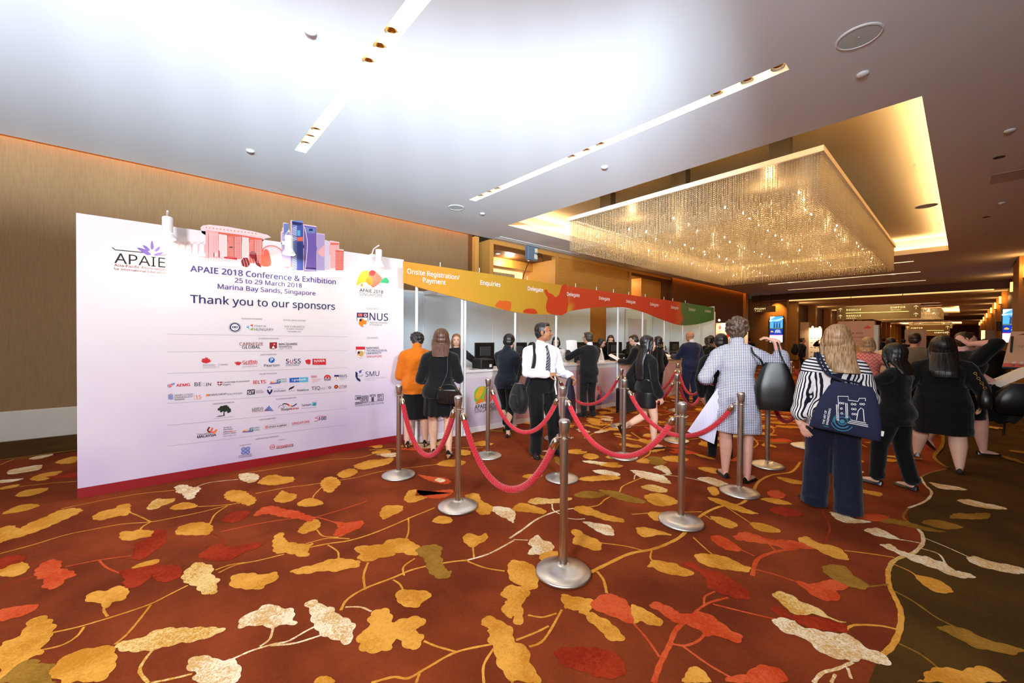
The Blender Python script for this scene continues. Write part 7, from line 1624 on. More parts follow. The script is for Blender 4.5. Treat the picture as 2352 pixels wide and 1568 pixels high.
std(f, 'pink', dict(m=HBL, kind='long', length=.175, vol=1.24, wave=1.0, tilt=.035), face=False); f.top(ST_, add=.019, z0=.45, sleeve=1.66, cuff=.008, flare=.022, fold=.010, name='blouse', collar=.018, ffreq=8, sadd=.013); f.trousers(C_NTR, wide=.016, hem=.012, flare=.010, fold=.008); f.shoes(SHB, 'flat')
CH = patterned('chevron', 'chevron', (206, 108, 98), (240, 200, 190), .055)
f = FIG['pink'] = Figure('person with pale blonde hair in a long coral zigzag dress', (-1.02, 8.45), 92, 1.55, 'f', fat=1.08, head=(0, -4, 0), arms=dict(R=dict(w=(.16, .16, .80), p=(1, 0, -1)))); std(f, 'light', dict(m=HBL, kind='bob', length=.075, vol=1.1), face=False); f.top(CH, add=.012, z0=.55, sleeve=.95, name='dress', dress=(.09, 1.1)); f.shoes(SHB, 'flat')
f = FIG['bob'] = Figure('person with a glossy black bob in black, hands held out in front', (-0.46, 5.60), 156, 1.46, 'f', fat=1.0, head=(8, -6, 0), arms=dict(L=dict(w=(-.02, .28, .665), p=(-.38, -.55, -1), hand=dict(d=(.15, 1, .1), n=(1, 0, -.2), curl=.45)), R=dict(w=(.055, .265, .635), p=(.38, -.55, -1), hand=dict(d=(-.2, 1, .15), n=(-1, 0, -.2), curl=.45))), legs=dict(L=dict(a=(-.06, .07, .045), toe=-6), R=dict(a=(.06, -.07, .045), toe=10)), fine=.0065)
std(f, 'light', dict(m=HBK, kind='bob', length=.125, vol=1.30), face=False); f.top(C_BLK2, add=.016, z0=.44, sleeve=1.75, cuff=.010, flare=.016, fold=.007, name='blouse'); f.trousers(C_BLK2, wide=.006, hem=.045); f.shoes(SHB, 'flat', 1.05)
f = FIG['large'] = Figure('person with long wavy black hair in a black knee-length dress, walking away, bare calves', (-0.17, 6.86), 98, 1.53, 'f', fat=1.45, head=(0, -2, 0), arms=dict(L=dict(w=(-.20, .04, .50), p=(-.5, -1, -.3)), R=dict(w=(.205, .05, .50), p=(.5, -1, -.3))), legs=dict(L=dict(a=(-.115, .16, .06), pitch=-12, toe=0), R=dict(a=(.085, -.10, .042), toe=4)), sh=.125)
std(f, 'light', dict(m=HBK, kind='long', length=.22, vol=1.46, wave=.8), face=False); f.top(C_BLK2, add=.012, z0=.50, sleeve=1.05, flare=.0, name='dress', fold=.005, dress=(.275, 1.55)); f.shoes(SHB, 'flat')
f = FIG['profile'] = Figure('person in black in profile, one hand on the head, carrying papers', (0.0, 7.95), 38, 1.62, 'f', fat=1.30, head=(6, 0, 0), arms=dict(R=dict(w=(.075, -.035, .895), p=(1, .7, -.6), hand=dict(d=(-.4, -.5, .7), n=(-1, .2, 0), curl=.4)), L=dict(w=(-.02, .24, .58), p=(-.38, -.55, -1))), legs=dict(R=dict(a=(.05, .10, .042)), L=dict(a=(-.05, -.20, .11), pitch=-45)), fine=.0065)
std(f, 'pink', dict(m=HDB, kind='short', vol=1.05)); f.top(C_BLK2, add=.014, z0=.50, sleeve=1.06, flare=.0, fold=.005, name='dress', dress=(.30, 1.25)); f.shoes(SHB, 'flat')
# farther off
def far(label, loc, hd, h, top, bot, hair=HBK, sex='m', kind='short', fat=1.05, arms=None, head=(0, 0, 0), ln=.1, skin_='tan', legs=None):
    f = Figure(label, loc, hd, h, sex, fat=fat, arms=arms, head=head, fine=.011, legs=legs); f.body(SK[skin_]); f.hair(hair, kind, ln, .010); f.top(top, add=.015, z0=.43, vox=.013, sleeve=1.9); f.trousers(bot, vox=.014); f.shoes(SHB, 'oxford'); return f
FIG['pack'] = far('person with a backpack and dark suit far off by the lit board', (-4.55, 20.4), 15, 1.56, C_BLK, C_BLK, head=(-10, 0, 0)); FIG['pack'].face(); FIG['pack'].glasses()
FIG['chin'] = far('person in a dark suit far off, hand at mouth, facing the backpack wearer', (-4.05, 21.6), 205, 1.62, C_BLK, C_BLK, arms=dict(R=dict(w=(.03, .12, .86), p=(1, .3, -1)))); FIG['chin'].face()
q = onY(2101, 772, 9.9); far('person in a grey-green shirt far off, between black bob and wavy hair', (q[0], 9.9), 80, 1.64, C_GREY, C_CHAR, HDB, ln=.06)
q = onY(2046, 782, 11.2); far('person with dark hair in a cream shirt, far off behind the black bob', (q[0], 11.2), 92, 1.56, C_CREAM, C_CHAR, HDB)
q = onY(2243, 782, 14.5); far('person in a brownish shirt far off, seen just past the profile woman', (q[0], 14.5), 85, 1.58, C_GREY, C_BLK)
q = onY(2263, 785, 13.9); far('person in black far off at the right, left one of a close pair', (q[0], 13.9), 80, 1.55, C_BLK, C_BLK)
q = onY(2280, 785, 13.2); far('person in black far off at the right, one arm held out', (q[0], 13.2), 100, 1.56, C_BLK, C_BLK, arms=dict(R=dict(w=(.26, .05, .56), p=(1, -.5, 0))))
for k, (px, y, hd, lb) in enumerate(((1722, 24.0, 120, 'person in black far off in front of the dark wall, beside the raised hand'), (1998, 23.0, 60, 'person in dark clothes far off beside the coral zigzag dress'), (2016, 26.0, 200, 'person in dark clothes far down the hall, left of the cream shirt'), (2030, 30.0, 90, 'person in dark clothes farthest down the hall, near the cream shirt'), (2075, 25.5, 90, 'person in dark clothes far down the hall behind the grey-green shirt'), (2060, 34.0, 270, 'person in dark clothes far off between the cream and grey-green shirts'), (2125, 33.0, 80, 'person in dark clothes far down the hall behind the wavy black hair'))):
    q = onY(px, 785, y); far(lb, (q[0], y), hd, 1.55+.02*(k % 4), (C_BLK, C_CHAR, C_BLK, C_NAVY)[k % 4], C_BLK)
q = onY(2375, 900, 7.9); FIG['edge'] = far('person in black at the right-hand edge whose black bag hangs into view', (q[0]+.46, 7.95), 80, 1.6, C_BLK, C_BLK, sex='f', kind='bob')
# ------------------------------------------------------------------ bags, papers and small things people carry
NYL = cloth('nylon_black', (16, 16, 18), .6); GOLD = steel('gold_fitting', (206, 160, 84), .25)
def soft_box(mb, c, ax, ay, az, n=6, bulge=.12, top=.8):
    """a soft bag: rounded rings from bottom to top along az"""
    rings = []
    for i in range(n+1):
        t = i/n*2-1; k = (1-bulge*t*t)*(1 if t < 0 else 1-(1-top)*t)
        if abs(t) == 1: k *= .9
        rings.append([c+az*t+ax*x*k+ay*y*k for x, y, _ in oval((0, 0, 0), 1, 1, 20, 4)])
    mb.loft(rings); return mb
def frame_of(f, yaw=0.0, pitch=0.0):
    a = f.root.rotation_euler[2]; R = rotz(a+radians(yaw)) @ rotx(radians(pitch)); return R[:, 0], R[:, 1], R[:, 2]
def strap(mb, pts, wd=.03, th=.004):
    P = smooth_open(pts, 5); mb.tube(P, wd/2, 8, sq=1.0 if th > wd*.4 else .35); return mb
f = FIG['black_suit_lady']; X, Y, Z = frame_of(f, -14, 8); c = f.w((.075, -.150, .50))
t = thing('handbag', 'small black handbag with gold rings hanging behind the person with long brown hair', 'bag', c-Z*.09)
soft_box(MB(), c, X*.15, Y*.05, Z*.085, top=.85).build('body', LEA, t, True)
MB().obox(c+Y*-.048+Z*.03, X*.12, Y*.006, Z*.045).build('flap', LEA, t); MB().obox(c+Y*-.056-Z*.01, X*.012, Y*.006, Z*.05).build('clasp_tab', LEA, t)
strap(MB(), [c+X*-.11+Z*.08, f.w((.055, -.125, .66)), f.w((.060, -.09, .77)), f.w((.070, -.02, .825)), f.w((.085, .07, .75))], .014).build('strap', mat('strap_bluegrey', (74, 88, 98), .5), t, True)
mb = MB()
for q in (-1, 1): mb.torus(c+X*.11*q+Z*.085, Y, .016, .004, 14, 6)
mb.build('rings', GOLD, t, True); MB().tube(smooth_open([c+X*-.08+Z*.08, c+X*-.05+Z*.13, c+X*.05+Z*.13, c+X*.08+Z*.08]), .008, 8).build('handle', LEA, t, True)
f = FIG['man']; X, Y, Z = frame_of(f, 8); c = f.w((.178, -.03, .43))
t = thing('shoulder_bag', 'black nylon shoulder bag hanging at the right hip of the person in the white shirt', 'bag', c-Z*.17)
soft_box(MB(), c, Y*.15, X*-.075, Z*.185, n=14, bulge=.34, top=.72).build('body', NYL, t, True)
soft_box(MB(), c+X*.07-Z*.04, Y*.10, X*-.03, Z*.09, n=12, bulge=.30).build('pocket', NYL, t, True)
s1, s2 = f.w((.080, .020, .822)), f.w((.085, -.035, .822))
strap(MB(), [c+Y*.12+Z*.13, f.w((.165, .085, .58)), f.w((.118, .088, .70)), s1+Z*.004, f.w((.075, -.005, .836)), s2, f.w((.125, -.085, .70)), f.w((.17, -.06, .57)), c+Y*-.12+Z*.13], .052).build('strap', NYL, t, True)
mb = MB()
for q in (-1, 1): mb.obox(c+Y*.12*q+Z*.15, Y*.035, X*.006, Z*.010)
mb.build('buckles', M_NI, t); MB().tube(smooth_open([c+X*.08-Y*.12-Z*.09, c+X*.10-Y*.15-Z*.15, c+X*.09-Y*.13-Z*.20]), .005, 6).build('zip_pull', NYL, t, True)
c = np.array(f.w(f.W[0]))+np.array([0, 0, -.045])
t = thing('carrier_bag', 'dark shiny plastic carrier bag in the left hand of the person in the white shirt', 'bag', c-np.array([0, 0, .52]))
X, Y, Z = frame_of(f, 30); rings = []
for z, wd, dp in ((.035, .015, .015), (0, .035, .03), (-.08, .07, .04), (-.2, .125, .055), (-.34, .15, .065), (-.46, .145, .06), (-.51, .12, .04)): rings.append([c+X*(.02-z*.06+wd*cos(a)*(1+.1*sin(5*a+z*20)))+Y*dp*sin(a)*(1+.2*cos(7*a+z*9))+Z*z for a in np.linspace(0, 2*pi, 24, endpoint=False)])
MB().loft(rings).build('bag', mat('plastic_dark', (34, 30, 42), .25, spec=.7, bump=.6, bscale=25), t, True)
h = np.array(f.w(f.W[1]))
t = thing('lanyard', 'white printed badge lanyard dangling from the right hand of the person in the white shirt', 'lanyard', h-np.array([0, 0, .24])); X, Y, Z = frame_of(f)
mb = MB(); P = [h+X*-.075+Y*.03+Z*.0, h+X*-.085+Y*.04-Z*.06, h+X*-.075+Y*.045-Z*.13, h+X*-.09+Y*.045-Z*.20, h+X*-.10+Y*.04-Z*.245]
for i in range(len(P)-1): mb.obox((P[i]+P[i+1])/2, (X*.9+Y*.3)*.012, (Y*.9-X*.3)*.0015, (P[i+1]-P[i])/2*1.03)
mb.build('ribbon', M_PAPER, t); MB().obox(P[-1]-Z*.01, (X*.9+Y*.3)*.016, Y*.003, Z*.012).build('clip', M_DGREY, t)
MB().tube(smooth_open([h+X*-.08+Y*.02+Z*.01, h+X*-.13+Y*.05-Z*.01, h+X*-.19+Y*.02+Z*.0]), .005, 6).build('cord', M_WHITE, t, True)
f = FIG['navy_lady']; c = (np.array(f.w(f.W[0]))+np.array(f.w(f.W[1])))/2; X, Y, Z = frame_of(f, 0, 35); c = c+Y*.085+Z*.03
t = thing('phone', 'pale blue phone held by the short-haired person in navy', 'phone', c); MB().obox(c, X*.038, Y*.075, Z*.004).build('case', mat('phone_blue', (150, 200, 214), .35), t); MB().obox(c+Z*.005, X*.034, Y*.068, Z*.001).build('screen', mat('phone_screen', (220, 232, 236), .2), t)
def sheet(f, k, label, yaw, pitch, off=(0, .10, .06), sz=(.105, .148), n=1):
    c = np.array(f.w(f.W[k])); X, Y, Z = frame_of(f, yaw, pitch); c = c+X*off[0]+Y*off[1]+Z*off[2]
    mb = MB(); a, b = sz
    for q in range(n):
        rings = [c+X*x+Y*(y+.012*q)+Z*(-.03*(x/a)**2+q*.006) for y in (-b, b) for x in np.linspace(-a, a, 7)]
        mb.add(rings, [(i, i+1, i+8, i+7) for i in range(6)]); mb.add([p-Z*.0012 for p in rings], [(i+7, i+8, i+1, i) for i in range(6)])
    o = mb.build('paper_sheet', M_PAPER, loc=tuple(c)); return tag(o, label, 'paper')
sheet(FIG['paper_man'], 0, 'white paper held up at head height by the person in a dark suit', -20, 70, (.05, .02, .10)); sheet(FIG['glasses_man'], 0, 'white papers held low by the person in glasses bending his head', -10, 25, (.06, .12, .03), n=2)
sheet(FIG['bald'], 0, 'white paper in the hand of the bald person in the blue suit', 10, 12, (-.02, .14, .02))
f = FIG['checked']; X, Y, Z = frame_of(f, 6); c = f.w((.195, -.055, .595))
t = thing('tote_bag', 'large soft black leather bag on the raised arm of the checked dress', 'bag', c-Z*.24)
soft_box(MB(), c, X*.175, Y*.07, Z*.235, n=9, bulge=.10, top=.62).build('body', LEA, t, True)
MB().tube(smooth_open([c+X*.09+Z*.20, f.w((.225, .02, .78)), f.w((.213, .045, .84)), f.w((.200, .09, .855)), f.w((.195, .10, .76)), c+X*.02+Y*.05+Z*.2]), .009, 8).build('handle', LEA, t, True)
MB().tube(smooth_open([c+X*-.10+Z*.20, f.w((.120, -.09, .75)), f.w((.085, -.08, .785)), f.w((.075, -.03, .818)), f.w((.085, .06, .76))]), .010, 8).build('shoulder_strap', LEA, t, True)
# navy cotton tote with its print
f = FIG['striped']; X, Y, Z = frame_of(f, 0); ca, sa = cos(-.13), sin(-.13); X2, Z2 = X*ca+Z*sa, Z*ca-X*sa
c = f.w((.050, -.165, .575)); TN = mat('tote_navy', (28, 34, 66), .85, var=.1, vscale=30, bump=.3, bscale=600)
t = thing('cotton_tote', 'navy cotton tote bag with white building print, hanging on the back of the striped blouse', 'bag', c-Z*.25)
rings = []
for z, wd, d in ((-.215, .228, .012), (-.195, .228, .030), (-.08, .215, .042), (.05, .185, .038), (.15, .15, .03), (.20, .12, .016)): rings.append([c+X2*x+Y*y+Z2*z for x, y, _ in oval((0, 0, 0), wd, d, 28, 3.2)])
MB().loft(rings).build('body', TN, t, True)
strap(MB(), [c+X2*-.06+Z2*.15+Y*.0, c+X2*-.065+Z2*.21+Y*.01, f.w((-.030, -.120, .735)), f.w((-.062, -.088, .785)), f.w((-.078, -.01, .835)), f.w((-.080, .06, .78))], .050, .004).build('strap', TN, t, True)
strap(MB(), [c+X2*.05+Z2*.15+Y*.0, c+X2*.04+Z2*.21+Y*.01, f.w((.0, -.118, .72)), f.w((-.040, -.100, .775)), f.w((-.066, -.02, .838)), f.w((-.072, .06, .79))], .050, .004).build('strap', TN, t, True)
MB().obox(c+X2*.225-Z2*.15, X2*.014, Y*.002, Z2*.02).build('woven_label', M_PAPER, t)
TB = Board(c+Y*-.046, X2*.80, Z2*.86, -Y, 0.0)
class TP(Print):
    def __init__(s): super().__init__(TB)
tp = MB(); W_ = .0065
def ln(*p, m=0, w=W_): TB.line(tp, p, w, m)
def bent(p):    # follow the bag's bulge
    return p
ln((-.075, -.05), (-.085, .035), (-.10, .10), (-.02, .115), (-.015, .08), (.06, .085), (.065, .115), (.11, .125), (.115, .10)); ln((-.03, .05), (-.005, -.09)); ln((-.018, .05), (.007, -.09))
ln((-.10, .02), (-.07, -.13)); ln((-.088, .02), (-.058, -.13)); ln((.075, -.09), (.075, .0), (.09, .03), (.11, .02), (.135, -.09)); ln((.03, -.10), (.15, -.10)); ln((.02, -.115), (.165, -.115)); ln((.01, -.13), (.17, -.13))
for (a, b) in ((-.07, .04), (-.05, .042), (-.055, -.01), (-.045, -.055), (.02, .05), (.042, .052), (.03, .005), (.05, .008), (.04, -.04), (.06, -.038), (.085, .065), (.105, .068)): TB.ring(tp, a, b, .0055, .0105, 0, n=10)
for r0, r1, a0, a1 in ((.085, .092, 200, 340), (.07, .076, 20, 200), (.056, .066, 150, 330), (.04, .046, 0, 160), (.028, .036, 180, 360), (.0, .02, 0, 360)): TB.ring(tp, -.03, -.13, r0, r1, 1, a0=a0, a1=a1)
TR = Board(TB.o, Z2*.86, -X2*.80, -Y, 0.0)
TR.text(tp, 'THE ART OF', -.19, .165, height=.022, m=0, bold=.03); TR.text(tp, 'ENGINEERING', -.19, .135, height=.022, m=0, bold=.03)
TB.text(tp, 'TUHH', -.175, -.215, height=.016, m=1, bold=.03)
tp.build('print', [M_WHITE, mat('print_teal', (44, 128, 158), .7)], t)
f = FIG['large']; X, Y, Z = frame_of(f, 0); c = f.w((.20, -.09, .56))
t = thing('handbag', 'black handbag with a gold chain at the side of the person with wavy black hair', 'bag', c-Z*.1); soft_box(MB(), c, X*.05, Y*.11, Z*.10, top=.8).build('body', LEA, t, True)
mb = MB()
for k in range(7): mb.torus(c+Z*(.12+k*.026)-X*.012*k, (X if k % 2 else Y), .012, .003, 12, 6)
mb.build('chain', GOLD, t, True)
f = FIG['profile']; sheet(f, 0, 'large white sheet carried by the person in black with the tied-back hair', -10, 32, (.02, .14, .03), (.17, .22))
c = f.w((.03, .20, .45)); X, Y, Z = frame_of(f, 0); t = thing('coat', 'dark coat draped over the arm of the person carrying the white sheet', 'coat', c-Z*.3)
rings = []
for z, wd, dp in ((.19, .12, .05), (.1, .19, .09), (-.05, .22, .11), (-.2, .2, .1), (-.28, .14, .06)): rings.append([c+Y*(.06+wd*cos(a)*(1+.12*sin(3*a+z*8)))+X*dp*sin(a)*(1+.2*cos(4*a+z*5))+Z*(z+.02*sin(5*a)) for a in np.linspace(0, 2*pi, 24, endpoint=False)])
MB().loft(rings).build('cloth', C_BLK2, t, True)
c = onY(2338, 916, 7.9); t = thing('shoulder_bag', 'black bag hanging at the right-hand edge', 'bag', c-np.array([0, 0, .2])); soft_box(MB(), c, np.array([.2, .05, 0]), np.array([-.02, .09, 0]), np.array([.03, 0, .19]), bulge=.35).build('body', LEA, t, True)
MB().tube(smooth_open([c+np.array([.05, .0, .17]), c+np.array([.10, .02, .4]), c+np.array([.17, .02, .62])]), .012, 8).build('strap', LEA, t, True)
f = FIG['pack']; X, Y, Z = frame_of(f, 0); c = f.w((0, -.155, .68)); t = thing('backpack', 'black backpack on the person in the suit far off by the lit board', 'backpack', c-Z*.24); soft_box(MB(), c, X*.17, Y*.11, Z*.24, bulge=.3).build('body', NYL, t, True); soft_box(MB(), c-Y*.11-Z*.05, X*.13, Y*.04, Z*.13, bulge=.3).build('pocket', NYL, t, True)
for q in (-1, 1): MB().tube(smooth_open([c+X*.1*q+Z*.2+Y*.08, f.w((q*.06, -.04, .815)), f.w((q*.065, .075, .76)), f.w((q*.085, .06, .64))]), .018, 8).build('strap', NYL, t, True)
p = onz(1437, 947); t = thing('trolley_case', 'black cabin case standing on the carpet behind the middle stanchions', 'suitcase', p)
MB().box((p[0]-.12, p[1]-.2, .03), (p[0]+.12, p[1]+.2, .50), bev=.03).build('shell', NYL, t)
MB().tube([(p[0]-.08, p[1]-.1, .5), (p[0]-.08, p[1]-.1, .72), (p[0]-.08, p[1]+.1, .72), (p[0]-.08, p[1]+.1, .5)], .008, 8).build('handle', M_DGREY, t, True)
for q in (-1, 1): MB().lathe([(.025, -.012), (.025, .012)], 14, (p[0]-.1, p[1]+q*.15, .025), (1, 0, 0)).build('wheel', M_BLACK, t, True)
# ------------------------------------------------------------------ boards, screens and signs along the hall
M_CRM = mat('board_cream', (238, 222, 196), .6); M_PNK = mat('board_pink', (214, 182, 168), .6); M_SIGN = mat('sign_bronze', (206, 168, 96), .5); M_LET = glow('sign_letters', (255, 232, 160), 1.0)
def lit(x, y, z, aim, p=10, label=None):
    t = thing('clip_light', label, 'light', (x, y, z), group='clip lights on far boards'); MB().ell((x, y, z), .035, seg=12, rings=8).build('bulb', M_BULB, t, True); MB().tube([(x, y, z+.02), (x, (y+aim[1])/2, z+.05), (x, aim[1]+.01, z-.06)], .008, 6).build('arm', M_DGREY, t)
    lamp('SPOT', 'clip_beam', (x, y, z-.05), p, SOFT, aim=aim, spot_size=radians(130), spot_blend=1.0, shadow_soft_size=.04)
def board(name, label, cat, px0, px1, ytop, Y, m, ybot=None, th=.06, z0=None):
    a = onY(px0, ytop, Y); b = onY(px1, ytop, Y); zt = (a[2]+b[2])/2; zb = 0.003 if ybot is None else onY((px0+px1)/2, ybot, Y)[2]
    t = thing(name, label, cat, ((a[0]+b[0])/2, Y, zb)); MB().box((a[0], Y, zb), (b[0], Y+th, zt)).build('panel', m, t)
    return t, Board((a[0], Y, zb), (1, 0, 0), (0, 0, 1), (0, -1, 0), .004), b[0]-a[0], zt-zb
t, B, W, Hh = board('sponsor_board', 'cream sponsor board with coral diamond logos just past the end of the booth', 'display board', 1644, 1718, 741, 17.0, M_CRM)
mb = MB(); cols = ['coral', 'red', 'orange', 'green', 'grey']
for i in range(4):
    for j in range(5):
        u, v = W*(.14+.24*i), Hh*(.92-.17*j); m = (i*3+j) % 3; B.shape(mb, [(u-.07, v), (u, v-.10), (u+.07, v), (u, v+.10)], m); B.shape(mb, [(u-.05, v-.03), (u, v-.10), (u+.05, v-.03)], (m+1) % 4, .006); B.rect(mb, u-.07, v-.16, u+.07, v-.145, 4)
mb.build('printed_logos', [ink(q) for q in cols], t); lit(B.o[0]+.25, 16.7, Hh+.1, (B.o[0]+.3, 17, 1.6), 16, 'small lit clip lamp on the left of the cream sponsor board'); lit(B.o[0]+1.2, 16.7, Hh+.06, (B.o[0]+1.0, 17, 1.5), 16, 'small lit clip lamp beside the curly grey-brown hair')
t, B, W, Hh = board('sponsor_board', 'warm-lit sponsor board far off behind the man with the backpack', 'display board', 1858, 1888, 752, 24.0, M_CRM)
mb = MB()
for j in range(7):
    for i in range(3): B.rect(mb, W*(.14+.27*i), Hh*(.85-.11*j), W*(.14+.27*i)+W*.17, Hh*(.85-.11*j)+.03, (i+j) % 3)
mb.build('printed_logos', [ink('grey'), ink('maroon'), ink('blue')], t); MB().box((B.o[0], 23.99, 0.003), (B.o[0]+W, 24.0, .09)).build('base_band', MATS['band_crimson'], t)
a = onY(1838, 740, 24.0); MB().box((a[0], 24.0, .003), (B.o[0]-.004, 24.5, a[2])).build('side_panel', mat('side_brown', (150, 116, 84), .6), t)
lit(B.o[0]+W*.45, 23.6, Hh+.02, (B.o[0]+W*.4, 24, 1.5), 30, 'small lit clip lamp on the warm-lit board far off'); lit(B.o[0]+W*.98, 23.6, Hh, (B.o[0]+W*.8, 24, 1.4), 20, 'small lit clip lamp just right of the warm-lit board far off')
t, B, W, Hh = board('conference_board', 'tall pinkish conference board behind the blonde hair of the striped blouse', 'display board', 1925, 2008, 737, 19.0, M_PNK, th=.3)
mb = MB(); B.text(mb, 'APAIE 2018', W*.22, Hh*.78, width=W*.48, m=0, bold=.02); B.text(mb, 'CONFERENCE & EXHIBITION', W*.12, Hh*.72, width=W*.74, m=0, bold=.02); B.text(mb, 'Marina Bay Sands, Singapore', W*.3, Hh*.66, width=W*.44, m=1); B.shape(mb, smooth_closed([(W*.72, Hh*.88), (W*.78, Hh*.905), (W*.84, Hh*.92), (W*.9, Hh*.9), (W*.94, Hh*.885), (W*.84, Hh*.87)], 3), 2); B.rect(mb, W*.45, Hh*.5, W*.6, Hh*.58, 3)
mb.build('lettering', [ink('maroon'), ink('grey'), ink('coral'), ink('gold')], t); MB().box((B.o[0]+W, 18.95, .003), (B.o[0]+W+.12, 19.3, Hh-.15)).build('edge_post', M_PART, t)
t, B, W, Hh = board('sponsor_board', 'pale board with a black fern mark far down the hall', 'display board', 2078, 2128, 757, 27.0, M_PNK)
mb = MB(); B.shape(mb, [(W*.25, Hh*.86), (W*.4, Hh*.9), (W*.52, Hh*.95), (W*.45, Hh*.88)], 0); B.rect(mb, W*.2, Hh*.81, W*.8, Hh*.825, 1); B.rect(mb, W*.15, Hh*.62, W*.6, Hh*.64, 0); mb.build('printed_mark', [ink('black'), ink('grey')], t)
t, B, W, Hh = board('light_column', 'pale boxy column board far down the right side of the hall', 'display board', 2263, 2287, 758, 30.0, M_PNK, th=.5)
MB().box((B.o[0]-.12, 30.0, .003), (B.o[0]-.005, 30.5, Hh)).build('lit_edge', glow('edge_glow', (255, 214, 150), 1.2), t)
# video screens
def screen(label, x0, x1, z0, z1, Y):
    t = thing('video_screen', label, 'screen', ((x0+x1)/2, Y, z0)); W, Hh = x1-x0, z1-z0
    MB().box((x0-.03, Y, z0-.03), (x1+.03, Y+.08, z1+.03)).build('bezel', M_BLACK, t)
    B = Board((x0, Y, z0), (1, 0, 0), (0, 0, 1), (0, -1, 0), .004); mb = MB()
    B.rect(mb, 0, Hh*.52, W, Hh, 0, .003); B.rect(mb, 0, Hh*.29, W, Hh*.52, 1, .003); B.rect(mb, 0, Hh*.27, W, Hh*.29, 2, .003); B.rect(mb, 0, 0, W, Hh*.27, 3, .003)
    B.shape(mb, smooth_closed([(0, Hh*.8), (W*.3, Hh*.84), (W*.6, Hh*.82), (W, Hh*.9), (W, Hh*.94), (W*.5, Hh*.87), (0, Hh*.86)], 3), 4, .005); B.shape(mb, [(0, Hh), (W*.42, Hh), (0, Hh*.86)], 3, .006); B.rect(mb, 0, Hh*.52, W, Hh*.56, 5, .005)
    for k in range(3): B.shape(mb, [(W*(.28+k*.2), Hh*.56), (W*(.42+k*.2), Hh*.56), (W*(.41+k*.2), Hh*.75), (W*(.31+k*.2), Hh*.75)], 6, .006)
    B.shape(mb, [(W*.22, Hh*.75), (W*.9, Hh*.77), (W*.86, Hh*.79), (W*.3, Hh*.775)], 6, .0065); B.shape(mb, smooth_closed([(W*.06, Hh*.40), (W*.16, Hh*.45), (W*.3, Hh*.41), (W*.2, Hh*.385)], 3), 7, .006)
    for v, a in ((.47, .3), (.44, .45), (.41, .4), (.37, .5)): B.rect(mb, W*(.62-a/2), Hh*v, W*(.62+a/2), Hh*v+.015, 3, .006)
    for u, v in ((.4, .2), (.12, .08), (.42, .08), (.72, .08)): B.rect(mb, W*u, Hh*v, W*(u+.18), Hh*v+.03, 4, .006)
    mb.build('picture', [glow('scr_%d' % k, c, s_) for k, (c, s_) in enumerate((((70, 140, 220), 1.5), ((20, 50, 140), 1.3), ((220, 40, 130), 1.3), ((240, 246, 255), 1.5), ((170, 205, 240), 1.4), ((90, 120, 90), 1.0), ((50, 70, 110), 1.0), ((250, 150, 60), 1.4)))], t)
screen('bright blue portrait video screen on the pillar past the dark beam, left side', -8.46, -7.74, 1.28, 2.95, 30.0)
screen('bright blue portrait video screen on the right wall above the easel poster', 1.02, 1.62, 1.42, 2.78, 26.0)
# hanging direction signs
def arrow(B, mb, u, v, s_, m=0): B.rect(mb, u-.03*s_, v-.5*s_, u+.03*s_, v+.5*s_, m); B.line(mb, [(u-.4*s_, v+.15*s_), (u, v+.5*s_), (u+.4*s_, v+.15*s_)], .09*s_, m)
def hsign(label, px0, px1, yt, yb, Y, rows, rods=(.18, .8)):
    a = onY(px0, yt[0], Y); b = onY(px1, yt[1], Y); zt = (a[2]+b[2])/2; zb = onY(px0, yb, Y)[2]; W = b[0]-a[0]; Hh = zt-zb; x0 = a[0]
    t = thing('direction_sign', label, 'sign', (x0+W/2, Y, zb), group='hanging direction signs'); n = len(rows); B = Board((x0, Y, zb), (1, 0, 0), (0, 0, 1), (0, -1, 0), .004)
    def put(*a, **k):
        mb = MB(); B.text(mb, *a, **k); mb.build('lettering', M_LET, t)
    for k, (left, sub, right, rsub) in enumerate(rows):
        z1 = zt-Hh*k/n-.01; z0 = zt-Hh*(k+1)/n+.01; MB().box((x0, Y, z0), (x0+W, Y+.12, z1)).build('blade', M_SIGN, t); vc = (z0+z1)/2-zb; h = z1-z0
        mb = MB(); arrow(B, mb, W*.05, vc, h*.55); mb.build('arrow', M_LET, t)
        if right is not None: mb = MB(); arrow(B, mb, W*.95, vc, h*.55); mb.build('arrow', M_LET, t)
        if left: put(left, W*.13, vc-(.02*h if sub else .16*h), height=h*.30, spacing=1.3, bold=.03)
        if sub: put(sub, W*.13, vc-.32*h, height=h*.15, spacing=1.2, bold=.02)
        if right: put(right, W*.665, vc-.02*h, height=h*.30, spacing=1.3, bold=.03)
        if rsub: put(rsub, W*.665, vc-.32*h, height=h*.15, spacing=1.2, bold=.02)
    if n > 1: MB().box((x0+W*.12, Y+.01, zt-Hh/2-.012), (x0+W*.87, Y+.1, zt-Hh/2+.012)).build('light_strip', glow('sign_strip', (255, 222, 120), 2.0), t)
    for q in rods: MB().tube([(x0+W*q, Y+.06, zt), (x0+W*q, Y+.06, ZC)], .014, 8).build('rod', M_DGREY, t, True)
hsign('large bronze hanging sign reading ROSELLE and SIMPOR across the hall', 1922, 2115, (704, 697), 735, 31.0, [('ROSELLE', None, 'SIMPOR', '4801A-4913'), ('ROSELLE', '4601B-4610', '', None)])
hsign('small bronze hanging sign reading PEONY by the left wall, past the booth', 1733, 1780, (700, 706), 718, 27.4, [('PEONY', 'LEVEL 4', None, None)], (.3, .8))
hsign('second bronze hanging sign reading SIMPOR, farther down the hall', 2080, 2182, (747, 745), 771, 61.0, [('SIMPOR', None, '', None), (None, None, 'SIMPOR', None)])
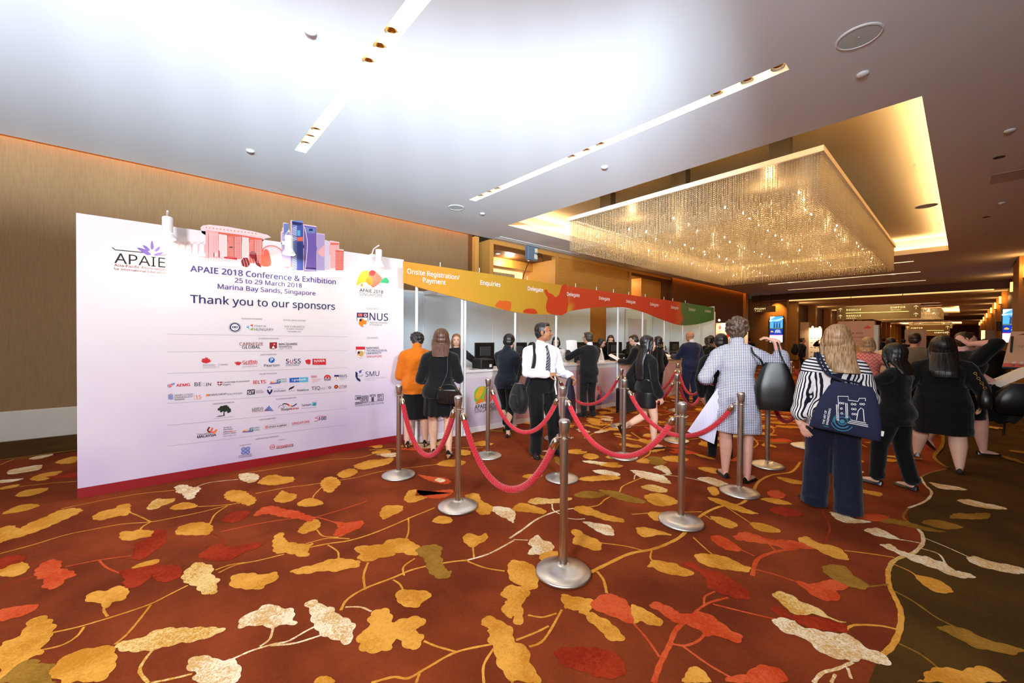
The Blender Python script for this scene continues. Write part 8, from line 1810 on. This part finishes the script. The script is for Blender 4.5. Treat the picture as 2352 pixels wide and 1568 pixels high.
t = thing('restroom_sign', 'small dark projecting sign with a figure pictogram on the right wall', 'sign', (1.2, 27.2, 2.0)); a = onY(2288, 738, 27.2); b = onY(2306, 760, 27.2); MB().box((a[0], 27.2, b[2]), (b[0]+.6, 27.26, a[2])).build('plate', M_VENT, t); B = Board((a[0], 27.2, b[2]), (1, 0, 0), (0, 0, 1), (0, -1, 0), .004); mb = MB(); B.disc(mb, .4, .5, .05, 0); B.rect(mb, .35, .15, .45, .44, 0); mb.build('pictogram', M_BLACK, t)
# easel with the first aid poster
p0, p1 = onY(2302, 842, 9.85), onY(2323, 761, 10.1); wv_ = np.array([.72, .12, 0]); nrm = unit(np.cross(wv_, p1-p0))
t = thing('easel_poster', 'pink first aid notice board on a black easel at the right-hand side', 'notice board', (p0[0]+.36, 9.95, 0.003))
MB().prism([p0, p0+wv_, p1+wv_, p1], nrm*-.012).build('poster', mat('poster_pink', (222, 176, 140), .6), t)
B = Board(p0, unit(wv_), unit(p1-p0), nrm, .004); Hh = np.linalg.norm(p1-p0); mb = MB(); W = .73
B.text(mb, 'FIRST AID', W*.30, Hh*.62, height=.05, m=0, shear=.15); B.text(mb, 'SERVICE ROOM', W*.14, Hh*.54, height=.05, m=0, shear=.15); B.rect(mb, W*.5, Hh*.88, W*.9, Hh*.895, 0); B.rect(mb, W*.3, Hh*.84, W*.9, Hh*.855, 0); B.shape(mb, [(W*.1, Hh*.9), (W*.22, Hh*.96), (W*.2, Hh*.9)], 1)
B.rect(mb, W*.0, 0, W, Hh*.10, 2); [B.rect(mb, W*(.12+.1*k), Hh*.03, W*(.17+.1*k), Hh*.15, 3) for k in range(4)]; B.shape(mb, [(W*.55, 0), (W*.6, Hh*.2), (W*.7, Hh*.26), (W*.75, 0)], 4); B.shape(mb, [(W*.72, 0), (W*.75, Hh*.28), (W*.9, Hh*.24), (W*.95, 0)], 2)
mb.build('printing', [ink('grey'), ink('maroon'), ink('coral'), ink('pale'), ink('lilac')], t)
for q in (.15, .85): MB().tube([p0+wv_*q-nrm*.06+np.array([0, .04, .5]), (p0[0]+wv_[0]*(q*1.3-.15), 10.0, .006)], .013, 8).build('leg', M_BLACK, t, True)
MB().tube([p0+wv_*.5-nrm*.03+np.array([0, 0, .55]), (p0[0]+.36, 10.6, .006)], .013, 8).build('leg', M_BLACK, t, True); MB().obox(p0+wv_*.5+np.array([0, 0, -.02])+nrm*.005, wv_*.5, nrm*.02, np.array([0, 0, .012])).build('ledge', M_BLACK, t)
